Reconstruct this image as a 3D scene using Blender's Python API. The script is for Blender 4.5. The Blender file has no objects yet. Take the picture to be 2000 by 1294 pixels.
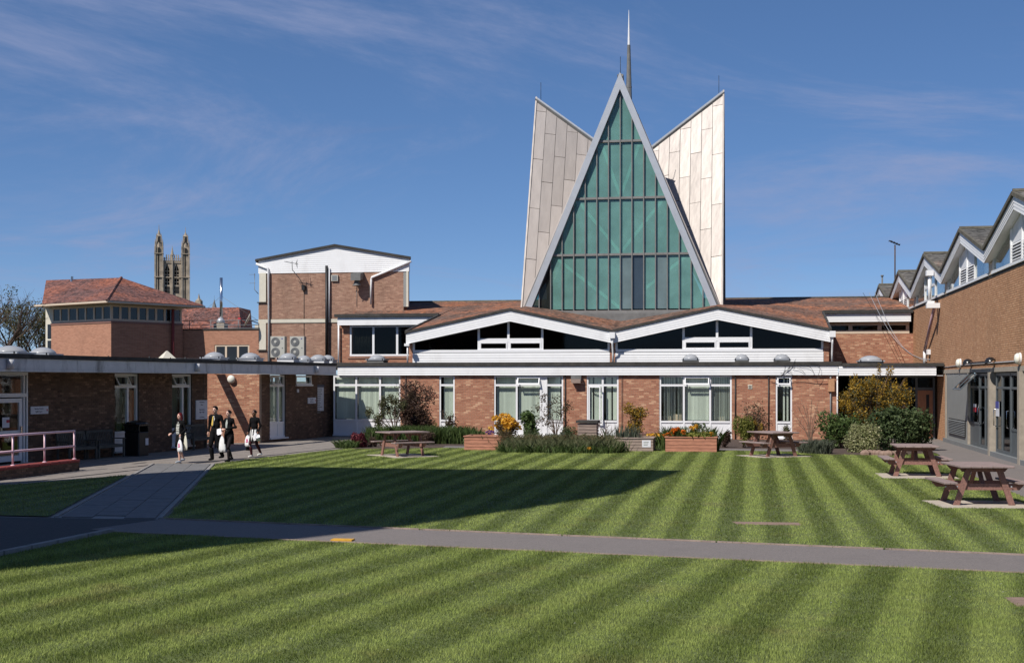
import bpy, bmesh, math, random
import numpy as np
from mathutils import Vector, Matrix
random.seed(7); RNG = np.random.default_rng(11)
R = math.radians
scene = bpy.context.scene
col = scene.collection

# ------------------------------------------------------------------ camera, sky, sun, exposure
EYE, FPX, YAW = 2.65, 2600.0, math.atan(450 / 2600)
cam_d = bpy.data.cameras.new('camera'); cam = bpy.data.objects.new('camera', cam_d); col.objects.link(cam)
cam.location = (0, 0, EYE); cam.rotation_euler = (R(90), 0, YAW)
cam_d.sensor_width = 36; cam_d.lens = 36 * FPX / 2000; cam_d.shift_y = 0.0475
cam_d.clip_start = 0.1; cam_d.clip_end = 6000
scene.camera = cam

SUN_A, SUN_C = 0.64, 1.28                       # light travels along (A, 1, -C)
SUN_EL = math.atan(SUN_C / math.hypot(SUN_A, 1)); SUN_AZ = math.atan2(SUN_A, 1)
sun_d = bpy.data.lights.new('sun', 'SUN'); sun = bpy.data.objects.new('sun', sun_d); col.objects.link(sun)
sun_d.energy = 5.0; sun_d.angle = R(0.5); sun_d.color = (1.0, 0.95, 0.88)
sun.rotation_euler = Vector((SUN_A, 1, -SUN_C)).to_track_quat('-Z', 'Y').to_euler()
sun.location = (-30, -40, 60)

world = bpy.data.worlds.new('World'); scene.world = world; world.use_nodes = True
wn, wl = world.node_tree.nodes, world.node_tree.links
bg = wn['Background']; bg.inputs['Strength'].default_value = 0.115
sky = wn.new('ShaderNodeTexSky'); sky.sky_type = 'NISHITA'; sky.sun_disc = False
sky.sun_elevation = SUN_EL; sky.sun_rotation = R(180) + SUN_AZ
sky.altitude = 0; sky.air_density = 0.5; sky.dust_density = 0.0; sky.ozone_density = 8.0
tc = wn.new('ShaderNodeTexCoord')
def wnode(t, **kw):
    n = wn.new(t)
    for k, v in kw.items(): setattr(n, k, v)
    return n
def cloud_layer(scale, stretch, lo, hi, detail, seed, rough=0.62):
    sp = wnode('ShaderNodeSeparateXYZ'); wl.new(tc.outputs['Generated'], sp.inputs[0])
    z = wnode('ShaderNodeMath', operation='ADD'); z.inputs[1].default_value = 0.16; wl.new(sp.outputs['Z'], z.inputs[0])
    dx = wnode('ShaderNodeMath', operation='DIVIDE'); wl.new(sp.outputs['X'], dx.inputs[0]); wl.new(z.outputs[0], dx.inputs[1])
    dy = wnode('ShaderNodeMath', operation='DIVIDE'); wl.new(sp.outputs['Y'], dy.inputs[0]); wl.new(z.outputs[0], dy.inputs[1])
    cb = wnode('ShaderNodeCombineXYZ'); wl.new(dx.outputs[0], cb.inputs[0]); wl.new(dy.outputs[0], cb.inputs[1]); cb.inputs[2].default_value = seed
    mp = wnode('ShaderNodeMapping'); mp.inputs['Rotation'].default_value = (0, 0, R(-32)); mp.inputs['Scale'].default_value = (scale * stretch, scale, 1)
    wl.new(cb.outputs[0], mp.inputs[0])
    nz = wnode('ShaderNodeTexNoise'); nz.inputs['Scale'].default_value = 1; nz.inputs['Detail'].default_value = detail; nz.inputs['Roughness'].default_value = rough; nz.inputs['Distortion'].default_value = 1.0
    wl.new(mp.outputs[0], nz.inputs['Vector'])
    rp = wnode('ShaderNodeMapRange', interpolation_type='SMOOTHSTEP'); rp.inputs['From Min'].default_value = lo; rp.inputs['From Max'].default_value = hi
    wl.new(nz.outputs[0], rp.inputs['Value'])
    return rp.outputs[0]
c1 = cloud_layer(0.95, 0.9, 0.46, 0.78, 10, 9.2, 0.68)
c2 = cloud_layer(1.9, 0.35, 0.62, 0.86, 5, 8.1, 0.5)
hs = wnode('ShaderNodeHueSaturation'); hs.inputs['Hue'].default_value = 0.506; hs.inputs['Saturation'].default_value = 1.2; hs.inputs['Value'].default_value = 1.58
gm_ = wnode('ShaderNodeGamma'); gm_.inputs['Gamma'].default_value = 0.66; wl.new(sky.outputs[0], gm_.inputs['Color']); wl.new(gm_.outputs[0], hs.inputs['Color'])
mx1 = wnode('ShaderNodeMix', data_type='RGBA'); mx1.inputs['B'].default_value = (2.7, 3.1, 4.8, 1)
f1 = wnode('ShaderNodeMath', operation='MULTIPLY'); f1.inputs[1].default_value = 0.75; wl.new(c1, f1.inputs[0])
wl.new(f1.outputs[0], mx1.inputs['Factor']); wl.new(hs.outputs[0], mx1.inputs['A'])
mx2 = wnode('ShaderNodeMix', data_type='RGBA'); mx2.inputs['B'].default_value = (1.7, 2.1, 3.7, 1)
f2 = wnode('ShaderNodeMath', operation='MULTIPLY'); f2.inputs[1].default_value = 0.45; wl.new(c2, f2.inputs[0])
wl.new(f2.outputs[0], mx2.inputs['Factor']); wl.new(mx1.outputs['Result'], mx2.inputs['A'])
wl.new(mx2.outputs['Result'], bg.inputs['Color'])

vs = scene.view_settings
vs.view_transform = 'Standard'; vs.look = 'None'; vs.exposure = 0.0; vs.gamma = 1.0; vs.use_curve_mapping = False
scene.render.engine = 'CYCLES'
scene.cycles.max_bounces = 6; scene.cycles.transparent_max_bounces = 12
scene.cycles.caustics_reflective = False; scene.cycles.caustics_refractive = False

# ------------------------------------------------------------------ surveying: photo pixel -> point of the site
SN, CS = math.sin(YAW), math.cos(YAW)
def ray(px):
    u = (px - 1000) / FPX
    return u * CS - SN, u * SN + CS
def G(px, py, z=0.0):
    t = (EYE - z) * FPX / (py - 742); a, b = ray(px); return a * t, b * t
def XY(px, Y):                                   # x on the plane Y
    a, b = ray(px); return a * Y / b
def ZY(px, py, Y):
    a, b = ray(px); return EYE + (742 - py) / FPX * Y / b
def YX(px, X):                                   # y on the plane X
    a, b = ray(px); return b * X / a
def ZX(px, py, X):
    a, b = ray(px); return EYE + (742 - py) / FPX * X / a

# ------------------------------------------------------------------ materials
MATS = {}
def nmat(name):
    m = bpy.data.materials.new(name); m.use_nodes = True; MATS[name] = m
    nt = m.node_tree; return m, nt.nodes, nt.links, nt.nodes['Principled BSDF']
def add(nodes, t, **kw):
    n = nodes.new(t)
    for k, v in kw.items():
        if k in n.inputs: n.inputs[k].default_value = v
        else: setattr(n, k, v)
    return n
def ramp(nodes, stops, interp='LINEAR'):
    r = nodes.new('ShaderNodeValToRGB'); cr = r.color_ramp; cr.interpolation = interp
    while len(cr.elements) < len(stops): cr.elements.new(0.5)
    for e, (p, c) in zip(cr.elements, stops): e.position = p; e.color = (*c, 1)
    return r
def mat(name, base, rough=0.6, metal=0.0, var=0.12, scale=3.0, bump=0.0, bscale=40.0, spec=0.5, dirt=0.0, dirtcol=(0.05, 0.045, 0.04), island=0.0, stretch=(1, 1, 1)):
    """paint/stone/wood/metal: base colour with noise variation, optional stains and fine relief"""
    m, n, l, p = nmat(name)
    tcn = add(n, 'ShaderNodeNewGeometry'); mp = add(n, 'ShaderNodeMapping'); mp.inputs['Scale'].default_value = stretch
    l.new(tcn.outputs['Position'], mp.inputs[0])
    nz = add(n, 'ShaderNodeTexNoise', Scale=scale, Detail=6.0, Roughness=0.6); l.new(mp.outputs[0], nz.inputs['Vector'])
    lo = tuple(max(0, c * (1 - var)) for c in base); hi = tuple(min(1, c * (1 + var)) for c in base)
    rp = ramp(n, [(0.3, lo), (0.7, hi)]); l.new(nz.outputs[0], rp.inputs[0]); out = rp.outputs[0]
    if island:
        mr = add(n, 'ShaderNodeMapRange'); mr.inputs['To Min'].default_value = 1 - island; mr.inputs['To Max'].default_value = 1 + island
        l.new(tcn.outputs['Random Per Island'], mr.inputs['Value'])
        mm = add(n, 'ShaderNodeMix', data_type='RGBA', blend_type='MULTIPLY'); mm.inputs['Factor'].default_value = 1
        l.new(out, mm.inputs['A']); l.new(mr.outputs[0], mm.inputs['B']); out = mm.outputs['Result']
    if dirt:
        nd = add(n, 'ShaderNodeTexNoise', Scale=1.3, Detail=8.0, Roughness=0.7); mpd = add(n, 'ShaderNodeMapping'); mpd.inputs['Scale'].default_value = (1, 1, 0.35)
        l.new(tcn.outputs['Position'], mpd.inputs[0]); l.new(mpd.outputs[0], nd.inputs['Vector'])
        dr = ramp(n, [(0.52, (0, 0, 0)), (0.72, (dirt,) * 3)]); l.new(nd.outputs[0], dr.inputs[0])
        md = add(n, 'ShaderNodeMix', data_type='RGBA'); md.inputs['B'].default_value = (*dirtcol, 1)
        l.new(dr.outputs[0], md.inputs['Factor']); l.new(out, md.inputs['A']); out = md.outputs['Result']
    l.new(out, p.inputs['Base Color'])
    p.inputs['Roughness'].default_value = rough; p.inputs['Metallic'].default_value = metal; p.inputs['Specular IOR Level'].default_value = spec
    if bump:
        nb = add(n, 'ShaderNodeTexNoise', Scale=bscale, Detail=4.0); l.new(mp.outputs[0], nb.inputs['Vector'])
        b = add(n, 'ShaderNodeBump', Strength=bump, Distance=0.02); l.new(nb.outputs[0], b.inputs['Height']); l.new(b.outputs[0], p.inputs['Normal'])
    return m
def brick_mat(name, stops, dirt=0.5):
    m, n, l, p = nmat(name)
    g = add(n, 'ShaderNodeNewGeometry')
    rp = ramp(n, stops); l.new(g.outputs['Random Per Island'], rp.inputs[0])
    nz = add(n, 'ShaderNodeTexNoise', Scale=30.0, Detail=4.0); l.new(g.outputs['Position'], nz.inputs['Vector'])
    mr = add(n, 'ShaderNodeMapRange'); mr.inputs['From Min'].default_value = 0.25; mr.inputs['From Max'].default_value = 0.75; mr.inputs['To Min'].default_value = 0.78; mr.inputs['To Max'].default_value = 1.2
    l.new(nz.outputs[0], mr.inputs['Value'])
    mm = add(n, 'ShaderNodeMix', data_type='RGBA', blend_type='MULTIPLY'); mm.inputs['Factor'].default_value = 1
    l.new(rp.outputs[0], mm.inputs['A']); l.new(mr.outputs[0], mm.inputs['B'])
    nd = add(n, 'ShaderNodeTexNoise', Scale=0.9, Detail=7.0, Roughness=0.65); mpd = add(n, 'ShaderNodeMapping'); mpd.inputs['Scale'].default_value = (1, 1, 0.45)
    l.new(g.outputs['Position'], mpd.inputs[0]); l.new(mpd.outputs[0], nd.inputs['Vector'])
    dr = ramp(n, [(0.5, (0, 0, 0)), (0.75, (dirt,) * 3)]); l.new(nd.outputs[0], dr.inputs[0])
    md = add(n, 'ShaderNodeMix', data_type='RGBA'); md.inputs['B'].default_value = (0.05, 0.035, 0.028, 1)
    l.new(dr.outputs[0], md.inputs['Factor']); l.new(mm.outputs['Result'], md.inputs['A'])
    l.new(md.outputs['Result'], p.inputs['Base Color']); p.inputs['Roughness'].default_value = 0.9; p.inputs['Specular IOR Level'].default_value = 0.2
    return m
brick_mat('brick_red', [(0, (.31, .135, .085)), (.25, (.44, .205, .128)), (.6, (.37, .165, .102)), (.85, (.50, .265, .165)), (1, (.61, .37, .235))], .22)
brick_mat('brick_tower', [(0, (.28, .155, .11)), (.3, (.38, .225, .16)), (.6, (.32, .18, .13)), (1, (.46, .28, .20))], .35)
brick_mat('brick_hall', [(0, (.44, .235, .13)), (.3, (.52, .29, .165)), (.65, (.48, .26, .145)), (1, (.58, .34, .20))], .22)
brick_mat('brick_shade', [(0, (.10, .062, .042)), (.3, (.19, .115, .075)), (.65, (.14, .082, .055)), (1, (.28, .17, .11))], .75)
mat('mortar', (.36, .27, .20), .95, var=.2, scale=9)
mat('mortar_hall', (.17, .11, .07), .95, var=.2, scale=9)
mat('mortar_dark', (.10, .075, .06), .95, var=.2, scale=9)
def far_brick(name, c1_, c2_, mort, scale=1.0, dirt=.4):
    m, n, l, p = nmat(name)
    g = add(n, 'ShaderNodeTexCoord'); mp = add(n, 'ShaderNodeMapping'); mp.inputs['Rotation'].default_value = (R(90), 0, 0)
    l.new(g.outputs['Object'], mp.inputs[0])
    b = add(n, 'ShaderNodeTexBrick', Scale=scale); b.inputs['Brick Width'].default_value = .225; b.inputs['Row Height'].default_value = .075; b.inputs['Mortar Size'].default_value = .006
    b.inputs['Color1'].default_value = (*c1_, 1); b.inputs['Color2'].default_value = (*c2_, 1); b.inputs['Mortar'].default_value = (*mort, 1)
    l.new(mp.outputs[0], b.inputs['Vector'])
    nd = add(n, 'ShaderNodeTexNoise', Scale=.6, Detail=7.0, Roughness=.65); l.new(g.outputs['Object'], nd.inputs['Vector'])
    dr = ramp(n, [(.5, (0, 0, 0)), (.78, (dirt,) * 3)]); l.new(nd.outputs[0], dr.inputs[0])
    md = add(n, 'ShaderNodeMix', data_type='RGBA'); md.inputs['B'].default_value = (.09, .05, .035, 1)
    l.new(dr.outputs[0], md.inputs['Factor']); l.new(b.outputs[0], md.inputs['A'])
    l.new(md.outputs['Result'], p.inputs['Base Color']); p.inputs['Roughness'].default_value = .92
    return m
far_brick('brick_far', (.44, .205, .13), (.33, .145, .09), (.40, .27, .19), 1, .3)
mat('white', (.80, .80, .80), .45, var=.03, scale=2, dirt=.17, dirtcol=(.35, .32, .28), island=.04)
mat('white_upvc', (.82, .82, .83), .3, var=.02)
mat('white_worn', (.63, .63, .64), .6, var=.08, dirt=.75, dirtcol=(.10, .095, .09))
mat('cream', (.62, .50, .38), .6, var=.05)
mat('cream_stone', (.62, .58, .48), .7, var=.06)
mat('felt', (.045, .042, .038), .9, var=.3, bump=.3, dirt=.4, dirtcol=(.12, .11, .09))
mat('felt_moss', (.11, .10, .075), .95, var=.35, scale=5, bump=.6, bscale=14, dirt=.5, dirtcol=(.06, .055, .04))
mat('lead', (.16, .16, .155), .7, var=.2, dirt=.3)
mat('interior', (.10, .09, .085), .95, var=.2, scale=.7)
mat('interior_dark', (.012, .012, .013), .95, var=.2)
mat('blind', (.74, .79, .71), .8, var=.05, scale=2, island=.10)
mat('curtain', (.62, .60, .46), .9, var=.1)
mat('black', (.012, .012, .013), .5, var=.2)
mat('black_gloss', (.015, .015, .016), .25, var=.2)
mat('grey_metal', (.20, .21, .215), .5, var=.08)
mat('grey_panel', (.27, .275, .265), .55, var=.06, scale=1.5, dirt=.2, dirtcol=(.18, .18, .17))
mat('dark_frame', (.10, .115, .125), .45, var=.08)
mat('mullion', (.20, .195, .185), .5, var=.15)
mat('alu', (.50, .52, .55), .4, metal=.35, var=.06, dirt=.15, dirtcol=(.3, .3, .31))
mat('steel', (.70, .70, .70), .18, metal=1.0, var=.05)
mat('concrete', (.36, .31, .25), .9, var=.15, scale=6, bump=.2, dirt=.3, dirtcol=(.2, .17, .13))
mat('pad', (.46, .40, .33), .9, var=.14, scale=5, bump=.3, dirt=.3, dirtcol=(.3, .25, .2))
mat('slab', (.235, .205, .180), .9, var=.16, scale=4, bump=.25, dirt=.35, dirtcol=(.15, .13, .115), island=.10)
mat('slab_grey', (.165, .160, .158), .9, var=.16, scale=4, bump=.25, dirt=.35, dirtcol=(.10, .10, .105))
mat('kerb', (.27, .255, .24), .9, var=.2, scale=5, bump=.3)
mat('asphalt', (.190, .166, .154), .92, var=.26, scale=55, bump=.5, bscale=130, dirt=.42, dirtcol=(.135, .118, .112))
mat('asphalt_dark', (.058, .056, .054), .92, var=.2, scale=10, bump=.35, bscale=160, dirt=.4, dirtcol=(.032, .032, .035))
mat('soil', (.075, .05, .038), 1, var=.35, scale=14, bump=.8, bscale=30)
mat('earth', (.085, .085, .06), 1, var=.3, scale=.4)
mat('grass_soil', (.10, .125, .04), 1, var=.3, scale=8)
mat('yellow_paint', (.62, .33, .03), .7, var=.2, scale=14)
mat('cover', (.25, .17, .13), .85, var=.2, scale=8, bump=.3)
mat('wood_table', (.235, .120, .095), .75, var=.32, scale=5, stretch=(6, 1, 6), bump=.2, island=.22)
mat('wood_top', (.24, .180, .165), .8, var=.28, scale=5, stretch=(1, 6, 1), bump=.2, island=.2)
mat('wood_planter', (.40, .175, .11), .75, var=.3, scale=3, stretch=(1, 6, 8), bump=.2, island=.15)
mat('wood_grey', (.29, .22, .185), .85, var=.3, scale=3, stretch=(1, 6, 8), bump=.2, island=.15)
mat('wood_bench', (.10, .095, .080), .85, var=.3, scale=4, island=.2)
mat('wood_door', (.42, .19, .10), .5, var=.15, scale=4, stretch=(8, 8, 1))
mat('pipe_pink', (.55, .36, .40), .4, var=.05)
mat('rail_paint', (.68, .46, .52), .35, var=.06, dirt=.15, dirtcol=(.5, .1, .16))
mat('coping', (.24, .045, .04), .8, var=.25, scale=8, bump=.2)
mat('far_stone', (.36, .30, .23), .95, var=.35, scale=.55, dirt=.6, dirtcol=(.10, .09, .08))
mat('far_stone_dark', (.02, .019, .018), .95, var=.3)
mat('ac_case', (.45, .44, .39), .5, var=.04)
mat('dome', (.36, .37, .385), .25, var=.06, dirt=.3, dirtcol=(.25, .25, .24))
mat('sign_white', (.70, .70, .74), .5, var=.03)
mat('sign_text', (.08, .08, .13), .6, var=.05)
mat('sign_red', (.50, .03, .05), .6, var=.05)
mat('sign_blue', (.05, .06, .30), .5, var=.05)
mat('sign_navy', (.02, .025, .07), .5, var=.05)
mat('lamp_white', (.78, .76, .66), .35, var=.03)
mat('stem', (.085, .055, .038), .9, var=.3)
mat('stem_pale', (.125, .08, .055), .9, var=.3)
def tile_mat(name, a, b, c, bump=.5, scale=1.0, mixlo=.42, mixhi=.58):
    """clay roof tiles (courses in the relief), with lichen patches"""
    m, n, l, p = nmat(name)
    g = add(n, 'ShaderNodeNewGeometry')
    n1 = add(n, 'ShaderNodeTexNoise', Scale=5.5 * scale, Detail=6.0, Roughness=.75); l.new(g.outputs['Position'], n1.inputs['Vector'])
    n2 = add(n, 'ShaderNodeTexNoise', Scale=.28 * scale, Detail=5.0); l.new(g.outputs['Position'], n2.inputs['Vector'])
    ad = add(n, 'ShaderNodeMath', operation='MULTIPLY_ADD'); ad.inputs[1].default_value = .40; l.new(n2.outputs[0], ad.inputs[0])
    sc = add(n, 'ShaderNodeMath', operation='MULTIPLY'); sc.inputs[1].default_value = .62; l.new(n1.outputs[0], sc.inputs[0]); l.new(sc.outputs[0], ad.inputs[2])
    rp = ramp(n, [(mixlo, a), ((mixlo + mixhi) / 2, b), (mixhi, c)]); l.new(ad.outputs[0], rp.inputs[0])
    vo = add(n, 'ShaderNodeTexVoronoi', Scale=4.6 * scale); mp = add(n, 'ShaderNodeMapping'); mp.inputs['Scale'].default_value = (1, 1.2, 2.2)
    l.new(g.outputs['Position'], mp.inputs[0]); l.new(mp.outputs[0], vo.inputs['Vector'])
    sx = add(n, 'ShaderNodeSeparateColor'); l.new(vo.outputs['Color'], sx.inputs[0])
    mr = add(n, 'ShaderNodeMapRange'); mr.inputs['To Min'].default_value = .40; mr.inputs['To Max'].default_value = 1.5; l.new(sx.outputs[0], mr.inputs['Value'])
    mm = add(n, 'ShaderNodeMix', data_type='RGBA', blend_type='MULTIPLY'); mm.inputs['Factor'].default_value = 1
    l.new(rp.outputs[0], mm.inputs['A']); l.new(mr.outputs[0], mm.inputs['B']); l.new(mm.outputs['Result'], p.inputs['Base Color'])
    p.inputs['Roughness'].default_value = .95; p.inputs['Specular IOR Level'].default_value = .2
    bp = add(n, 'ShaderNodeBump', Strength=bump, Distance=.05); l.new(vo.outputs['Distance'], bp.inputs['Height']); l.new(bp.outputs[0], p.inputs['Normal'])
    return m
tile_mat('tile_lichen', (.10, .085, .072), (.19, .105, .075), (.46, .17, .075), mixlo=.40, mixhi=.62)
tile_mat('tile_red', (.080, .055, .053), (.175, .085, .072), (.30, .105, .06), mixlo=.40, mixhi=.60)
tile_mat('tile_hall', (.095, .092, .085), (.135, .125, .11), (.21, .14, .10), mixlo=.42, mixhi=.68)
def glass_mat(name, tint, alpha, rough=.03, diffuse=None, fres=1.45):
    """window glass: tinted see-through layer under a fresnel reflection; alpha = how much gets through"""
    m, n, l, p = nmat(name); n.remove(p); out = n['Material Output']
    tr = add(n, 'ShaderNodeBsdfTransparent'); tr.inputs[0].default_value = (*tint, 1)
    body = tr
    if diffuse:
        df = add(n, 'ShaderNodeBsdfDiffuse'); 
        g = add(n, 'ShaderNodeNewGeometry'); nz = add(n, 'ShaderNodeTexNoise', Scale=1.4, Detail=5.0); l.new(g.outputs['Position'], nz.inputs['Vector'])
        rp = ramp(n, [(.3, tuple(c * .85 for c in diffuse)), (.7, tuple(c * 1.15 for c in diffuse))]); l.new(nz.outputs[0], rp.inputs[0]); l.new(rp.outputs[0], df.inputs[0])
        mx = add(n, 'ShaderNodeMixShader'); mx.inputs[0].default_value = 1 - alpha
        l.new(tr.outputs[0], mx.inputs[1]); l.new(df.outputs[0], mx.inputs[2]); body = mx
    gl = add(n, 'ShaderNodeBsdfGlossy'); gl.inputs['Roughness'].default_value = rough; gl.inputs['Color'].default_value = (.9, .92, .95, 1)
    lw = add(n, 'ShaderNodeLayerWeight', Blend=.5); pw = add(n, 'ShaderNodeMath', operation='POWER'); pw.inputs[1].default_value = 5; l.new(lw.outputs['Facing'], pw.inputs[0])
    fr = add(n, 'ShaderNodeMath', operation='MULTIPLY_ADD'); fr.inputs[1].default_value = .92; fr.inputs[2].default_value = .04 * (fres - .45); l.new(pw.outputs[0], fr.inputs[0])
    m2 = add(n, 'ShaderNodeMixShader'); l.new(fr.outputs[0], m2.inputs[0]); l.new(body.outputs[0], m2.inputs[1]); l.new(gl.outputs[0], m2.inputs[2])
    l.new(m2.outputs[0], out.inputs[0]); return m
glass_mat('glass', (.94, .96, .94), 1)
glass_mat('glass_dark', (.30, .32, .33), 1, fres=.8)
glass_mat('glass_far', (.35, .36, .36), .5, diffuse=(.03, .032, .035), fres=1.5)
glass_mat('glass_teal', (.66, .90, .84), .60, .10, diffuse=(.26, .48, .435))
glass_mat('glass_clear', (.50, .58, .60), .45, .06, diffuse=(.24, .32, .32))
glass_mat('glass_slate', (.40, .46, .52), .45, .06, diffuse=(.075, .105, .135))
glass_mat('glass_dim', (.30, .33, .32), .45, .06, diffuse=(.03, .036, .034))
def clad_mat():
    m, n, l, p = nmat('cladding')
    g = add(n, 'ShaderNodeNewGeometry'); oi = add(n, 'ShaderNodeObjectInfo')
    nz = add(n, 'ShaderNodeTexNoise', Scale=.9, Detail=5.0); mp = add(n, 'ShaderNodeMapping'); mp.inputs['Scale'].default_value = (2.2, 2.2, .5)
    l.new(g.outputs['Position'], mp.inputs[0]); l.new(mp.outputs[0], nz.inputs['Vector'])
    rp = ramp(n, [(.3, (.400, .358, .328)), (.7, (.440, .396, .363))]); l.new(nz.outputs[0], rp.inputs[0])
    mr = add(n, 'ShaderNodeMapRange'); mr.inputs['To Min'].default_value = .88; mr.inputs['To Max'].default_value = 1.12; l.new(oi.outputs['Random'], mr.inputs['Value'])
    mm = add(n, 'ShaderNodeMix', data_type='RGBA', blend_type='MULTIPLY'); mm.inputs['Factor'].default_value = 1
    l.new(rp.outputs[0], mm.inputs['A']); l.new(mr.outputs[0], mm.inputs['B']); l.new(mm.outputs['Result'], p.inputs['Base Color'])
    p.inputs['Metallic'].default_value = .12; p.inputs['Roughness'].default_value = .48; p.inputs['Specular IOR Level'].default_value = .3
    b = add(n, 'ShaderNodeBump', Strength=.12, Distance=.3); n3 = add(n, 'ShaderNodeTexNoise', Scale=.9, Detail=2.0); l.new(mp.outputs[0], n3.inputs['Vector'])
    l.new(n3.outputs[0], b.inputs['Height']); l.new(b.outputs[0], p.inputs['Normal'])
clad_mat()
def leaf_mat(name, a, b, c, trans=.35):
    m, n, l, p = nmat(name)
    g = add(n, 'ShaderNodeNewGeometry'); rp = ramp(n, [(0, a), (.5, b), (1, c)]); l.new(g.outputs['Random Per Island'], rp.inputs[0])
    l.new(rp.outputs[0], p.inputs['Base Color']); p.inputs['Roughness'].default_value = .6; p.inputs['Specular IOR Level'].default_value = .3
    ts = add(n, 'ShaderNodeBsdfTranslucent'); l.new(rp.outputs[0], ts.inputs[0])
    mx = add(n, 'ShaderNodeMixShader'); mx.inputs[0].default_value = trans
    l.new(p.outputs[0], mx.inputs[1]); l.new(ts.outputs[0], mx.inputs[2]); l.new(mx.outputs[0], n['Material Output'].inputs[0]); return m
leaf_mat('leaf_dark', (.035, .06, .024), (.07, .105, .038), (.15, .19, .08))  # palest tone puts the highlights of glossy leaves into the colour
leaf_mat('leaf_mid', (.05, .09, .025), (.09, .14, .04), (.14, .19, .06))
leaf_mat('leaf_lime', (.10, .13, .025), (.19, .20, .04), (.28, .27, .06))
leaf_mat('leaf_varieg', (.14, .17, .06), (.32, .33, .15), (.52, .50, .30))
leaf_mat('leaf_bronze', (.055, .035, .025), (.10, .065, .04), (.14, .12, .055))
leaf_mat('leaf_plum', (.052, .03, .024), (.09, .05, .04), (.135, .095, .06))
leaf_mat('leaf_olive', (.06, .065, .03), (.11, .115, .05), (.17, .16, .08))
leaf_mat('leaf_burgundy', (.08, .012, .022), (.15, .025, .04), (.22, .05, .06))
leaf_mat('leaf_gold', (.20, .13, .015), (.34, .20, .02), (.46, .30, .04))
leaf_mat('petal_yellow', (.62, .32, .02), (.75, .40, .04), (.80, .50, .08))
leaf_mat('petal_orange', (.70, .13, .01), (.75, .20, .015), (.78, .32, .03))
leaf_mat('petal_white', (.6, .6, .5), (.75, .75, .68), (.8, .8, .75))
leaf_mat('petal_purple', (.05, .02, .16), (.09, .03, .25), (.15, .06, .35))
leaf_mat('leaf_meadow', (.11, .14, .06), (.19, .21, .10), (.31, .29, .17))
leaf_mat('leaf_grey', (.09, .11, .08), (.14, .16, .11), (.20, .22, .16))
leaf_mat('leaf_russet', (.09, .065, .03), (.12, .11, .045), (.20, .125, .07))
def grass_mat():
    m, n, l, p = nmat('grass')
    g = add(n, 'ShaderNodeNewGeometry'); sp = add(n, 'ShaderNodeSeparateXYZ'); l.new(g.outputs['Position'], sp.inputs[0])
    def stripe(k, period, phase):
        m1 = add(n, 'ShaderNodeMath', operation='MULTIPLY_ADD'); m1.inputs[1].default_value = -k; l.new(sp.outputs['Y'], m1.inputs[0]); l.new(sp.outputs['X'], m1.inputs[2])
        nz = add(n, 'ShaderNodeTexNoise', Scale=.7, Detail=4.0, Roughness=.6); l.new(g.outputs['Position'], nz.inputs['Vector'])
        m2 = add(n, 'ShaderNodeMath', operation='MULTIPLY_ADD'); m2.inputs[1].default_value = .26; l.new(nz.outputs[0], m2.inputs[0]); l.new(m1.outputs[0], m2.inputs[2])
        m3 = add(n, 'ShaderNodeMath', operation='MULTIPLY_ADD'); m3.inputs[1].default_value = 2 * math.pi / period; m3.inputs[2].default_value = phase; l.new(m2.outputs[0], m3.inputs[0])
        s = add(n, 'ShaderNodeMath', operation='SINE'); l.new(m3.outputs[0], s.inputs[0])
        r = add(n, 'ShaderNodeMapRange', interpolation_type='SMOOTHSTEP'); r.inputs['From Min'].default_value = -.6; r.inputs['From Max'].default_value = .6; l.new(s.outputs[0], r.inputs['Value'])
        return r.outputs[0]
    far, near = stripe(.007, .84, FAR_PH), stripe(.181, .98, NEAR_PH)
    # the two lawns meet at the asphalt path
    m1 = add(n, 'ShaderNodeMath', operation='MULTIPLY_ADD'); m1.inputs[1].default_value = .155; l.new(sp.outputs['X'], m1.inputs[0]); l.new(sp.outputs['Y'], m1.inputs[2])
    gt = add(n, 'ShaderNodeMath', operation='GREATER_THAN'); gt.inputs[1].default_value = 21.2; l.new(m1.outputs[0], gt.inputs[0])
    mx = add(n, 'ShaderNodeMix', data_type='FLOAT'); nr = add(n, 'ShaderNodeMath', operation='MULTIPLY_ADD'); nr.inputs[1].default_value = .62; nr.inputs[2].default_value = .16; l.new(near, nr.inputs[0]); near = nr.outputs[0]
    l.new(gt.outputs[0], mx.inputs['Factor']); l.new(near, mx.inputs['A']); l.new(far, mx.inputs['B'])
    nz = add(n, 'ShaderNodeTexNoise', Scale=1.1, Detail=6.0, Roughness=.7); l.new(g.outputs['Position'], nz.inputs['Vector'])
    nz2 = add(n, 'ShaderNodeTexNoise', Scale=9.0, Detail=3.0); l.new(g.outputs['Position'], nz2.inputs['Vector'])
    nz5 = add(n, 'ShaderNodeTexNoise', Scale=.8, Detail=5.0); l.new(g.outputs['Position'], nz5.inputs['Vector'])
    r5 = add(n, 'ShaderNodeMapRange'); r5.inputs['From Min'].default_value = .3; r5.inputs['From Max'].default_value = .7; r5.inputs['To Min'].default_value = -.22; r5.inputs['To Max'].default_value = .22; l.new(nz5.outputs[0], r5.inputs['Value'])
    ax5 = add(n, 'ShaderNodeMath', operation='ADD', use_clamp=True); l.new(mx.outputs['Result'], ax5.inputs[0]); l.new(r5.outputs[0], ax5.inputs[1])
    dk = ramp(n, [(.3, (.170, .225, .050)), (.7, (.212, .250, .064))]); lt = ramp(n, [(.3, (.258, .325, .078)), (.7, (.315, .360, .104))])
    l.new(nz.outputs[0], dk.inputs[0]); l.new(nz.outputs[0], lt.inputs[0])
    mc = add(n, 'ShaderNodeMix', data_type='RGBA'); l.new(ax5.outputs[0], mc.inputs['Factor']); l.new(dk.outputs[0], mc.inputs['A']); l.new(lt.outputs[0], mc.inputs['B'])
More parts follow.
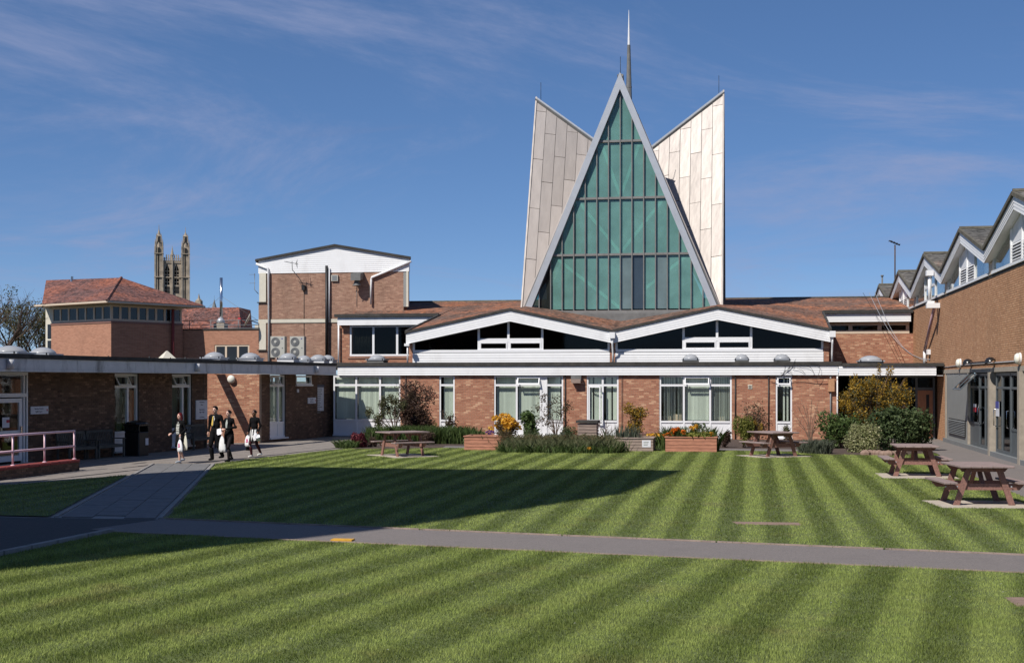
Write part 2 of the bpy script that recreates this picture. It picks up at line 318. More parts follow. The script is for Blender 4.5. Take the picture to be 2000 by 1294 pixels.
    nz4 = add(n, 'ShaderNodeTexNoise', Scale=.55, Detail=8.0, Roughness=.72); l.new(g.outputs['Position'], nz4.inputs['Vector'])
    wr = ramp(n, [(.56, (0, 0, 0)), (.72, (.65,) * 3)]); l.new(nz4.outputs[0], wr.inputs[0])
    mw = add(n, 'ShaderNodeMix', data_type='RGBA'); mw.inputs['B'].default_value = (.24, .20, .085, 1); l.new(wr.outputs[0], mw.inputs['Factor']); l.new(mc.outputs['Result'], mw.inputs['A']); mc = mw
    mr = add(n, 'ShaderNodeMapRange'); mr.inputs['To Min'].default_value = .55; mr.inputs['To Max'].default_value = 1.45; l.new(g.outputs['Random Per Island'], mr.inputs['Value'])
    mr2 = add(n, 'ShaderNodeMapRange'); mr2.inputs['From Min'].default_value = .3; mr2.inputs['From Max'].default_value = .7; mr2.inputs['To Min'].default_value = .85; mr2.inputs['To Max'].default_value = 1.15; l.new(nz2.outputs[0], mr2.inputs['Value'])
    mu = add(n, 'ShaderNodeMath', operation='MULTIPLY'); l.new(mr.outputs[0], mu.inputs[0]); l.new(mr2.outputs[0], mu.inputs[1])
    mm = add(n, 'ShaderNodeMix', data_type='RGBA', blend_type='MULTIPLY'); mm.inputs['Factor'].default_value = 1
    l.new(mc.outputs['Result'], mm.inputs['A']); l.new(mu.outputs[0], mm.inputs['B'])
    l.new(mm.outputs['Result'], p.inputs['Base Color']); p.inputs['Roughness'].default_value = .75; p.inputs['Specular IOR Level'].default_value = .25
    ts = add(n, 'ShaderNodeBsdfTranslucent'); l.new(mm.outputs['Result'], ts.inputs[0])
    ms = add(n, 'ShaderNodeMixShader'); ms.inputs[0].default_value = .3; l.new(p.outputs[0], ms.inputs[1]); l.new(ts.outputs[0], ms.inputs[2])
    l.new(ms.outputs[0], n['Material Output'].inputs[0])
FAR_PH, NEAR_PH = 0.6, 1.2
grass_mat()

# ------------------------------------------------------------------ mesh helpers
WORLD_ROOTS = {}
def setp(o, label=None, cat=None, group=None, kind=None):
    if label: o['label'] = label
    if cat: o['category'] = cat
    if group: o['group'] = group
    if kind: o['kind'] = kind
    return o
def link(o, parent=None):
    col.objects.link(o)
    if parent is not None:
        o.parent = parent
        if parent in WORLD_ROOTS: o.matrix_parent_inverse = WORLD_ROOTS[parent]
    return o
def thing(name, label, cat, loc=(0, 0, 0), group=None, world=True, rz=0):
    o = bpy.data.objects.new(name, None); o.empty_display_size = .3; o.location = loc; o.rotation_euler = (0, 0, rz); link(o)
    if world: WORLD_ROOTS[o] = Matrix.Translation(Vector(loc)).inverted()
    return setp(o, label, cat, group)
def frame(origin, udir):
    """wall frame: local x runs along the wall, y into it, z up"""
    u = Vector((udir[0], udir[1], 0)).normalized(); inn = Vector((-u.y, u.x, 0))
    return Matrix(((u.x, inn.x, 0, origin[0]), (u.y, inn.y, 0, origin[1]), (0, 0, 1, origin[2] if len(origin) > 2 else 0), (0, 0, 0, 1)))
I4 = Matrix.Identity(4)
class MB:
    def __init__(s, M=I4): s.v = []; s.f = []; s.M = M
    def pts(s, ps):
        b = len(s.v)
        for p in ps: s.v.append(tuple(s.M @ Vector(p)))
        return b
    def box(s, x0, x1, y0, y1, z0, z1):
        b = s.pts([(x0, y0, z0), (x1, y0, z0), (x1, y1, z0), (x0, y1, z0), (x0, y0, z1), (x1, y0, z1), (x1, y1, z1), (x0, y1, z1)])
        for q in ((0, 3, 2, 1), (4, 5, 6, 7), (0, 1, 5, 4), (1, 2, 6, 5), (2, 3, 7, 6), (3, 0, 4, 7)): s.f.append(tuple(b + i for i in q))
        return s
    def poly(s, ps):
        b = s.pts(ps); s.f.append(tuple(range(b, b + len(ps)))); return s
    def prism(s, ps, off):
        """closed prism: polygon ps extruded by vector off"""
        n = len(ps); off = Vector(off); b = s.pts(ps); s.pts([Vector(p) + off for p in ps])
        s.f.append(tuple(range(b, b + n))); s.f.append(tuple(range(b + 2 * n - 1, b + n - 1, -1)))
        for i in range(n):
            j = (i + 1) % n; s.f.append((b + i, b + n + i, b + n + j, b + j))
        return s
    def bar(s, p, q, w, h, up=(0, 0, 1)):
        """rectangular bar from p to q"""
        p, q = Vector(p), Vector(q); d = (q - p).normalized(); a = d.cross(Vector(up))
        if a.length < 1e-4: a = d.cross(Vector((1, 0, 0)))
        a.normalize(); c = a.cross(d).normalized(); a *= w / 2; c *= h / 2
        b = s.pts([p - a - c, p + a - c, p + a + c, p - a + c, q - a - c, q + a - c, q + a + c, q - a + c])
        for f in ((0, 3, 2, 1), (4, 5, 6, 7), (0, 1, 5, 4), (1, 2, 6, 5), (2, 3, 7, 6), (3, 0, 4, 7)): s.f.append(tuple(b + i for i in f))
        return s
    def tube(s, path, r, n=8, cap=True):
        path = [Vector(p) for p in path]; k = len(path); rr = r if isinstance(r, (list, tuple)) else [r] * k
        b0 = len(s.v)
        for i, p in enumerate(path):
            d = (path[min(i + 1, k - 1)] - path[max(i - 1, 0)]).normalized()
            a = d.cross(Vector((0, 0, 1))); a = a.normalized() if a.length > 1e-3 else Vector((1, 0, 0)); c = d.cross(a).normalized()
            s.pts([p + (a * math.cos(2 * math.pi * j / n) + c * math.sin(2 * math.pi * j / n)) * rr[i] for j in range(n)])
        for i in range(k - 1):
            for j in range(n):
                q = (j + 1) % n; s.f.append((b0 + i * n + j, b0 + i * n + q, b0 + (i + 1) * n + q, b0 + (i + 1) * n + j))
        if cap: s.f.append(tuple(b0 + j for j in range(n - 1, -1, -1))); s.f.append(tuple(b0 + (k - 1) * n + j for j in range(n)))
        return s
    def lathe(s, c, prof, n=16, ax=None):
        """profile [(r, z)...] turned about the vertical through c"""
        b0 = len(s.v); k = len(prof)
        for r, z in prof: s.pts([(c[0] + r * math.cos(2 * math.pi * j / n), c[1] + r * math.sin(2 * math.pi * j / n), c[2] + z) for j in range(n)])
        for i in range(k - 1):
            for j in range(n):
                q = (j + 1) % n; s.f.append((b0 + i * n + j, b0 + i * n + q, b0 + (i + 1) * n + q, b0 + (i + 1) * n + j))
        s.f.append(tuple(b0 + j for j in range(n - 1, -1, -1))); s.f.append(tuple(b0 + (k - 1) * n + j for j in range(n)))
        return s
    def ball(s, c, rx, ry=None, rz=None, n=10, m=6):
        ry = rx if ry is None else ry; rz = rx if rz is None else rz
        b0 = len(s.v); s.pts([(c[0], c[1], c[2] - rz)])
        for i in range(1, m):
            ph = -math.pi / 2 + math.pi * i / m
            s.pts([(c[0] + rx * math.cos(ph) * math.cos(2 * math.pi * j / n), c[1] + ry * math.cos(ph) * math.sin(2 * math.pi * j / n), c[2] + rz * math.sin(ph)) for j in range(n)])
        t = s.pts([(c[0], c[1], c[2] + rz)])
        for j in range(n):
            q = (j + 1) % n; s.f.append((b0, b0 + 1 + q, b0 + 1 + j)); s.f.append((t, t - n + j, t - n + q))
            for i in range(m - 2): s.f.append((b0 + 1 + i * n + j, b0 + 1 + i * n + q, b0 + 1 + (i + 1) * n + q, b0 + 1 + (i + 1) * n + j))
        return s
    def build(s, name, m, parent=None, smooth=False, kind=None, bevel=0):
        me = bpy.data.meshes.new(name); me.from_pydata(s.v, [], s.f); me.materials.append(MATS[m]); me.update()
        if smooth: me.shade_smooth()
        o = bpy.data.objects.new(name, me); link(o, parent)
        if bevel:
            bv = o.modifiers.new('bevel', 'BEVEL'); bv.width = bevel; bv.segments = 1; bv.limit_method = 'ANGLE'
        if kind: o['kind'] = kind
        return o
def one(name, m, parent, fn, M=I4, **kw):
    b = MB(M); fn(b); return b.build(name, m, parent, **kw)
def bx(name, m, parent, x0, x1, y0, y1, z0, z1, M=I4, **kw):
    b = MB(M); b.box(x0, x1, y0, y1, z0, z1); return b.build(name, m, parent, **kw)
def fast_mesh(name, verts, nper, m, parent=None, kind=None, faces_per=None):
    """many small alike polygons of nper corners each, from an (N*nper, 3) array"""
    me = bpy.data.meshes.new(name); nv = len(verts); nf = nv // nper
    me.vertices.add(nv); me.vertices.foreach_set('co', np.asarray(verts, dtype=np.float32).ravel())
    me.loops.add(nv); me.loops.foreach_set('vertex_index', np.arange(nv, dtype=np.int32))
    me.polygons.add(nf); me.polygons.foreach_set('loop_start', np.arange(0, nv, nper, dtype=np.int32))
    me.materials.append(MATS[m]); me.update(calc_edges=True)
    o = bpy.data.objects.new(name, me); link(o, parent)
    if kind: o['kind'] = kind
    return o
BW, BH, BG = .215, .065, .010
def bricks(name, m, parent, M, rects, proud=.006, first=0.0):
    """running-bond bricks, each a small raised block, over rectangles (u0, u1, z0, z1) of a wall frame"""
    V = []; F = []; k = 0
    for (u0, u1, z0, z1) in rects:
        r0 = int(math.floor(z0 / (BH + BG))); r1 = int(math.ceil(z1 / (BH + BG)))
        for r in range(r0, r1):
            a0 = max(z0, r * (BH + BG)); a1 = min(z1, r * (BH + BG) + BH)
            if a1 - a0 < .015: continue
            off = (BW + BG) * (.5 * (r % 2)) + first
            i0 = int(math.floor((u0 - off) / (BW + BG))); i1 = int(math.ceil((u1 - off) / (BW + BG)))
            for i in range(i0, i1):
                b0 = max(u0, off + i * (BW + BG)); b1 = min(u1, off + i * (BW + BG) + BW)
                if b1 - b0 < .03: continue
                p = proud + random.uniform(-.0025, .0025); c = .003
                V += [(b0, 0, a0), (b1, 0, a0), (b1, 0, a1), (b0, 0, a1), (b0 + c, -p, a0 + c), (b1 - c, -p, a0 + c), (b1 - c, -p, a1 - c), (b0 + c, -p, a1 - c)]
                F += [(k + 4, k + 5, k + 6, k + 7), (k, k + 1, k + 5, k + 4), (k + 1, k + 2, k + 6, k + 5), (k + 2, k + 3, k + 7, k + 6), (k + 3, k, k + 4, k + 7)]; k += 8
    if not V: return None
    a = np.array(V); A = np.c_[a, np.ones(len(a))] @ np.array(M).T
    me = bpy.data.meshes.new(name); me.from_pydata(A[:, :3].tolist(), [], F); me.materials.append(MATS[m]); me.update()
    o = bpy.data.objects.new(name, me); link(o, parent); o['kind'] = 'stuff'; return o
def wall(parent, M, rects, thick, mbrick, mort='mortar', name='wall', first=0.0):
    """masonry: mortar bed with brick blocks standing proud of it"""
    for r in rects: w = bx(name, mort, parent, r[0], r[1], 0, thick, r[2], r[3], M); bricks('brickwork', mbrick, w, M, [r], first=first)
    return w
def boards(name, m, parent, M, u0, u1, z0, z1, n, d0=-.02, gap=.006, back=.03, bm=None):
    """weatherboarding: a backing with n overlapping boards, each its own piece"""
    f = bx(name, bm or m, parent, u0 + .004, u1 - .004, d0 + .012, d0 + back, z0, z1, M)
    h = (z1 - z0) / n
    for i in range(n):
        a, c = z0 + i * h, z0 + (i + 1) * h - gap
        b = MB(M); b.prism([(u0, d0 - .014, a), (u0, d0, c), (u0, d0 + .011, c), (u0, d0 + .011, a)], (u1 - u0, 0, 0)); b.build('board', m, f)
    return f
def window(parent, M, u0, u1, z0, z1, cols, trans=None, sill=None, fw=.072, fm='white_upvc', gm='glass', d=.06, blind=None, solid=(), name='window', bw=.10, open_=()):
    """framed window: cols = lights' edges (incl. both ends); trans = transom height; sill = top of the solid lower panels"""
    b = MB(M); y0, y1 = d - .045, d + .045; g0, g1 = d - .006, d + .006
    b.box(u0, u1, y0, y1, z1 - fw, z1); b.box(u0, u1, y0 - .02, y1, z0, z0 + fw)
    for i, c in enumerate(cols):
        w = fw / 2 if 0 < i < len(cols) - 1 else 0
        a0, a1 = (c - fw * .6, c + fw * .6) if w else ((c, c + fw) if i == 0 else (c - fw, c))
        b.box(a0, a1, y0 + .002, y1 - .002, z0 + fw, z1 - fw)
    for i in range(len(cols) - 1):
        if i in solid: continue
        a0 = cols[i] + fw * (.6 if i else 1); a1 = cols[i + 1] - fw * (.6 if i < len(cols) - 2 else 1)
        if trans: b.box(a0, a1, y0 + .006, y1 - .006, trans - fw * .65, trans + fw * .65)
        if sill: b.box(a0, a1, y0 - .012, y1 - .006, sill - fw * .6, sill + fw * .6)
    o = b.build(name, fm, parent)
    for i in range(len(cols) - 1):
        a0 = cols[i] + fw * (.6 if i else 1); a1 = cols[i + 1] - fw * (.6 if i < len(cols) - 2 else 1)
        lo = z0 + fw
        if i in solid:
            bx('panel', fm, o, a0, a1, d - .03, d + .02, lo, z1 - fw, M); continue
        if sill: bx('panel', fm, o, a0, a1, d - .018, d + .02, lo, sill - fw * .6, M); lo = sill + fw * .6
        if trans:
            bx('pane', gm, o, a0, a1, g0, g1, lo, trans - fw * .65, M)
            if i in open_:                                  # top-hung light standing open
                q = MB(M); zt, zb = z1 - fw, trans + fw * .65; s_ = .16; t = .045
                for (e0, e1) in ((a0, a0 + t), (a1 - t, a1)): q.prism([(e0, y0, zt), (e0, y0 - s_, zb), (e0, y0 - s_ - .04, zb), (e0, y0 - .04, zt)], (e1 - e0, 0, 0))
                for k in (0, 1):
                    za = zt - (zt - zb - t) * k; f0 = (zt - za) / (zt - zb); f1 = (zt - za + t) / (zt - zb)
                    q.prism([(a0 + t, y0 - s_ * f0, za), (a0 + t, y0 - s_ * f1, za - t), (a0 + t, y0 - s_ * f1 - .04, za - t), (a0 + t, y0 - s_ * f0 - .04, za)], (a1 - a0 - 2 * t, 0, 0))
                q.build('open_light', fm, o)
                q = MB(M); q.prism([(a0 + t, y0 - .02, zt - t), (a0 + t, y0 - s_ - .02 + .02, zb + t), (a0 + t, y0 - s_ - .01 + .02, zb + t), (a0 + t, y0 - .01, zt - t)], (a1 - a0 - 2 * t, 0, 0)); q.build('pane', gm, o)
            else: bx('pane', gm, o, a0, a1, g0, g1, trans + fw * .65, z1 - fw, M)
        else: bx('pane', gm, o, a0, a1, g0, g1, lo, z1 - fw, M)
        if blind is not None:
            ang, gapk = blind[i] if isinstance(blind, list) else blind
            if ang is None: continue
            q = MB(M); u = a0 + .02
            while u < a1 - .03:
                if random.random() > gapk:
                    an = ang + random.uniform(-.12, .12); hx, hy = .043 * math.cos(an), .043 * math.sin(an)
                    q.poly([(u + .04 - hx, d + .17 - hy, lo + .02), (u + .04 + hx, d + .17 + hy, lo + .02), (u + .04 + hx, d + .17 + hy, z1 - fw), (u + .04 - hx, d + .17 - hy, z1 - fw)])
                u += .078
            if q.v: q.build('vertical_blind', 'blind', o)
    return o
def text(name, body, size, m, parent, M, depth=.002, align='LEFT'):
    """flat lettering on a sign; local x to the right, local z up"""
    cu = bpy.data.curves.new(name, 'FONT'); cu.body = body; cu.size = size; cu.extrude = depth; cu.align_x = align; cu.resolution_u = 2
    ob = bpy.data.objects.new(name, cu); me = bpy.data.meshes.new_from_object(ob)
    T = M @ Matrix.Rotation(R(90), 4, 'X'); me.transform(T); me.materials.clear(); me.materials.append(MATS[m])
    bpy.data.objects.remove(ob); o = bpy.data.objects.new(name, me); return link(o, parent)
def pipe(name, m, parent, path, r=.04, n=8): return one(name, m, parent, lambda b: b.tube(path, r, n), smooth=True)
# ------------------------------------------------------------------ the ground
def sheet(name, m, poly, z, skirt=0.0):
    b = MB(); b.poly([(x, y, z) for x, y in poly]); return setp(b.build(name, m), kind='structure')
def ytop(x): return 23.83 - .182 * (x + 10.87)
def ybot(x): return 21.62 - .168 * (x + 10.85)
sheet('ground', 'earth', [(-1500, -400), (1500, -400), (1500, 2600), (-1500, 2600)], -.03)
sheet('pavement', 'slab', [(-40, 23.0), (-9, 23.0), (-9, 62), (-40, 62)], -.006)
sheet('car_park', 'asphalt_dark', [(-40, 5), (-10.95, 5), (-11.25, 14), (-11.04, 18.5), (-10.8, 21.65), (-10.3, 22.6), (-10.9, 23.78), (-13.1, 23.75), (-40, 22.9)], .004)
asph = sheet('asphalt_path', 'asphalt', [(-11.4, ybot(-11.4) + .3), (-10.8, ybot(-10.8)), (16, ybot(16)), (16, ytop(16)), (-10.87, ytop(-10.87))], .010)
sheet('side_path', 'asphalt', [(6.3, 19), (9.2, 18.5), (9.2, 64), (4.0, 64), (4.0, 60), (6.9, 58), (6.94, 50), (6.7, 46), (6.3, 38)], .002)
sheet('rear_path', 'asphalt', [(-14.6, 50.2), (2.4, 50.0), (2.4, 52.6), (-14.6, 53.0)], .004)
sheet('planting_bed', 'soil', [(-15.6, 52.6), (-14.9, 49.6), (-13.2, 48.9), (-11.5, 50.3), (-11.8, 52.4), (2.2, 52.2), (2.4, 49.1), (2.8, 48.35), (4.95, 48.0), (6.7, 49.6), (6.9, 53), (6.8, 58.5), (4.2, 60.3), (-15.7, 60.3)], .012)
FAR = [(-10.80, 23.84), (6.25, ytop(6.25) + .02), (6.22, 38.2), (6.6, 45.6), (6.85, 49.9), (5.0, 48.1), (2.7, 48.45), (2.2, 50.1), (-1, 50.6), (-11.6, 50.6), (-13, 49.6), (-14.6, 49.2), (-14.95, 49.7), (-15.33, 48), (-16.05, 43.5), (-16.38, 39.85)]
LEFT = [(-13.25, 23.9), (-16.9, 34.75), (-18.1, 31.0), (-21.5, 27.2), (-24, 24.2)]
NEAR = [(-10.75, 21.55), (16, ybot(16) - .02), (16, 2), (-11.2, 2), (-11.15, 14), (-10.95, 18.4)]
for P in (FAR, LEFT, NEAR): sheet('lawn', 'grass_soil', P, .016)
def inside(P, x, y):
    P = np.array(P); r = np.zeros(len(x), bool); j = len(P) - 1
    for i in range(len(P)):
        xi, yi = P[i]; xj, yj = P[j]
        c = ((yi > y) != (yj > y)) & (x < (xj - xi) * (y - yi) / (yj - yi + 1e-12) + xi); r ^= c; j = i
    return r
HOLES = []
def grass(P, k, period, phase, dens, zs=.016):
    P_ = np.array(P); x0, y0 = P_.min(0); x1, y1 = P_.max(0); y0 = max(y0, 10.5)
    V = []
    step = 1.0; y = y0
    while y < y1:
        ya = min(y + step, y1); xa, xb = max(x0, -.62 * ya - 2.5), min(x1, .22 * ya + 2.5)
        n = int(dens(y) * (ya - y) * max(0, xb - xa)); X = RNG.uniform(xa, xb, n); Y = RNG.uniform(y, ya, n)
        ok = inside(P, X, Y)
        for h in HOLES: ok &= ~inside(h, X, Y)
        X, Y = X[ok], Y[ok]; n = len(X); X = X + RNG.normal(0, .03, n); Y = Y + RNG.normal(0, .03, n)
        st = np.sin((X - k * Y + .1) * 2 * np.pi / period + phase)
        far = min(2.2, max(1, y / 17)); h = RNG.uniform(.014, .040, n) * (1 + .35 * np.sin(X * 3.1 + 1.7 * np.sin(Y * 2.3)) * np.sin(Y * 2.7 + 1.3 * np.sin(X * 1.9))); h[RNG.random(n) < .02] *= 1.7; w = RNG.uniform(.0022, .0045, n) * far
        an = RNG.uniform(0, 2 * np.pi, n); ln = RNG.normal(0, .011, (n, 2)); ln[:, 1] += .011 * np.tanh(2 * st)
        dx, dy = np.cos(an) * w, np.sin(an) * w
        a = np.stack([X - dx, Y - dy, np.full(n, zs)], 1); b = np.stack([X + dx, Y + dy, np.full(n, zs)], 1); c = np.stack([X + ln[:, 0], Y + ln[:, 1], zs + h], 1)
        V.append(np.stack([a, b, c], 1).reshape(-1, 3)); y += step
    return np.concatenate(V)
def pad(px, py, rz, lx, ly):
    x, y = G(px, py); c, s = math.cos(rz), math.sin(rz)
    q = [(x + c * a - s * b_, y + s * a + c * b_) for a, b_ in ((-lx, -ly), (lx, -ly), (lx, ly), (-lx, ly))]
    HOLES.append(q); b = MB(); b.prism([(p[0], p[1], .0) for p in q], (0, 0, .026)); setp(b.build('paving_pad', 'pad'), kind='structure')
TABLES = [(786, 890.5, R(-47), 'far'), (1510, 891, R(33), 'far'), (1786, 929, R(1), 'near'), (1908, 984, R(7), 'near')]
for (px, py, rz, _k), (dx, dy, lx, ly) in zip(TABLES, ((0, 0, 1.15, .85), (0, 0, 1.05, .85), (4, 1.5, 1.0, .95), (6, 2, 1.0, .85))):
    pad(px + dx, py + dy, rz if abs(rz) < 1 else rz - R(90), lx, ly)
HOLES.append([G(1430, 1020), G(1560, 1022), G(1566, 1027), G(1500, 1026), G(1440, 1025)][:5]); HOLES.append([G(1962, 1169), G(2060, 1168), G(2060, 1188), G(1985, 1186)])
for h, lab in zip(HOLES[-2:], ('worn brown stone cover set in the striped lawn below the picnic tables', 'reddish stone cover in the near lawn at the right edge')):
    b = MB(); b.prism([(p[0], p[1], .0) for p in h], (0, 0, .022)); setp(b.build('stone_cover', 'cover'), lab, 'cover')
def gd_near(y): return 4600 if y < 14 else 4600 * (14 / y) ** 1.5
def gd_far(y): return 1500 * (21 / max(y, 21)) ** .9
GV = np.concatenate([grass(NEAR, .181, .98, NEAR_PH, gd_near), grass(FAR, .007, .84, FAR_PH, gd_far), grass(LEFT, .1, .9, 0, lambda y: 700)])
setp(fast_mesh('grass', GV, 3, 'grass'), 'short mown grass of the striped lawns', 'grass', kind='stuff')

DX, DY = RNG.uniform(-10, 6, 900), RNG.uniform(12, 48, 900); ok_ = inside(FAR, DX, DY) | inside(NEAR, DX, DY)
for h_ in HOLES: ok_ &= ~inside(h_, DX, DY)
DX, DY = DX[ok_][:170], DY[ok_][:170]; s_ = RNG.uniform(.008, .016, len(DX)); dz = np.full(len(DX), .052)
setp(fast_mesh('daisies', np.stack([np.stack([DX + a * s_, DY + b * s_, dz + .004 * a], 1) for a, b in ((-1, 0), (0, -1), (1, 0), (0, 1))], 1).reshape(-1, 3), 4, 'petal_white'), 'tiny white daisies scattered in the lawn', 'flowers', kind='stuff')
# paving slabs, kerbs
def slab_mesh(lx, ly, m):
    b = MB(); b.box(-lx / 2, lx / 2, -ly / 2, ly / 2, -.03, 0); me = bpy.data.meshes.new('paving_slab'); me.from_pydata(b.v, [], b.f); me.materials.append(MATS[m]); return me
pp = sheet('paved_path', 'kerb', [(-13.12, 23.74), (-10.87, 23.83), (-16.43, 39.79), (-18.4, 39.5), (-16.81, 34.76)], .003)
La, Lb, Ra, Rb = Vector((-13.05, 23.8)), Vector((-18.33, 39.5)), Vector((-10.93, 23.85)), Vector((-16.40, 39.7))
rows = 20
for r in range(rows):
    for c in range(3):
        o_ = .0
        def pt(cc, rr): 
            a = La.lerp(Lb, rr / rows); b_ = Ra.lerp(Rb, rr / rows); return a.lerp(b_, .05 + .9 * cc / 3)
        r0, r1 = r + (.5 if c == 1 else 0), r + 1 + (.5 if c == 1 else 0)
        if r1 > rows: r1 = rows
        q = [pt(c, r0), pt(c + 1, r0), pt(c + 1, r1), pt(c, r1)]; ce = sum(q, Vector((0, 0))) / 4
        q = [p + (ce - p).normalized() * .013 for p in q]; h = .024 + random.uniform(-.003, .003)
        b = MB(); b.prism([(p.x, p.y, 0) for p in q], (0, 0, h)); b.build('paving_slab', 'slab_grey', pp)
for A, B in ((La, Lb), (Ra, Rb)):
    n = 17
    for i in range(n):
        a, b_ = A.lerp(B, i / n), A.lerp(B, (i + .975) / n); b = MB(); b.bar((a.x, a.y, .01), (b_.x, b_.y, .01), .07, .05); b.build('kerb_stone', 'kerb', pp)
kb = bx('kerb', 'kerb', None, -10.86, -10.80, 21.60, 21.66, 0, .03); setp(kb, kind='structure')
kp = [(-10.8, 21.66), (-10.93, 19.9), (-11.04, 18.5), (-11.2, 16.4), (-11.25, 14)]
for (a, b_) in zip(kp[:-1], kp[1:]):
    n = 2
    for i in range(n):
        p, q = Vector(a).lerp(Vector(b_), i / n + .01), Vector(a).lerp(Vector(b_), (i + 1) / n - .01)
        b = MB(); b.bar((p.x, p.y, .03), (q.x, q.y, .03), .12, .09); b.build('kerb_stone', 'kerb', kb)
for ys, yf in ((ytop, .03), (ybot, -.03)):                        # timber edging of the asphalt path
    for i in range(9):
        x0, x1 = -10.8 + i * 2.6, -10.8 + (i + 1) * 2.6 - .03
        b = MB(); b.bar((x0, ys(x0) + yf, .010), (x1, ys(x1) + yf, .010), .035, .045); b.build('edging_board', 'wood_grey', asph)
sl = bx('building_path', 'slab', None, -22.3, -22.2, 38, 38.1, -.02, -.01); setp(sl, kind='structure')
sm_ = slab_mesh(.875, .875, 'slab'); ang = -math.atan(.149)
for i in range(34):
    for j in range(6):
        lx, ly = j * .89 - .2, i * .89; x = -23.6 + .3 + lx * math.cos(ang) - ly * math.sin(ang); y = 30.5 + lx * math.sin(ang) + ly * math.cos(ang)
        xa, ya = np.array([x]), np.array([y])
        if x < -22.37 + .149 * (y - 38.77) + .5 or any(inside(P, xa + dx, ya + dy)[0] for P in (FAR, LEFT) for dx in (-.4, .45) for dy in (-.4, .4)): continue
        if inside([(-13.0, 23.7), (-10.8, 23.7), (-16.0, 39.9), (-18.8, 39.7)], xa, ya)[0]: continue
        o = bpy.data.objects.new('paving_slab', sm_); o.location = (x, y, .012 + random.uniform(-.004, .004)); o.rotation_euler = (0, 0, ang); link(o, sl)
x, y = G(668, 1056); setp(bx('yellow_marker', 'yellow_paint', None, x - .17, x + .19, y - .09, y + .10, .0, .035), 'small yellow marker plate at the edge of the asphalt path', 'marker')

# ------------------------------------------------------------------ main two-storey range, frontal
FYW = 60.3                                       # ground-floor wall
MF = frame((0, FYW, 0), (1, 0))
def fx(px): return XY(px, FYW)
mb = thing('college_building', 'long brick college range with white board fascias and twin low gables under orange lichened roofs', 'building', (-7, FYW, 0))
XL, XR = -18.97, 4.18
piers = [(782, 858), (888, 965), (1100, 1146), (1208, 1288), (1429, 1515), (1547, 1636)]
wall(mb, MF, [(fx(a), fx(b), 0, 2.88) for a, b in piers], .28, 'brick_red')
wd = [(651, 782, [651, 695.5, 742, 782], (.35, .02), (), ()), (858, 888, [858, 888], (.45, .1), (), ()), (965, 1100, [965, 1009, 1056, 1067, 1100], (.4, .04), (2,), (1,)),
      (1146, 1208, [1146, 1177, 1208], (.4, .06), (), ()), (1288, 1429, [1288, 1335.5, 1387, 1429], [(.95, .12), (.4, .0), (.85, .08)], (), (1,)), (1515, 1547, [1515, 1547], [(.3, .62)], (), (0,))]
for a, b, cs, bl, so, op in wd:
    window(mb, MF, fx(a), fx(b), .10, 2.86, [fx(c) for c in cs], trans=2.42, sill=.78, blind=bl, solid=so, open_=op)
    bx('window_sill', 'white_upvc', mb, fx(a) - .02, fx(b) + .02, -.05, .06, .03, .099, MF)
# the side-hung casement that stands open
q = MB(MF); u0, u1 = fx(1150), fx(1176)
q.prism([(u0, .0, .80), (u1 - .05, -.22, .80), (u1 - .05, -.26, .80), (u0, -.04, .80)], (0, 0, .06)); q.prism([(u0, .0, 2.32), (u1 - .05, -.22, 2.32), (u1 - .05, -.26, 2.32), (u0, -.04, 2.32)], (0, 0, .06))
q.prism([(u0, .0, .86), (u0 + .05, -.02, .86), (u0 + .05, -.06, .86), (u0, -.04, .86)], (0, 0, 1.46)); q.prism([(u1 - .1, -.20, .86), (u1 - .05, -.22, .86), (u1 - .05, -.26, .86), (u1 - .1, -.24, .86)], (0, 0, 1.46))
q.build('open_casement', 'white_upvc', mb)
one('interior', 'interior', mb, lambda b: (b.poly([(XL, 64, 0), (XR, 64, 0), (XR, 64, 3.3), (XL, 64, 3.3)]), b.poly([(XL, 60.5, .02), (XR, 60.5, .02), (XR, 64, .02), (XL, 64, .02)]), b.poly([(XL, 60.6, 2.9), (XL, 64, 2.9), (XR, 64, 2.9), (XR, 60.6, 2.9)])))
# desks, sills and clutter seen behind the blinds
for px, w, h in ((1300, .5, .22), (1322, .4, .3), (1410, .3, .2), (1530, .12, .1), (690, .3, .12)): bx('desk_clutter', 'cream', mb, fx(px) - w / 2, fx(px) + w / 2, .5, .75, .80, .8 + h, MF)
MFF = frame((0, 60.19, 0), (1, 0))
fsc = boards('fascia', 'white', mb, MFF, -18.72, 4.15, 2.88, 3.30, 4)
bx('soffit', 'white', mb, -18.7, 4.15, 60.22, 60.58, 2.862, 2.879)
bx('flat_roof', 'felt', mb, -19.0, 4.3, 60.10, 64.2, 3.302, 3.47)
for px in (1094, 1428, 1502, 1537): pass
for px in (793, 1104, 1215, 1436, 1501): pipe('downpipe', 'black', mb, [(fx(px), 60.24, 2.87), (fx(px), 60.24, .0)], .022 if px != 1215 else .012, 6)
pipe('downpipe', 'grey_metal', mb, [(fx(1622), 60.23, 2.87), (fx(1622), 60.23, .0)], .035, 8)
pipe('downpipe', 'white', mb, [(fx(1635), 60.2, 2.9), (fx(1635), 60.2, .0)], .03, 8)
bx('alarm_box', 'brick_hall', mb, fx(1623) - .12, fx(1623) + .14, 60.12, 60.28, 2.15, 2.72)
v = bx('air_vent', 'cream_stone', mb, fx(1465) - .09, fx(1465) + .09, 60.27, 60.30, 2.26, 2.45)
for i in range(4): bx('vent_slat', 'interior', v, fx(1465) - .065, fx(1465) + .065, 60.262, 60.269, 2.29 + i * .035, 2.305 + i * .035)
v = bx('flood_light', 'lead', mb, fx(1126) - .22, fx(1126) + .24, 60.02, 60.27, 2.60, 2.86)
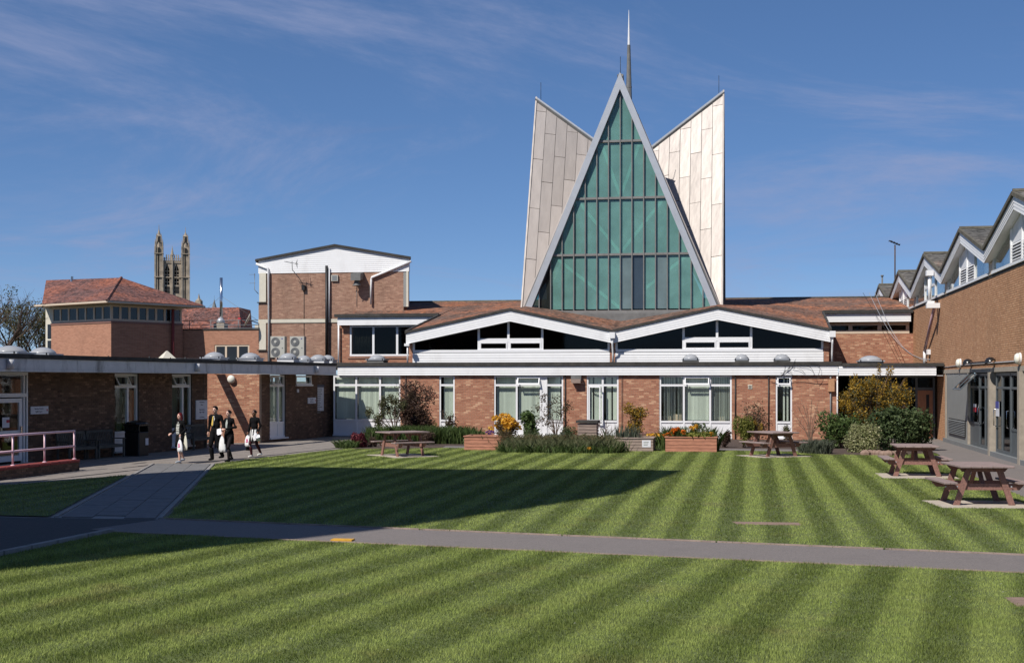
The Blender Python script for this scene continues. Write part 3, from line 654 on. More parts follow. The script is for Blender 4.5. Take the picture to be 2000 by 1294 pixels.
bx('lamp_glass', 'wood_grey', v, fx(1126) - .20, fx(1126) + .22, 59.985, 59.999, 2.52, 2.70)
# loose cables draped over the fascia
for k in range(7):
    x0 = fx(1540 + k * 9); pts = [(x0 - .5 + k * .05 + .35 * math.sin(t * 3 + k), 60.14 - .02 * k, 3.48 - .62 * t + .12 * math.sin(t * 5 + k)) for t in np.linspace(0, 1, 9)]
    pipe('cable', 'black', mb, pts, .008, 5)
pipe('cable', 'black', mb, [(fx(1500) + i * .25, 60.05, 2.85 - .04 * math.sin(i * .9) - .004 * i) for i in range(13)], .014, 5)

# upper storey: twin gables, folded roof
GY = 62.9; MG = frame((0, GY, 0), (1, 0)); MGF = frame((0, GY - .4, 0), (1, 0)); YF = GY - .4
gA, gB, gC, gD, gE = [(XY(px, YF), ZY(px, py, YF)) for px, py in ((793, 649), (996, 606), (1196, 649), (1401, 602), (1622, 646))]
zl = (gA[1] + gC[1] + gE[1]) / 3; zh = (gB[1] + gD[1]) / 2
gA, gB, gC, gD, gE = [(p[0], z) for p, z in zip((gA, gB, gC, gD, gE), (zl, zh, zl, zh, zl))]
RY, RZ = 80.0, 7.46
XW0, XW1 = XY(663, 71), 8.66
def roof_strip(p, q, pb, qb, n=8):
    """one folded roof plate between two fall lines"""
    b = MB()
    for i in range(n):
        for (t0, t1) in ((i / n, (i + 1) / n),):
            P = [Vector(p).lerp(Vector(pb), t) for t in (t0, t1)]; Q = [Vector(q).lerp(Vector(qb), t) for t in (t0, t1)]
            b.poly([P[0], Q[0], Q[1], P[1]])
    return b
def up(g, y=YF - .06): return (g[0], y, g[1] + .06)
pl = [gA, gB, gC, gD, gE]
xv = XY(845, 71); xe = XY(1612, 71)
rb = [(gA[0] - .55, RY, RZ), (gB[0], RY, RZ), (gC[0], RY, RZ), (gD[0], RY, RZ), (gE[0] + .3, RY, RZ)]
for i in range(4): roof_strip(up(pl[i]), up(pl[i + 1]), rb[i], rb[i + 1]).build('roof_slope', 'tile_lichen', mb)
def on_edge(a, b, Y): t = (Y - a[1]) / (b[1] - a[1]); return Vector(a).lerp(Vector(b), t)
VL = on_edge(up(gA), rb[0], 71.0); VR = on_edge(up(gE), rb[4], 71.0); zw = (VL.z + VR.z) / 2
one('roof_slope', 'tile_lichen', mb, lambda b: b.poly([(XW0 - .15, 70.6, zw - .02), (VL.x, 70.6, zw - .02), VL, rb[0], (XW0 - .15, RY, RZ)]))
one('roof_slope', 'tile_lichen', mb, lambda b: b.poly([(VR.x, 70.6, zw - .02), (XW1, 70.6, zw - .02), (XW1, RY, RZ), rb[4], VR]))
pipe('ridge_tile', 'felt_moss', mb, [(XW0 - .1, RY, RZ), (XW1, RY, RZ)], .09, 6)
one('rear_roof', 'tile_lichen', mb, lambda b: b.poly([(XW0 - .15, RY, RZ), (XW1, RY, RZ), (XW1, 92, 5.2), (XW0 - .15, 92, 5.2)]))
# rake fascias and felt edges
def rake(M, a, b_, depth, n, parent, y0=-.0):
    f = MB(M); f.prism([(a[0], .012, a[1] - depth), (b_[0], .012, b_[1] - depth), (b_[0], .012, b_[1]), (a[0], .012, a[1])], (0, .03, 0)); f = f.build('fascia', 'white', parent)
    for i in range(n):
        lo, hi = -depth + depth * i / n, -depth + depth * (i + 1) / n - .007
        q = MB(M); q.prism([(a[0], -.012, a[1] + lo), (b_[0], -.012, b_[1] + lo), (b_[0], 0, b_[1] + hi), (a[0], 0, a[1] + hi)], (0, .011, 0)); q.build('board', 'white', f)
    return f
for a, b_ in zip(pl[:-1], pl[1:]):
    rake(MGF, a, b_, .52, 5, mb)
    q = MB(MGF); q.prism([(a[0], -.07, a[1] + .002), (b_[0], -.07, b_[1] + .002), (b_[0], -.07, b_[1] + .11), (a[0], -.07, a[1] + .11)], (0, .14, 0)); q.build('roof_edge', 'felt', mb)
    q = MB(MGF); q.prism([(a[0], .044, a[1] - .52), (b_[0], .044, b_[1] - .52), (b_[0], .044, b_[1] - .49), (a[0], .044, a[1] - .49)], (0, .4, 0)); q.build('soffit', 'white', mb)
for e, s in ((gA, -1), (gE, 1)):                                   # verge boards running back from the outer corners
    p0 = Vector((e[0], YF - .05, e[1] + .05)); p1 = VL if s < 0 else VR
    b = MB(); b.bar(p0, p1, .10, .16); b.build('verge_board', 'felt', mb)
    b = MB(); b.prism([(e[0], YF, e[1] - .5), (e[0], 71, p1.z - .5 + .0), (e[0], 71, p1.z - .08), (e[0], YF, e[1] - .02)], (-.05 * s, 0, 0)); b.build('side_wall', 'brick_red', mb)
# gable glazing
def gz(x):                                          # underside of the rake at x
    for a, b_ in zip(pl[:-1], pl[1:]):
        if a[0] <= x <= b_[0]: return a[1] + (b_[1] - a[1]) * (x - a[0]) / (b_[0] - a[0]) - .50
    return zl
ZS0, ZS1 = 3.60, 4.02                               # board band, sill
for gl, gr, pxs in ((gA, gC, (808, 935, 993, 1059, 1189)), (gC, gE, (1204, 1335, 1400.5, 1467, 1606))):
    xs = [XY(p, GY) for p in pxs]; zb = ZY(1000, 684.5, GY)
    boards('board_band', 'white', mb, MG, xs[0] - .05, xs[-1] + .05, 3.48, zb - .10, 4)
    q = MB(MG); q.box(xs[0] - .03, xs[-1] + .03, -.04, .10, zb - .08, zb + .05)
    for i, x in enumerate(xs):
        w = .055; t = gz(x); q.prism([(x - w, 0, zb + .05), (x + w, 0, zb + .05), (x + w, 0, gz(min(x + w, xs[-1]))), (x - w, 0, gz(max(x - w, xs[0])))], (0, .09, 0))
    zt = ZY(1000, 664, GY); q.box(xs[1] + .06, xs[3] - .06, -.012, .08, zt - .09, zt + .09)
    wfr = q.build('gable_window', 'white_upvc', mb)
    for i in range(4):
        a, b_ = xs[i] + .055, xs[i + 1] - .055
        def pane(z0, top):
            ps = [(a, .03, z0), (b_, .03, z0)] + ([(b_, .03, gz(b_)), (a, .03, gz(a))] if top is None else [(b_, .03, top), (a, .03, top)])
            q = MB(MG); q.prism(ps, (0, .01, 0)); q.build('pane', 'glass_dark', wfr)
        if i in (1, 2):
            pane(zb + .05, zt - .09); pane(zt + .09, None)
            q = MB(MG)
            for (u0, u1, z0, z1) in ((a, b_, zb + .05, zb + .11), (a, b_, zt - .15, zt - .09), (a, a + .06, zb + .11, zt - .15), (b_ - .06, b_, zb + .11, zt - .15)): q.box(u0, u1, -.02, .028, z0, z1)
            q.build('opening_light', 'white_upvc', wfr)
        else: pane(zb + .05, None)
    wl_, wr_ = xs[0] - .05, xs[-1] + .05
    for (u0, u1) in ((gl[0] + .04, wl_), (wr_, gr[0] - .04)):
        if u1 - u0 > .03: wall(mb, MG, [(u0, u1, 3.47, zl - .42)], .25, 'brick_red')
one('interior', 'interior_dark', mb, lambda b: (b.poly([(gA[0] + .2, 66.5, 3.5), (gE[0] - .2, 66.5, 3.5), (gE[0] - .2, 66.5, zl - .0), (gA[0] + .2, 66.5, zl - .0)]), b.poly([(gA[0] + .2, 62.95, 3.52), (gE[0] - .2, 62.95, 3.52), (gE[0] - .2, 66.5, 3.52), (gA[0] + .2, 66.5, 3.52)])))
for px in (1196, 1626): 
    x = XY(px, GY - .5); bx('hopper_head', 'white', mb, x - .13, x + .13, GY - .62, GY - .44, zl - .30, zl - .02); pipe('downpipe', 'white', mb, [(x, GY - .52, zl - .3), (x, GY - .45, zl - .6), (x, GY - .2, 3.9), (x, GY - .2, 3.48)], .045)
x = XY(796, GY - .5); bx('hopper_head', 'white', mb, x - .14, x + .1, GY - .6, GY - .42, zl - .62, zl - .50); pipe('downpipe', 'white', mb, [(x, GY - .5, zl - .6), (x, GY - .5, 3.48)], .04)

# left wing window storey and right wing strip window (set back)
MW = frame((0, 71, 0), (1, 0)); MWF = frame((0, 70.65, 0), (1, 0))
zf1 = ZY(700, 619, 70.65); zf0 = ZY(700, 634.5, 70.65)
boards('fascia', 'white', mb, MWF, XW0, VL.x - .15, zf0, zf1, 4)
bx('roof_edge', 'felt', mb, XW0 - .15, VL.x, 70.5, 70.78, zf1 + .003, zf1 + .17)
x0, x1, x2 = XY(683, 71), XY(790, 71), XY(835, 71)
wz0, wz1 = ZY(700, 695, 71), zf0 - .01
window(mb, MW, x0, VL.x + .3, wz0, wz1, [x0, XY(729, 71), XY(775.5, 71), VL.x + .3], gm='glass_dark', fw=.10, name='window')
wall(mb, MW, [(XW0, x0, 3.47, wz1), (x0, VL.x + .3, 3.47, wz0 - .01)], .3, 'brick_red')
bx('window_sill', 'brick_tower', mb, x0 - .1, VL.x + .3, -.05, .05, wz0 - .14, wz0 - .003, MW)
one('interior', 'interior_dark', mb, lambda b: (b.poly([(XW0, 73.5, 3.4), (VL.x + .5, 73.5, 3.4), (VL.x + .5, 73.5, 6.2), (XW0, 73.5, 6.2)]),))
for k in range(9):
    x = x0 + .25 + k * .1; pipe('curtain', 'curtain', mb, [(x, 71.28 + .05 * (k % 2), wz0 + .05), (x, 71.28 + .05 * (k % 2), wz1)], .06, 6)
pipe('downpipe', 'white', mb, [(XW0 - .0, 70.85, zf0), (XW0 - .0, 70.85, 3.47)], .05)
bx('flat_roof', 'felt', mb, XW0 - 3.5, 9.0, 64.21, 71.2, 3.25, 3.45)
zf1 = ZY(1700, 611.5, 70.65); zf0 = ZY(1700, 628, 70.65); xr0 = XY(1613, 70.65)
boards('fascia', 'white', mb, MWF, VR.x + .1, 8.5, zf0, zf1, 4)
bx('roof_edge', 'felt', mb, VR.x, 8.6, 70.5, 70.78, zf1 + .003, zf1 + .17)
wz0 = ZY(1700, 651, 71); xs = [VR.x - .6, XY(1661, 71), XY(1718, 71), XY(1776, 71)]
window(mb, MW, xs[0], xs[-1], wz0, zf0 - .01, xs, gm='glass_dark', fm='cream', fw=.17, name='strip_window')
wall(mb, MW, [(xs[0], 8.66, 3.40, wz0 - .01)], .3, 'brick_red')
one('interior', 'interior_dark', mb, lambda b: b.poly([(VR.x - 1, 74, 3.4), (8.6, 74, 3.4), (8.6, 74, 6.4), (VR.x - 1, 74, 6.4)]))

# glazed entrance link between the range and the hall
MLK = frame((0, 60.15, 0), (1, 0)); ML2 = frame((0, 62.3, 0), (1, 0))
boards('fascia', 'white', mb, MLK, 4.17, 8.30, 2.86, 3.26, 4)
bx('flat_roof', 'felt', mb, 4.32, 8.62, 60.05, 64.2, 3.262, 3.40)
bx('soffit', 'white', mb, 4.17, 8.60, 60.2, 62.3, 2.84, 2.858)
xs = [XY(p, 62.3) for p in (1660, 1740, 1790, 1824)]
lk = MB(ML2)
for x in xs + [XY(1700, 62.3)]: lk.box(x - .05, x + .05, 0, .1, 0, 2.84)
lk.box(xs[0], xs[-1], -.02, .08, 2.20, 2.32); lk.box(xs[0], xs[-1], -.02, .08, 2.76, 2.84); lk.box(xs[0], xs[-1], .002, .08, 0, .12)
ent = lk.build('entrance_screen', 'dark_frame', mb)
for a, b_ in ((xs[0], XY(1700, 62.3)), (XY(1700, 62.3), xs[1]), (xs[1], xs[2])): bx('pane', 'glass_dark', ent, a + .05, b_ - .05, .03, .04, .12, 2.2, ML2)
bx('pane', 'glass_dark', ent, xs[0] + .05, xs[-1] - .05, .03, .04, 2.32, 2.76, ML2)
dr = bx('door', 'wood_door', mb, xs[2] + .05, xs[3] - .05, -.01, .04, .05, 2.19, ML2)
bx('vision_slot', 'black', dr, xs[2] + .42, xs[2] + .55, -.016, -.011, .5, 2.0, ML2)
pipe('door_handle', 'steel', dr, [(xs[2] + .15, 62.25, .85), (xs[2] + .15, 62.22, .9), (xs[2] + .15, 62.22, 1.25), (xs[2] + .15, 62.25, 1.3)], .02)
bx('notice', 'sign_red', mb, XY(1762, 62.2), XY(1771, 62.2), -.06, -.055, 1.25, 1.40, ML2)
bx('notice', 'sign_white', mb, XY(1762, 62.2), XY(1771, 62.2), -.06, -.055, 1.41, 1.55, ML2)
one('interior', 'interior_dark', mb, lambda b: b.poly([(4.2, 65, 0), (9, 65, 0), (9, 65, 3), (4.2, 65, 3)]))
wall(mb, frame((4.2, 60.6, 0), (0, 1)), [(0, 1.7, 0, 2.84)], .05, 'brick_red')

# ------------------------------------------------------------------ chapel: four tall glazed gables whose ridges fall to the middle, spire
CX, CY0, CYc, HW = -6.1, 67.5, 72.6, 5.1
ZB, ZA, ZC = 6.20, 18.2, 14.4
ch = thing('chapel', 'pointed chapel with tall teal glass gable, flanking pale metal wings and slender spire', 'chapel', (CX, CYc, 0))
ctr = Vector((CX, CYc, ZC))
cor = {(i_, j_): Vector((CX + i_ * HW, CYc + j_ * HW, ZB)) for i_ in (-1, 1) for j_ in (-1, 1)}
apx = {'f': Vector((CX, CYc - HW, ZA)), 'b': Vector((CX, CYc + HW, ZA)), 'l': Vector((CX - HW, CYc, ZA)), 'r': Vector((CX + HW, CYc, ZA))}
def clip(poly, n, d):
    out = []
    for i in range(len(poly)):
        a, b_ = poly[i], poly[(i + 1) % len(poly)]; da, db = a[0] * n[0] + a[1] * n[1] - d, b_[0] * n[0] + b_[1] * n[1] - d
        if da <= 0: out.append(a)
        if (da < 0 < db) or (db < 0 < da):
            t = da / (da - db); out.append((a[0] + (b_[0] - a[0]) * t, a[1] + (b_[1] - a[1]) * t))
    return out
def clad(ap, co, panels=True):
    """one metal wing: apex, corner, centre; vertical strips of staggered sheets"""
    v = (ap - co).normalized(); n = (co - ap).cross(ctr - ap).normalized(); u = v.cross(n).normalized()
    if (ctr - co).dot(u) < 0: u = -u
    if n.dot(co - ctr + Vector((0, 0, 3))) < 0: n = -n
    tri = [((p - co).dot(u), (p - co).dot(v)) for p in (co, ap, ctr)]
    b = MB(); b.prism([co - n * .06, ap - n * .06, ctr - n * .06], -n * .12); w = b.build('metal_wing', 'lead', ch)
    if not panels:
        b = MB(); b.prism([co, ap, ctr], -n * .05); b.build('panel', 'cladding', w); return
    L = (ap - co).length; sw = .60; k = 0
    while k * sw < max(p[0] for p in tri):
        r0 = -(k * 1.37 % 3.05); r = r0
        while r < L:
            P = clip(clip(clip(clip(tri, (-1, 0), -(k * sw + .012)), (1, 0), (k + 1) * sw - .012), (0, -1), -(r + .014)), (0, 1), r + 3.05 - .014)
            if len(P) >= 3 and abs(sum(P[i][0] * P[(i + 1) % len(P)][1] - P[(i + 1) % len(P)][0] * P[i][1] for i in range(len(P)))) > .02:
                tl = random.uniform(-.006, .006); q = MB(); q.prism([co + u * p[0] + v * p[1] + n * (tl + .004 * random.random()) for p in P], -n * .05); q.build('panel', 'cladding', w)
            r += 3.05
        k += 1
    b = MB(); b.bar(co + (ap - co) * .0, ap + v * .05, .08, .10); b.build('edge_trim', 'cladding', w)
    b = MB(); b.bar(ap, ctr, .12, .10); b.build('edge_trim', 'alu', w)
clad(apx['l'], cor[(-1, -1)]); clad(apx['r'], cor[(1, -1)])
for a_, c_ in (('f', (-1, -1)), ('f', (1, -1)), ('l', (-1, 1)), ('r', (1, 1)), ('b', (-1, 1)), ('b', (1, 1))): clad(apx[a_], cor[c_], False)
# front glazing, in the plane of the gable
YG = CY0 - .05; MC = frame((CX, YG, 0), (1, 0))
hb = HW - .12; ht = ZA - ZB
def half(z): return hb * (ZA - z) / ht
fr_ = .25                                             # width of the raking frame, measured level
q = MB(MC)
for s in (-1, 1):
    q.prism([(s * hb, -.25, ZB - .15), (s * (hb - fr_ * 1.35), -.25, ZB - .15), (0, -.25, ZA - .85), (0, -.25, ZA + .0), ], (0, .45, 0))
gf = q.build('gable_frame', 'alu', ch)
def hin(z): return max(0, (hb - fr_ * 1.35) * (ZA - .85 - z) / (ZA - .85 - ZB + .15))
zrow = [ZB, ZY(1212, 497, YG), ZY(1212, 387, YG), ZY(1212, 276, YG), ZA - .9]
q = MB(MC)
for z in zrow[1:4]: bx('transom', 'mullion', ch, -hin(z), hin(z), -.08, .10, z - .05, z + .06, MC)
bx('bottom_rail', 'mullion', ch, -hb + .2, hb - .2, -.30, .12, ZB - .22, ZB - .02, MC)
msp = .593
for i in range(-8, 9):
    x = i * msp; zt = ZA - .85 - abs(x) / ((hb - fr_ * 1.35) / (ZA - .85 - ZB + .15))
    if zt > ZB + .3: bx('mullion', 'mullion', gf, x - .025, x + .025, -.11, .09, ZB - .02, zt, MC)
special = {(1, 0): 'glass_clear', (2, 0): 'glass_slate', (4, 0): 'glass_clear', (-7, 0): 'glass_dim'}
for r in range(4):
    z0, z1 = zrow[r] + .06, zrow[r + 1] - .05
    if r == 3: z1 = ZA - .9
    for i in range(-9, 9):
        a, b_ = i * msp + .026, (i + 1) * msp - .026
        P = clip(clip([(a, z0), (b_, z0), (b_, z1), (a, z1)], ((ZA - .85 - ZB + .15), (hb - fr_ * 1.35)), (hb - fr_ * 1.35) * (ZA - .85)), (-(ZA - .85 - ZB + .15), (hb - fr_ * 1.35)), (hb - fr_ * 1.35) * (ZA - .85))
        if len(P) < 3: continue
        q = MB(MC); q.prism([(p[0], .02 + random.uniform(-.004, .004), p[1]) for p in P], (0, .012, 0)); q.build('pane', special.get((i + (1 if i >= 0 else 0), r), 'glass_teal'), gf)
# steel bracing behind the glass, floor and dark interior
for r in range(3):
    z0, z1 = zrow[r], zrow[r + 1]
    for s in (-1, 1): b = MB(MC); b.bar((0, .10, z0 + .1), (s * (hin(z1) - .1), .10, z1 - .1), .12, .15); b.build('brace', 'white', ch)
bx('post', 'white', ch, -.07, .07, .17, .29, ZB, zrow[3] + 2, MC)
one('interior', 'interior', ch, lambda b: (b.poly([(CX - hb + .5, YG + 2.2, ZB - .2), (CX + hb - .5, YG + 2.2, ZB - .2), (CX, YG + 2.2, ZA - 1.6)]),))
bx('kerb_flashing', 'lead', ch, CX - hb - .1, CX + hb + .1, CY0 - .45, CY0 + .1, ZB - .75, ZB - .18)
bx('base_wall', 'lead', ch, CX - hb, CX + hb, CY0 + .15, CYc + HW, 4.5, ZB - .1)
# spire and lightning rods
sp = MB(); sp.lathe((CX, CYc, 0), [(.24, ZC - .8), (.205, 16.5), (.15, 18.6), (.085, 20.9)], 8); sp_ = sp.build('spire', 'lead', ch)
sp = MB(); sp.lathe((CX, CYc, 0), [(.07, 20.9), (.012, ZY(1224, 20, CYc))], 8); sp.build('spire_tip', 'white', sp_)
for z in (16.5, 18.6): one('collar', 'lead', sp_, lambda b: b.lathe((CX, CYc, z), [(.215 - (z - 16.5) * .026, -.04), (.215 - (z - 16.5) * .026, .04)], 8))
for k, p in apx.items():
    if k != 'b': pipe('lightning_rod', 'black', ch, [p + Vector((.25 if k == 'l' else (-.25 if k == 'r' else 0), 0, -.15)), p + Vector((.25 if k == 'l' else (-.25 if k == 'r' else 0), 0, .85))], .014, 5)
# ------------------------------------------------------------------ brick tower block behind the left wing
TY = 74.0; MT = frame((0, TY, 0), (1, 0))
def tx(px): return XY(px, TY)
def tz(py, px=650): return ZY(px, py, TY)
tb = thing('tower_block', 'brown brick block with white boarded gable and black flue pipe behind the left wing', 'building', (tx(650), TY, 0))
T0, T1, TZ = tx(505), tx(799), tz(531)
wall(tb, MT, [(tx(522), tx(788), tz(622), TZ), (T0, tx(522), tz(622), tz(588)), (T0, tx(663), 3.3, tz(630))], .3, 'brick_tower')
bx('concrete_band', 'cream_stone', tb, T0, tx(664), -.05, .2, tz(629.5), tz(622.5), MT)
for z0, z1 in ((tz(588), tz(531)), (tz(682), tz(629.5))): bx('corner_panel', 'cream_stone', tb, tx(507), tx(520), -.06, .1, z0, z1, MT)
for px in (791.5,): bx('corner_panel', 'grey_panel', tb, tx(788), tx(797), .0, .3, tz(600), tz(531), MT); bx('corner_panel', 'cream_stone', tb, tx(794), tx(798), -.06, .0, tz(600), tz(531), MT)  # grey panel puts the shade on the pale column's left side into colour
bx('sill_block', 'felt', tb, tx(503), tx(521), -.10, .05, tz(684), tz(682.3), MT); bx('sill_block', 'felt', tb, tx(503), tx(521), -.10, .05, tz(590), tz(588.3), MT)
zg, ze, za = tz(532), tz(507), tz(481)
xm = tx(655)
nB = 13; f_ = MB(MT); f_.prism([(T0, -.02, zg), (T1, -.02, zg), (T1, -.02, ze), (xm, -.02, za), (T0, -.02, ze)], (0, .2, 0)); f_ = f_.build('gable_boarding', 'white', tb)
for i in range(nB):
    z0, z1 = zg + (za - zg) * i / nB, zg + (za - zg) * (i + 1) / nB - .008
    def xl(z): return T0 if z <= ze else T0 + (xm - T0) * (z - ze) / (za - ze)
    def xr_(z): return T1 if z <= ze else T1 + (xm - T1) * (z - ze) / (za - ze)
    P = [(xl(z0), -.042, z0), (xr_(z0), -.042, z0), (xr_(z1), -.03, z1), (xl(z1), -.03, z1)]
    q = MB(MT); q.prism(P, (0, .009, 0)); q.build('board', 'white', f_)
q = MB(MT)
for a, b_ in (((T0 - .15, ze - .03), (xm, za)), ((xm, za), (T1 + .15, ze - .03))): q.prism([(a[0], -.16, a[1]), (b_[0], -.16, b_[1]), (b_[0], -.16, b_[1] + .12), (a[0], -.16, a[1] + .12)], (-2.6, 9, 0))
q.build('roof', 'felt', tb)
one('core', 'brick_far', tb, lambda b: b.prism([(T0 + .02, TY + .32, 3.3), (T1 - .2, TY + .32, 3.3), (T1 - 2.7, TY + 9, 3.3), (T0 - 2.4, TY + 9, 3.3)], (0, 0, zg - 3.3)))
pipe('downpipe', 'white', tb, [(T0 - .1, TY - .12, tz(513)), (tx(524), TY - .12, tz(522)), (tx(526), TY - .12, tz(530)), (tx(526), TY - .12, 3.5)], .07)
pipe('downpipe', 'white', tb, [(T1 + .15, TY - .12, tz(513)), (tx(727), TY - .12, tz(543)), (tx(726), TY - .12, tz(548)), (tx(726), TY - .12, tz(595))], .07)
pipe('flue_pipe', 'black', tb, [(tx(640), TY - .2, 3.4), (tx(640), TY - .2, tz(519))], .085, 10)
pipe('downpipe', 'white', tb, [(tx(644), TY - .12, tz(630)), (tx(644), TY - .12, tz(523))], .05)
v = bx('vent_box', 'ac_case', tb, tx(648), tx(661), -.12, -.01, tz(549), tz(537), MT)
bx('vent_grille', 'grey_metal', v, tx(650), tx(659), -.13, -.121, tz(547.5), tz(538.5), MT)
pipe('cable', 'black', tb, [(tx(594), TY - .03, tz(560)), (tx(594), TY - .03, tz(655))], .012, 4); pipe('cable', 'grey_metal', tb, [(tx(697), TY - .03, tz(560)), (tx(697), TY - .03, tz(600))], .012, 4)
# bell under its hood
bl = thing('school_bell', 'grey metal bell hanging under a wooden hood on the brick tower block', 'bell', (tx(701), TY, tz(560)))
h0 = TY - .75
one('hood', 'lead', bl, lambda b: b.prism([(tx(692), TY - .02, tz(533)), (tx(692), h0, tz(536)), (tx(692), h0, tz(550)), (tx(692), TY - .02, tz(545))], (tx(711) - tx(692), 0, 0)))
one('bell_cup', 'lead', bl, lambda b: b.lathe((tx(701), TY - .42, tz(558)), [(.05, .30), (.13, .27), (.17, .12), (.22, .02), (.27, -.03), (.25, -.04)], 14), smooth=True)
pipe('clapper', 'black', bl, [(tx(701), TY - .42, tz(558)), (tx(701), TY - .42, tz(569)), (tx(699), TY - .42, tz(571))], .025)
# television aerial on the gable
ta = thing('television_aerial', 'television aerial on a crooked pole in front of the white tower gable', 'aerial', (tx(594), TY, tz(560)))
yA = TY - .9
pipe('mast', 'grey_metal', ta, [(tx(594), TY - .05, tz(560)), (tx(590), TY - .4, tz(545)), (tx(581), yA, tz(528)), (tx(580.5), yA, tz(512))], .022, 6)
pipe('boom', 'grey_metal', ta, [(tx(565), yA, tz(511.5)), (tx(592), yA, tz(517))], .018, 5)
for i in range(7): x, z = tx(567 + i * 3.2), tz(512 + i * .7); pipe('element', 'grey_metal', ta, [(x, yA - .16, z + .0), (x, yA + .16, z)], .01, 4)
for s in (-1, 1):
    for k in range(3): pipe('reflector', 'grey_metal', ta, [(tx(588), yA, tz(516)), (tx(592 - k), yA - .1 + .1 * k, tz(516 + s * (3 + 3 * k)))], .012, 4)
bx('bracket', 'black', ta, tx(591), tx(597), -.2, -.02, tz(566), tz(556), MT)
# air conditioning units on the flat roof
def ac(px, lab):
    y = 70.0; x = XY(px, y); z0, z1 = ZY(px, 698, y), ZY(px, 656.5, y)
    t = thing('air_conditioner', lab, 'air conditioner', (x, y, z0), 'air conditioners on the flat roof')
    w = XY(px + 14, y) - x
    bx('casing', 'ac_case', t, x - w, x + w, y, y + .38, z0, z1, bevel=.012)
    for k in (0, 1):
        zc = z0 + (z1 - z0) * (.26 + .48 * k); rx = x - w * .28
        M = Matrix.Translation((rx, y, zc)) @ Matrix.Rotation(R(90), 4, 'X')
        g = MB(M); g.lathe((0, 0, 0), [(w * .62, -.0), (w * .62, .015)], 20); g = g.build('fan_grille', 'grey_metal', t)
        h_ = MB(M); h_.lathe((0, 0, .016), [(w * .20, 0), (w * .16, .02)], 14); h_.build('fan_hub', 'ac_case', g)
        for rr in (.30, .42, .54):
            h_ = MB(M); n = 20
            h_.tube([(w * rr * math.cos(a), w * rr * math.sin(a), .02) for a in np.linspace(0, 2 * math.pi, n)], .008, 4, False); h_.build('grille_ring', 'interior', g)
    bx('badge', 'sign_blue', t, x + w * .55, x + w * .72, y - .004, y - .001, z1 - .16, z1 - .10)
    bx('valve_cover', 'grey_metal', t, x + w * .60, x + w * .75, y - .012, y - .001, z0 + .5, z0 + .56)
    for s in (-.8, .7): bx('foot', 'black', t, x + w * s, x + w * (s + .12), y, y + .36, z0 - .10, z0)
ac(542, 'left of two grey twin-fan air conditioners on the flat roof'); ac(580, 'right of two grey twin-fan air conditioners on the flat roof')
# satellite dish at the tower's left corner
sd = thing('satellite_dish', 'cream satellite dish bracketed to the left corner of the tower block', 'satellite dish', (T0, TY, tz(625)))
c = Vector((tx(490), TY - .5, tz(625))); M = Matrix.Translation(c) @ Vector((-.85, -.35, .45)).to_track_quat('Z', 'Y').to_matrix().to_4x4()
one('reflector', 'cream_stone', sd, lambda b: b.lathe((0, 0, 0), [(.01, -.06), (.2, -.045), (.33, .0), (.42, .06), (.41, .07), (.32, .012), (.2, -.03), (.01, -.045)], 20), M, smooth=True)
pipe('arm', 'grey_metal', sd, [c, c + Vector((.3, .1, -.05)), Vector((T0, TY - .05, c.z - .15))], .03, 6); pipe('feed_arm', 'coping', sd, [c + Vector((-.05, 0, -.2)), c + Vector((-.42, -.2, .10))], .022, 6)
bx('feed_horn', 'sign_red', sd, c.x - .5, c.x - .36, c.y - .26, c.y - .14, c.z + .06, c.z + .16)
ta = thing('wall_aerial', 'thin vertical aerial mast on the left edge of the tower block', 'aerial', (T0, TY, tz(560)))
pipe('mast', 'grey_metal', ta, [(T0, TY - .02, tz(572)), (tx(498.5), TY - .1, tz(564)), (tx(498.5), TY - .1, tz(532))], .022, 6)
for py in (534, 551): pipe('element', 'grey_metal', ta, [(tx(488), TY - .1, tz(py)), (tx(500), TY - .1, tz(py))], .010, 4)

# ------------------------------------------------------------------ hip-roofed building and flat annex beyond
OY = 92.0
o0 = Vector((XY(217, OY), OY)); dR = Vector((.46, .888)); dL = Vector((-.888, .46))
def hit(px, p, d):
    a, b_ = ray(px); t = (p.x * b_ - p.y * a) / (d.y * a - d.x * b_); return t
lR, lL = hit(357, o0, dR), hit(100, o0, dL)
def dep(p): return -p.x * SN + p.y * CS
def zat(py, p): return EYE + (742 - py) / FPX * dep(p)
ob_ = thing('hip_roofed_building', 'orange brick building with a red tiled hipped roof and a band of windows', 'building', (o0.x, o0.y, 0))
zE, zWt, zWb, zP = zat(592, o0), zat(594, o0), zat(626, o0), zat(630, o0)
MOR = frame((o0.x, o0.y, 0), dR); MOL = frame((o0.x + dL.x * lL, o0.y + dL.y * lL, 0), -dL)
for M, L in ((MOR, lR), (MOL, lL)):
    bx('wall', 'brick_far', ob_, 0, L, .0 if M is MOR else .002, .4, 0, zP, M); bx('dark_band', 'wood_table', ob_, -.03, L + .03, -.05, .05, zP + .003, zWb, M)
    n = 8 if M is MOR else 7; L2 = L
    window(ob_, M, .05, L2 - .05, zWb + .003, zWt, [.05 + (L2 - .1) * i / n for i in range(n + 1)], fm='cream', gm='glass_far', fw=.16, d=.10, name='window_band')
    bx('interior', 'interior_dark', ob_, .1, L - .1, .8, .9, zWb, zWt + .3, M)
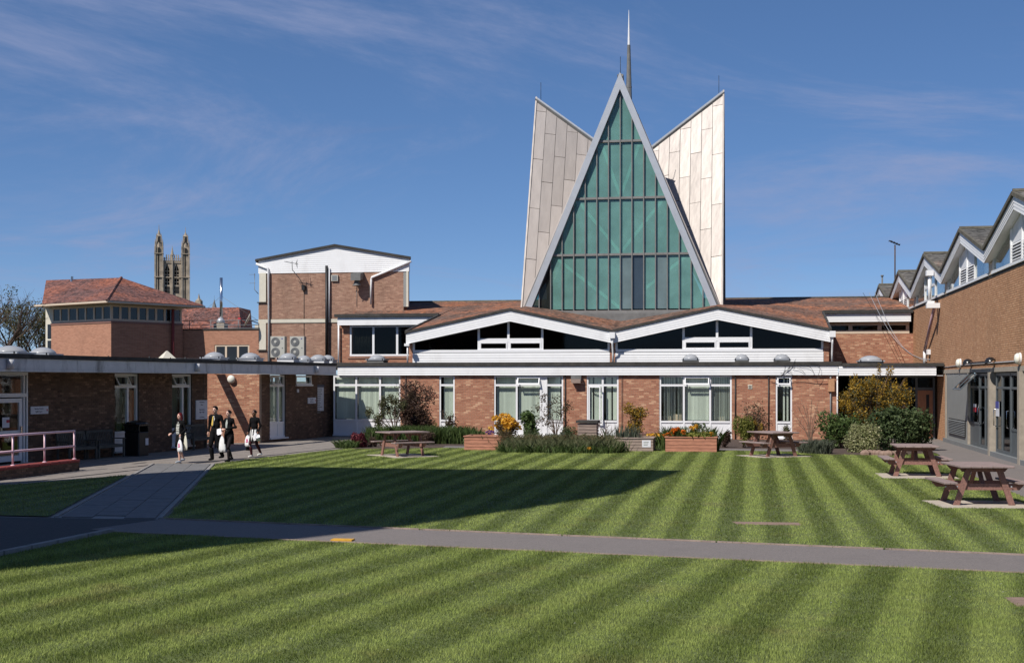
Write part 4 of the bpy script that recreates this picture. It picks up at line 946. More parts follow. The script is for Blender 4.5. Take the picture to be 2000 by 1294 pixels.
# bay with white frames at the far left end
pe = o0 + dL * lL; bx('bay_window', 'cream_stone', ob_, -1.5, -.06, .5, .9, 0, zWt, MOL)
for a, b_ in ((632, 660), (664, 692)): bx('pane', 'glass_far', ob_, -1.2, -.75, .47, .495, zat(b_, pe), zat(a, pe), MOL)
pipe('downpipe', 'coping', ob_, [(*(o0 + dR * (hit(335, o0, dR)) + Vector((.15, -.08))), zE - .2), (*(o0 + dR * (hit(335, o0, dR)) + Vector((.15, -.08))), 0)], .12)
ov = 1.25
eC = o0 - dR * ov - dL * ov; eR = o0 + dR * (lR + 1.2) - dL * ov; eL = o0 + dL * (lL + 1.3) - dR * ov
dep2 = 15.0
eRb = eR + dL * dep2; eLb = eL + dR * dep2
apt = o0 + dR * 5.2 + dL * 5.6; ap = Vector((XY(237, apt.y), apt.y)); zap = zat(542, ap)
rdg = ap + dL * 11.5; rdl = Vector((XY(90, rdg.y), rdg.y)); zrd = zat(547, rdl)
zEe = zat(586, eC)
V3 = lambda p, z: Vector((p.x, p.y, z))
eL_ = eL; q_ = o0 - dR * ov; eL = q_ + dL * hit(82, q_, dL); rf = MB(); rf.poly([V3(eC, zEe), V3(ap, zap), V3(rdl, zrd), V3(eL, zEe)]); rf.poly([V3(eC, zEe), V3(eR, zEe), V3(ap, zap)]); rf.poly([V3(eR, zEe), V3(eRb, zEe), V3(rdl, zrd), V3(ap, zap)]); rf.poly([V3(eL, zEe), V3(rdl, zrd), V3(eRb, zEe)])
rf.build('roof', 'tile_red', ob_)
eL = q_ + dL * hit(66, q_, dL)
rf = MB(); rf.prism([V3(eC, zEe - .03), V3(eR, zEe - .03), V3(eRb, zEe - .03), V3(eL, zEe - .03)], (0, 0, -.13)); rf.build('eaves', 'cream', ob_)
rp = ap.lerp(rdl, .65); b = MB(); b.tube([V3(rp, zrd - 1.0) + Vector((.6, -1, 0)), V3(rp, zrd + .05) + Vector((.6, -1, 0))], .13, 8); b.build('vent_pipe', 'steel', ob_)
b = MB(); b.tube([V3(eC, zEe), V3(ap, zap)], .12, 5); b.build('hip_tile', 'tile_red', ob_)

AY = 98.0; MA = frame((0, AY, 0), (1, 0))
def ax_(px): return XY(px, AY)
def az(py, px=430): return ZY(px, py, AY)
an = thing('brick_annex', 'flat-roofed orange brick annex with three dark windows left of the tower', 'building', (ax_(430), AY, 0))
w0, w1, wt, wb = ax_(419), ax_(487), az(673), az(710)
q = MB(MA); q.box(ax_(340), ax_(512), 0, .4, wt, az(644)); q.box(ax_(340), w0, .002, .4, 0, wt); q.box(w1, ax_(512), .002, .4, 0, wt); q.build('wall', 'brick_far', an)
bx('parapet_coping', 'felt', an, ax_(340), ax_(512), -.06, .5, az(644) + .003, az(643) + .05, MA)
window(an, MA, w0, w1, wb, wt, [w0, ax_(441), ax_(464.5), w1], fm='cream', gm='glass_far', fw=.13, d=.08)
bx('interior', 'interior_dark', an, w0, w1, 1.0, 1.1, wb, wt + .1, MA); bx('roof_slab', 'lead', an, ax_(340), ax_(512), .1, 14, az(646), az(645), MA)
for px in (364, 406, 460, 500): pipe('rail_post', 'grey_metal', an, [(ax_(px), AY + .6, az(644)), (ax_(px), AY + .6, az(624))], .03, 5)
for py in (625, 634, 640): pipe('guard_rail', 'grey_metal', an, [(ax_(350), AY + .6, az(py)), (ax_(505), AY + .6, az(py))], .028, 5)
fl = thing('boiler_flue', 'tall shiny steel flue standing on a concrete block on the annex roof', 'chimney', (ax_(431), AY + 1.5, az(645)))
y = AY + 1.6; bx('plinth', 'concrete', fl, XY(421, y), XY(441.5, y), y - .4, y + .4, az(645), az(629.5))
pipe('flue', 'steel', fl, [(XY(432, y), y, az(629)), (XY(432, y), y, az(539))], .115, 14); one('flashing', 'alu', fl, lambda b: b.lathe((XY(431, y), y, az(629)), [(.34, 0), (.30, .2), (.16, .42)], 12), smooth=True)
for s in (-1, 1): pipe('stay_wire', 'grey_metal', fl, [(XY(432, y), y, az(575)), (XY(432, y) + s * 3.2, y + 1, az(632))], .012, 4)
gy = 116.0; rr = thing('gabled_roof_house', 'far house showing only its red tiled roof behind the steel flue', 'building', (XY(420, gy), gy, 0))
one('roof', 'tile_red', rr, lambda b: b.prism([(XY(340, gy), gy, ZY(420, 650, gy)), (XY(471, gy), gy, ZY(420, 650, gy)), (XY(467, gy + 4), gy + 4, ZY(420, 600.5, gy + 4)), (XY(340, gy + 4), gy + 4, ZY(420, 600.5, gy + 4))], (0, 3, -.1)))
bx('wall', 'brick_far', rr, XY(345, gy), XY(466, gy), gy + .6, gy + 7, 0, ZY(420, 648, gy))
# chimney stub on the annex roof by the dish
bx('roof_vent', 'cream_stone', an, ax_(484), ax_(493), 1.5, 2.3, az(645), az(633), MA)

# ------------------------------------------------------------------ cathedral crossing tower, far off
KY = 420.0
def kx(px): return XY(px, KY)
def kz(py, px=336): return ZY(px, py, KY)
kt = thing('cathedral_tower', 'tall gothic stone cathedral tower with corner pinnacles far beyond the hipped roof', 'tower', (kx(336), KY, 0))
k0, k1 = kx(301), kx(371); wk = k1 - k0
wins = [(kx(322), kx(331)), (kx(340.5), kx(349.5))]
st = MB()
zt_, zb_, zs_ = kz(508), 0, kz(556)
xs = [kx(316)] + [v_ for w_ in wins for v_ in w_] + [kx(356)]
for a, b_ in ((xs[0], xs[1]), (xs[2], xs[3]), (xs[4], xs[5])): st.box(a, b_, KY + .6, KY + 3, zb_, zt_)
for a, b_ in wins:
    st.box(a, b_, KY + .602, KY + 3, zb_, zs_); m_ = (a + b_) / 2; ztip = kz(514)
    for s, e in ((a, 1), (b_, -1)): st.prism([(s, KY + .604, kz(526)), (m_, KY + .604, ztip), (m_, KY + .604, zt_), (s, KY + .604, zt_)], (0, 2, 0))
st.box(k0, k1, KY + 3, KY + wk, zb_, zt_)
body = st.build('tower_body', 'far_stone', kt)
for a, b_ in wins:
    bx('window_void', 'far_stone_dark', kt, a, b_, KY + 1.6, KY + 1.7, zs_, kz(515)); m_ = (a + b_) / 2
    t_ = MB(); t_.box(m_ - .13, m_ + .13, KY + .9, KY + 1.3, zs_, kz(518))
    for py in (529, 536, 543, 550): t_.box(a, b_, KY + .95, KY + 1.25, kz(py) - .12, kz(py) + .12)
    t_.build('tracery', 'far_stone', kt)
    lt_ = MB()
    for py in (562, 569):
        for q_ in range(3): xx = a + (b_ - a) * (q_ + .5) / 3; lt_.box(xx - .28, xx + .28, KY + .50, KY + .58, kz(py) - .5, kz(py) + .5)
    lt_.build('blind_arch', 'far_stone_dark', kt)
par = MB()
xx = kx(316)
while xx < kx(356): 
    hgt = 1.0 + (.9 if abs(xx - kx(336)) < 2.6 else 0); par.box(xx, xx + .42, KY + .45, KY + .9, zt_ + .004, zt_ + hgt); xx += .72
par.box(kx(316), kx(356), KY + .46, KY + .88, zt_ + .5, zt_ + .7); par.box(kx(315), kx(357), KY + .35, KY + 1, zt_ - .9, zt_ - .5)
par.build('parapet', 'far_stone', kt)
for py in (541, 510): bx('string_course', 'far_stone', kt, kx(316), kx(356), KY + .3, KY + .62, kz(py) - .15, kz(py) + .15)
cb_ = MB(); cb_.box(kx(335) , kx(337.5), KY - .1, KY + .62, zb_, zt_); cb_.lathe((kx(336.3), KY + .5, zt_), [(.45, 0), (.4, 1.6), (.6, 1.7), (.12, 4.2), (.05, 4.8)], 6); cb_.build('pinnacle', 'far_stone', kt)
for (a, b_, tip) in ((301, 319, 440), (354, 371.5, 444)):
    xc, w_ = (kx(a) + kx(b_)) / 2, (kx(b_) - kx(a)) / 2
    t_ = MB()
    for s in (-1, 1): t_.box(xc + s * w_ * .98 - (.5 if s > 0 else -.0) , xc + s * w_ * .98 + (.0 if s > 0 else .5), KY - .35, KY + 2.5, zb_, kz(481))
    t_.box(xc - w_ * .95, xc - w_ * .25, KY - .05, KY + 2.5, zb_, kz(482)); t_.box(xc + w_ * .12, xc + w_ * .95, KY - .05, KY + 2.5, zb_, kz(482)); t_.box(xc - w_ * .25, xc + w_ * .12, KY + .7, KY + 2.5, zb_, kz(484))
    for py in (495, 541): t_.box(xc - w_ * 1.03, xc + w_ * 1.03, KY - .45, KY + 2.5, kz(py) - .14, kz(py) + .14)
    t_.lathe((xc, KY + 1.2, 0), [(w_ * .85, kz(486)), (w_ * .72, kz(474)), (w_ * .58, kz(474)), (w_ * .55, kz(462)), (w_ * .68, kz(461)), (w_ * .42, kz(459)), (w_ * .08, kz(tip + 8)), (w_ * .03, kz(tip - 2))], 8)
    for s in (-1, 1):
        for yy in (0, 2.4):
            t_.lathe((xc + s * w_ * .80, KY + yy, 0), [(w_ * .16, kz(484)), (w_ * .14, kz(474)), (w_ * .02, kz(466))], 5); t_.lathe((xc + s * w_ * .52, KY + yy, 0), [(w_ * .12, kz(474)), (w_ * .1, kz(463)), (w_ * .02, kz(456))], 5)
    tu = t_.build('turret', 'far_stone', kt)
    v_ = MB()
    for py0, py1 in ((494, 484),): v_.box(xc - .35, xc + .35, KY - .5, KY + .6, kz(py0), kz(py1))
    v_.box(xc - .22, xc + .22, KY - .2, KY + .3, kz(472), kz(463)); v_.build('opening', 'far_stone_dark', tu)
kt.rotation_euler = (0, 0, R(23)); kt.scale = (.9, .9, 1)
pn = thing('cathedral_pinnacle', 'small gothic stone pinnacle rising right of the cathedral tower', 'pinnacle', (kx(389), KY - 20, 0))
x, y = XY(388.5, 400), 400.0
one('shaft', 'far_stone', pn, lambda b: (b.box(x - .9, x + .9, y - .9, y + .9, 0, ZY(388, 587, y)), b.lathe((x, y, 0), [(1.1, ZY(388, 588, y)), (.75, ZY(388, 584, y)), (.45, ZY(388, 583.5, y)), (.05, ZY(388, 573, y))], 6)))
sc_ = thing('lead_spirelet', 'small grey conical lead spire behind the steel flue', 'spire', (XY(419, 380), 380, 0)); x, y = XY(418.5, 380.0), 380.0
one('cone', 'lead', sc_, lambda b: b.lathe((x, y, 0), [(1.0, 0), (1.0, ZY(418, 601, y) - .05), (.75, ZY(418, 600, y)), (.3, ZY(418, 591, y)), (.04, ZY(418, 584, y)), (.03, ZY(418, 577, y))], 8))

# ------------------------------------------------------------------ long single-storey range on the left
lw_d = Vector((.149, 1)).normalized(); lw_o = Vector((-22.37 + .149 * (30 - 38.77), 30.0)); MLW = frame((lw_o.x, lw_o.y, 0), lw_d)
def lu(px): return hit(px, lw_o, lw_d)
def lz(px, py): p = lw_o + lw_d * lu(px); return zat(py, p)
lb = thing('low_range', 'long single-storey brick range in shade with a worn pale fascia along the left path', 'building', (lw_o.x, lw_o.y, 0))
g0, g1 = lu(405), lu(505); TOP = 2.90
wins = [(lu(-40), lu(54)), (lu(224), lu(271)), (lu(336), lu(375)), (lu(527), lu(558))]
sw = (lu(578), lu(608)); uend = lu(637)
rects = [(wins[0][1], wins[1][0], 0, TOP), (wins[1][1], wins[2][0], 0, TOP), (wins[2][1], g0, 0, TOP), (g1, wins[3][0], 0, TOP), (wins[3][1], sw[0], 0, TOP), (sw[0], sw[1], 0, lz(590, 751)), (sw[1], lu(620), 0, TOP)]
for a, b_ in (wins[1], wins[2], wins[3]): rects.append((a, b_, 0, .14))
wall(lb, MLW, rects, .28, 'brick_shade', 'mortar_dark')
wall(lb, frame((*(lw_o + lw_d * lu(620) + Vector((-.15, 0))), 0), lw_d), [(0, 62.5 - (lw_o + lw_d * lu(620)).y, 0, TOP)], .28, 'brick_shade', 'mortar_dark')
for a, b_ in (wins[1], wins[2], wins[3]):
    m_ = a + (b_ - a) * .60
    window(lb, MLW, a, b_, .16, TOP - .03, [a, m_, b_], trans=2.42, sill=.80, fw=.075, gm='glass', d=.10, blind=(.9, .12), open_=(0,))
    bx('threshold', 'white_upvc', lb, a - .05, b_ + .1, -.10, .06, .10, .158, MLW)
window(lb, MLW, sw[0], sw[1], lz(590, 751), TOP - .05, [sw[0], sw[1]], fw=.07, d=.03)
bx('window_sill', 'white_upvc', lb, sw[0] - .05, sw[1] + .05, -.08, .05, lz(590, 751) - .06, lz(590, 751) - .003, MLW)
# entrance door and screen at the frame's left edge
a, b_ = wins[0]; d0 = lu(-12); d1 = lu(43)
q = MB(MLW)
for u in (a, d0 - .07, d1 + .06, b_ - .06): q.box(u, u + .06, -.01, .10, 0, TOP)
q.box(a + .06, b_ - .06, -.03, .10, 2.12, 2.24); q.box(a + .06, b_ - .06, -.008, .10, TOP - .09, TOP)
es = q.build('entrance_screen', 'white_upvc', lb)
bx('pane', 'glass', es, a + .07, b_ - .07, .03, .04, 2.24, TOP - .09, MLW); bx('pane', 'glass', es, d1 + .13, b_ - .07, .03, .04, .1, 2.12, MLW); bx('pane', 'glass', es, a + .07, d0 - .08, .03, .04, .1, 2.12, MLW)
q = MB(MLW)
for (u0, u1, z0, z1) in ((d0, d0 + .13, .12, 2.08), (d1 - .13, d1, .12, 2.08), (d0 + .13, d1 - .13, .12, .30), (d0 + .13, d1 - .13, 1.95, 2.08), (d0 + .13, d1 - .13, .92, 1.08)): q.box(u0, u1, .0, .06, z0, z1)
dr = q.build('door', 'white_upvc', lb)
bx('pane', 'glass', dr, d0 + .13, d1 - .13, .025, .035, .30, .92, MLW); bx('pane', 'glass', dr, d0 + .13, d1 - .13, .025, .035, 1.08, 1.95, MLW)
bx('door_handle', 'steel', dr, d1 - .10, d1 - .05, -.05, -.01, 1.0, 1.2, MLW)
nt = bx('notice', 'sign_white', dr, lu(4), lu(18), -.008, -.004, 1.18, 1.50, MLW); bx('notice_print', 'sign_red', dr, lu(12), lu(18), -.014, -.01, 1.33, 1.42, MLW)
for u0, u1 in ((0, g0), (g1, uend)):
    bx('interior', 'interior', lb, u0 + .05, u1 - .05, 3.2, 3.3, 0, TOP, MLW); bx('floor', 'interior', lb, u0 + .05, u1 - .05, .3, 3.2, .0, .03, MLW)
# cross wall closing the open bay (catches the sun), ends of the two halves
pg = lw_o + lw_d * g1; MX = frame((pg.x - 5, pg.y - .04, 0), (1, 0)); wall(lb, MX, [(0, 5.05, 0, TOP)], .25, 'brick_red')
pg0 = lw_o + lw_d * g0; bx('end_wall', 'mortar_dark', lb, pg0.x - 5, pg0.x - .03, pg0.y - .3, pg0.y - .02, 0, TOP)
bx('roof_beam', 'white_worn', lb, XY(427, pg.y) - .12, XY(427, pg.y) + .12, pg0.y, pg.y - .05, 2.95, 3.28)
# roof: two slabs and the fascia beam that bridges the open bay
el_o = Vector((-20.0 + .12 * (30 - 47), 30.0)); el_d = Vector((.12, 1)).normalized(); MEL = frame((el_o.x, el_o.y, 0), el_d)
def eu(px): return hit(px, el_o, el_d)
e1 = hit(655, el_o, el_d); ge0, ge1 = (pg0.y - 30) * 1.007, (pg.y - 30) * 1.007
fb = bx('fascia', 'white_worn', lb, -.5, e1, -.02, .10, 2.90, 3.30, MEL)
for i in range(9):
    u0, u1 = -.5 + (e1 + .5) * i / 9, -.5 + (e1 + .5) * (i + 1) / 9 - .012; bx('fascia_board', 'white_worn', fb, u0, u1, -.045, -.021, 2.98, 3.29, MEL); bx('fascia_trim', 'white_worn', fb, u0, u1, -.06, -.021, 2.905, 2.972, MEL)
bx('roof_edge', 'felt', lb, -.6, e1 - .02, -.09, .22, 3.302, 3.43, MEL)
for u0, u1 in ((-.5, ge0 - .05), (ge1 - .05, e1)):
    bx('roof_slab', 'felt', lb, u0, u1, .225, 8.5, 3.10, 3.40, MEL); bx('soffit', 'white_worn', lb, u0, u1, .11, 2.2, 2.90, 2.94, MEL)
for px in (13, 380, 614):
    u = eu(px); pipe('rain_pipe', 'white_worn', lb, [tuple(MEL @ Vector((u, -.13, z))) for z in (3.26, 2.98)], .11 if px < 100 else .10, 10)
# bulkhead lamp, call button, signs
p = Vector((XY(452, pg.y - .1), pg.y - .1, ZY(452, 740, pg.y)))
one('bulkhead_lamp', 'lamp_white', lb, lambda b: b.lathe((0, 0, 0), [(.17, 0), (.17, .05), (.14, .10), (.06, .13), (.01, .135)], 18), Matrix.Translation(p) @ Matrix.Rotation(R(90), 4, 'X'), smooth=True)
bx('sensor', 'sign_white', lb, lu(579.5), lu(582.5), -.04, -.008, lz(581, 766), lz(581, 759.5), MLW)
def sign(name, lab, px0, px1, py0, py1, lines, red=None, bm='sign_white', tm='sign_text', base=.02):
    u0, u1 = lu(px0), lu(px1); pm = (px0 + px1) / 2; z0, z1 = lz(pm, py1), lz(pm, py0)
    pos = MLW @ Vector((u0, -.03, z0)); s = thing(name, lab, 'sign', tuple(pos))
    bx('board', bm, s, u0, u1, -.03 - base, -.012, z0, z1, MLW)
    n = len(lines); h = (z1 - z0) / (n + .6)
    for i, t in enumerate(lines):
        if t: text('lettering', t, h * .72, tm, s, MLW @ Matrix.Translation(((u0 + u1) / 2 - (.04 if red else 0), -.034 - base, z1 - h * (i + 1))), align='CENTER')
    if red: bx('arrow', 'sign_red', s, u1 - .09, u1 - .045, -.036 - base, -.031 - base, (z0 + z1) / 2 - .03, (z0 + z1) / 2 + .03, MLW)
sign('wall_sign', 'white sign reading Seminar Rooms beside the left entrance door', 58, 92, 793, 808, ['Seminar Rooms', 'Fg08 & Fg11'], True)
sign('direction_sign', 'tall white direction sign on the brick pier behind the walking man', 381, 403, 781, 818, ['Old Sessions', 'House', '', 'Music Rooms', 'Mg01 - Mg05', '', 'Touchdown'])
sign('small_sign', 'small white wall sign with red mark right of the shaded door', 600, 615.5, 776, 787.5, ['Reception', 'Mail Room'], True)
bx_ = thing('notice_board', 'large pale notice board with rows of text in the shaded corner by the facade', 'notice board', (-19.2, 58.2, 1.2))
MNB = frame((*(lw_o + lw_d * lu(620) + Vector((-.15, 0))), 0), lw_d); u1 = uend - lu(620)
z0, z1 = lz(628, 802), lz(628, 756); bx('board', 'sign_white', bx_, .05, u1 - .05, -.06, -.01, z0, z1, MNB); bx('header', 'sign_navy', bx_, .05, u1 - .02, -.07, -.01, z1 + .003, z1 + .12, MNB)
for i in range(14): bx('text_row', 'grey_panel', bx_, .15, u1 - .2 - .3 * random.random(), -.066, -.061, z1 - .08 - i * .085, z1 - .045 - i * .085, MNB)

# roof-light domes
def dome(px, py, Y, w, lab, m='dome', flat=False):
    x = XY(px, Y); z = ZY(px, py, Y); t = thing('roof_dome', lab, 'skylight', (x, Y, z), 'domed rooflights on the flat roofs'); r = w * .44
    bx('kerb', 'white_worn' if px < 110 else 'lead' if px > 700 else 'white', t, x - r, x + r, Y - r, Y + r, z - .25, z + .14)
    bx('flange', 'alu', t, x - r * 1.1, x + r * 1.1, Y - r * 1.1, Y + r * 1.1, z + .143, z + .19)
    if flat: one('cap', m, t, lambda b: b.lathe((x, Y, z + .19), [(r * 1.02, 0), (.03, .30)], 4))
    else: one('bubble', m, t, lambda b: b.lathe((x, Y, z + .19), [(r * 1.0, 0), (r * .95, .05), (r * .80, .12), (r * .52, .19), (r * .2, .225), (.01, .23)], 18), smooth=True)
    for sx in (-1, 1):
        for k in (-.5, .5): bx('clip', 'black', t, x + sx * r * .9 - .02 + k * .0, x + sx * r * .9 + .02, Y - r * 1.12, Y - r * 1.1, z + .15, z + .22)
dome(20, 699, 41.0, 1.25, 'weathered roof dome nearest the left picture edge'); dome(84, 701, 43.5, 1.05, 'second roof dome from the left, in front of the distant shrubs')
dome(326, 709, 49.5, .85, 'small pyramid rooflight below the hipped-roof building', 'cream_stone', True)
dome(419, 706, 54.6, 1.0, 'white-kerbed roof dome below the annex windows'); dome(489, 707, 56.2, 1.0, 'white-kerbed roof dome at the foot of the tower block, left of the air conditioners')
dome(563, 707, 58.5, .9, 'roof dome in front of the two air conditioners'); dome(594, 711, 60.5, .8, 'low roof dome just right of the air conditioners', ); dome(622, 709, 62.5, .95, 'roof dome beneath the black flue pipe'); dome(640, 709, 65.5, .85, 'hindmost roof dome near the left wing downpipe')
dome(737, 708.5, 66.0, 1.0, 'grey roof dome under the curtained first-floor window')
for px, lab in ((1349, 'left of the three grey domes below the right gable'), (1449, 'middle of the three grey domes below the right gable'), (1527, 'right of the three grey domes below the right gable')): dome(px, 709, 61.4, .82 if px != 1449 else .72, lab)
dome(1700, 712, 62.2, 1.2, 'flat grey roof dome above the entrance link beside the forsythia')
# wire fence on the low roof
wf = thing('roof_wire_fence', 'thin wire guard with dark posts along the low flat roof', 'fence', (-26, 47, 3.4))
fp = [(XY(px, 48 + i * 1.6), 48 + i * 1.6) for i, px in enumerate((124, 212, 292, 362, 420))]
for x, y in fp: pipe('post', 'black', wf, [(x, y, 3.38), (x, y, 3.62)], .035, 5)
for z in (3.46, 3.56): pipe('wire', 'grey_metal', wf, [(x, y, z) for x, y in fp], .008, 4)

# ------------------------------------------------------------------ hall on the right
HX = 8.66; MH = frame((HX, 0, 0), (0, -1))            # local x = -Y
def hu(px): return -YX(px, HX)
hl = thing('assembly_hall', 'tall brown brick hall with a row of white zigzag gables along the right side', 'building', (HX, 45, 0))
ZBT = 6.25
wall(hl, MH, [(-71.6, -27.0, 3.10, ZBT), (hu(1827), hu(1846), 0, 2.93)], .3, 'brick_hall', 'mortar_hall')
bx('concrete_lintel', 'concrete', hl, -63.4, -27, -.03, .3, 2.935, 3.097, MH)
bx('wall_core', 'mortar_dark', hl, -84, -71.62, .0, .3, 2.9, ZBT, MH)
bx('dark_edge', 'felt', hl, -71.6, -27, -.015, .25, ZBT + .003, ZBT + .09, MH)  # thin dark strip along the top of the brickwork, below the sills
bx('plinth', 'grey_metal', hl, hu(1846), -27, -.10, .3, 0, .16, MH)
# rendered grey panel with louvre
p0, p1 = hu(1849), hu(1890)
gp = bx('render_panel', 'grey_panel', hl, p0, p1, .0, .2, .163, 2.93, MH)
lv0, lv1 = hu(1854), hu(1886.5)
lv = bx('louvre', 'black', hl, lv0, lv1, -.03, -.003, .42, 1.05, MH)
for i in range(9):
    z = .46 + i * .066; q = MB(MH); q.prism([(lv0 + .03, -.032, z), (lv0 + .03, -.075, z - .02), (lv0 + .03, -.075, z), (lv0 + .03, -.032, z + .022)], (lv1 - lv0 - .06, 0, 0)); q.build('louvre_blade', 'grey_metal', lv)
for u0 in (hu(1847), hu(1890.5)): bx('pilaster', 'concrete', hl, u0, u0 + .18, -.03, .2, .163, 2.93, MH)
def door_bay(pa, pb, solid, lab='door', handle=None, trans=2.35):
    u0, u1 = hu(pa), hu(pb); q = MB(MH); f = .07
    q.box(u0, u0 + f, .05, .13, .163, 2.90); q.box(u1 - f, u1, .05, .13, .163, 2.90); q.box(u0 + f, u1 - f, .05, .13, 2.80, 2.90); q.box(u0 + f, u1 - f, .05, .13, trans, trans + .08); q.box(u0 + f, u1 - f, .05, .13, .163, .26)
    if solid: q.box(u0 + f, u1 - f, .05, .13, .98, 1.06)
    o = q.build(lab, 'dark_frame', hl)
    lo = .26
    if solid: bx('panel', 'dark_frame', o, u0 + f, u1 - f, .07, .11, .26, .98, MH); lo = 1.06
    bx('pane', 'glass_dark', o, u0 + f, u1 - f, .085, .095, lo, trans, MH); bx('pane', 'glass_dark', o, u0 + f, u1 - f, .085, .095, trans + .08, 2.80, MH)
    if handle:
        uh = u0 + .14 if handle < 0 else u1 - .14; b = MB(MH); b.tube([(uh, .05, 1.05), (uh, -.04, 1.08), (uh, -.04, 1.62), (uh, .05, 1.65)], .02, 6); b.build('handle', 'steel', o, smooth=True)
    return o
door_bay(1892.5, 1909.5, True, 'side_light'); door_bay(1910, 1921, False, 'door', -1); door_bay(1921.2, 1933, False, 'door', 1)
door_bay(1942, 1953.5, False, 'door', -1); door_bay(1953.8, 1970, False, 'door', 1); door_bay(1971, 1993, True, 'side_light'); door_bay(1999, 2030, True, 'side_light'); door_bay(2031, 2060, False, 'door')
for px in (1937.5, 1996.5): u = hu(px); bx('post', 'concrete', hl, u - .16, u + .16, -.12, .2, 0, 2.93, MH)
bx('interior', 'interior_dark', hl, hu(1890), -27, 2.5, 2.6, 0, 3, MH); bx('floor', 'interior', hl, hu(1890), -27, .3, 2.5, .1, .16, MH); bx('interior_end', 'interior_dark', hl, hu(1890) - .1, hu(1890), .3, 2.6, 0, 3, MH)
for pa, pb in ((1928, 1932.8), (1942.5, 1949)):
    u0, u1 = hu(pa), hu(pb); bx('notice', 'sign_white', hl, u0, u1, .035, .045, 1.40, 1.90, MH); bx('notice_header', 'sign_blue', hl, u0, u1, .028, .034, 1.68, 1.92, MH)
bx('notice', 'sign_red', hl, hu(1899), hu(1904), .035, .045, 1.45, 1.62, MH); bx('notice', 'sign_white', hl, hu(1899), hu(1904), .035, .045, 1.63, 1.75, MH)
# top-hung light standing open
u0, u1 = hu(1893), hu(1909); q = MB(MH); zt, zb = 2.88, 2.28
for a, b_ in ((u0, u0 + .08), ((u0 + u1) / 2 - .04, (u0 + u1) / 2 + .04), (u1 - .08, u1)): q.prism([(a, .0, zt), (a, -.60, zb), (a, -.64, zb + .02), (a, -.04, zt + .02)], (b_ - a, 0, 0))
q.prism([(u0 + .08, -.55, zb + .05), (u0 + .08, -.60, zb), (u0 + .08, -.64, zb + .02), (u0 + .08, -.59, zb + .07)], (u1 - u0 - .16, 0, 0)); ol = q.build('open_light', 'dark_frame', hl)
q = MB(MH); q.prism([(u0 + .08, -.01, zt), (u0 + .08, -.56, zb + .06), (u0 + .08, -.57, zb + .07), (u0 + .08, -.02, zt + .01)], (u1 - u0 - .16, 0, 0)); q.build('pane', 'glass_dark', ol)
# lamps, conduit and floodlights on the brickwork
def hpos(px, py, o=0.1): u = hu(px); return Vector((HX - o, -u, ZX(px, py, HX)))
for px, lab in ((1877, 'white bulkhead lamp on the hall wall left of the floodlights'), (1994, 'white bulkhead lamp on the hall wall at the right picture edge')):
    p = hpos(px, 709 if px < 1900 else 700, .02); t = thing('wall_lamp', lab, 'lamp', tuple(p))
    M = Matrix.Translation(p) @ Matrix.Rotation(R(-90), 4, 'Y')
    one('backplate', 'white', t, lambda b: b.lathe((0, 0, 0), [(.19, -.01), (.19, .04)], 18), M); one('diffuser', 'lamp_white', t, lambda b: b.lathe((0, 0, .042), [(.18, 0), (.175, .06), (.13, .12), (.05, .14), (.01, .142)], 18), M, smooth=True)
pipe('conduit', 'alu', hl, [hpos(1826, 719, .03), hpos(1876, 713, .03), hpos(1880, 712.5, .03), hpos(1990, 704.5, .03)], .018, 6)
t = thing('flood_light_bar', 'black bar with two floodlights above the hall doors', 'lamp', tuple(hpos(1920, 708)))
pipe('bar', 'black', t, [hpos(1901, 709, .18), hpos(1944, 706, .18)], .035, 6)
for px, py in ((1899, 706), (1944, 703)):
    p = hpos(px, py, .20); one('lamp_head', 'black_gloss', t, lambda b: b.lathe((0, 0, 0), [(.05, .10), (.13, .06), (.19, -.03), (.20, -.06), (.17, -.06)], 14), Matrix.Translation(p) @ Matrix.Rotation(R(-25), 4, 'Y'), smooth=True)
# downpipe with hopper, dog-leg to the link roof
hp_ = hpos(1836, 533, .45); a = hpos(1835, 588, .12); c_ = hpos(1811, 690, .10)
one('hopper_head', 'white', hl, lambda b: b.box(hp_.x - .15, hp_.x + .15, hp_.y - .18, hp_.y + .18, hp_.z - .12, hp_.z + .12))
hx2 = Vector((hp_.x, hp_.y, ZX(1836, 588, hp_.x)))
pipe('downpipe', 'white', hl, [hp_ - Vector((0, 0, .1)), hx2 + Vector((0, 0, .15))], .075, 8)
one('hopper_head', 'white', hl, lambda b: (b.box(hx2.x - .14, HX - .02, hx2.y - .16, hx2.y + .16, hx2.z - .12, hx2.z + .10), b.box(hx2.x - .10, hx2.x + .2, hx2.y - .11, hx2.y + .11, hx2.z + .103, hx2.z + .2)))
pipe('downpipe', 'pipe_pink', hl, [hx2 + Vector((.2, 0, -.12)), Vector((HX - .12, c_.y, ZX(1811, 685, HX)))], .07, 8)
pipe('downpipe', 'white', hl, [Vector((HX - .12, c_.y, ZX(1811, 685, HX))), Vector((HX - .12, c_.y, 3.4))], .07, 8)
bx('junction_box', 'white', hl, HX - .16, HX - .01, -hu(1817) - .2, -hu(1817) + .2, ZX(1817, 692, HX), ZX(1817, 682, HX))
for k in range(3):
    a_, b2 = Vector((6.2 + k * .3, 71.5, 7.2)), Vector((HX - .1, 66 - k * 1.0, 3.5 + k * .05)); pts = [a_.lerp(b2, s) + Vector((0, 0, -1.0 * math.sin(math.pi * s) * (.6 + .2 * k))) for s in np.linspace(0, 1, 12)]; pipe('overhead_cable', 'alu' if k else 'black', hl, pts, .012, 4)
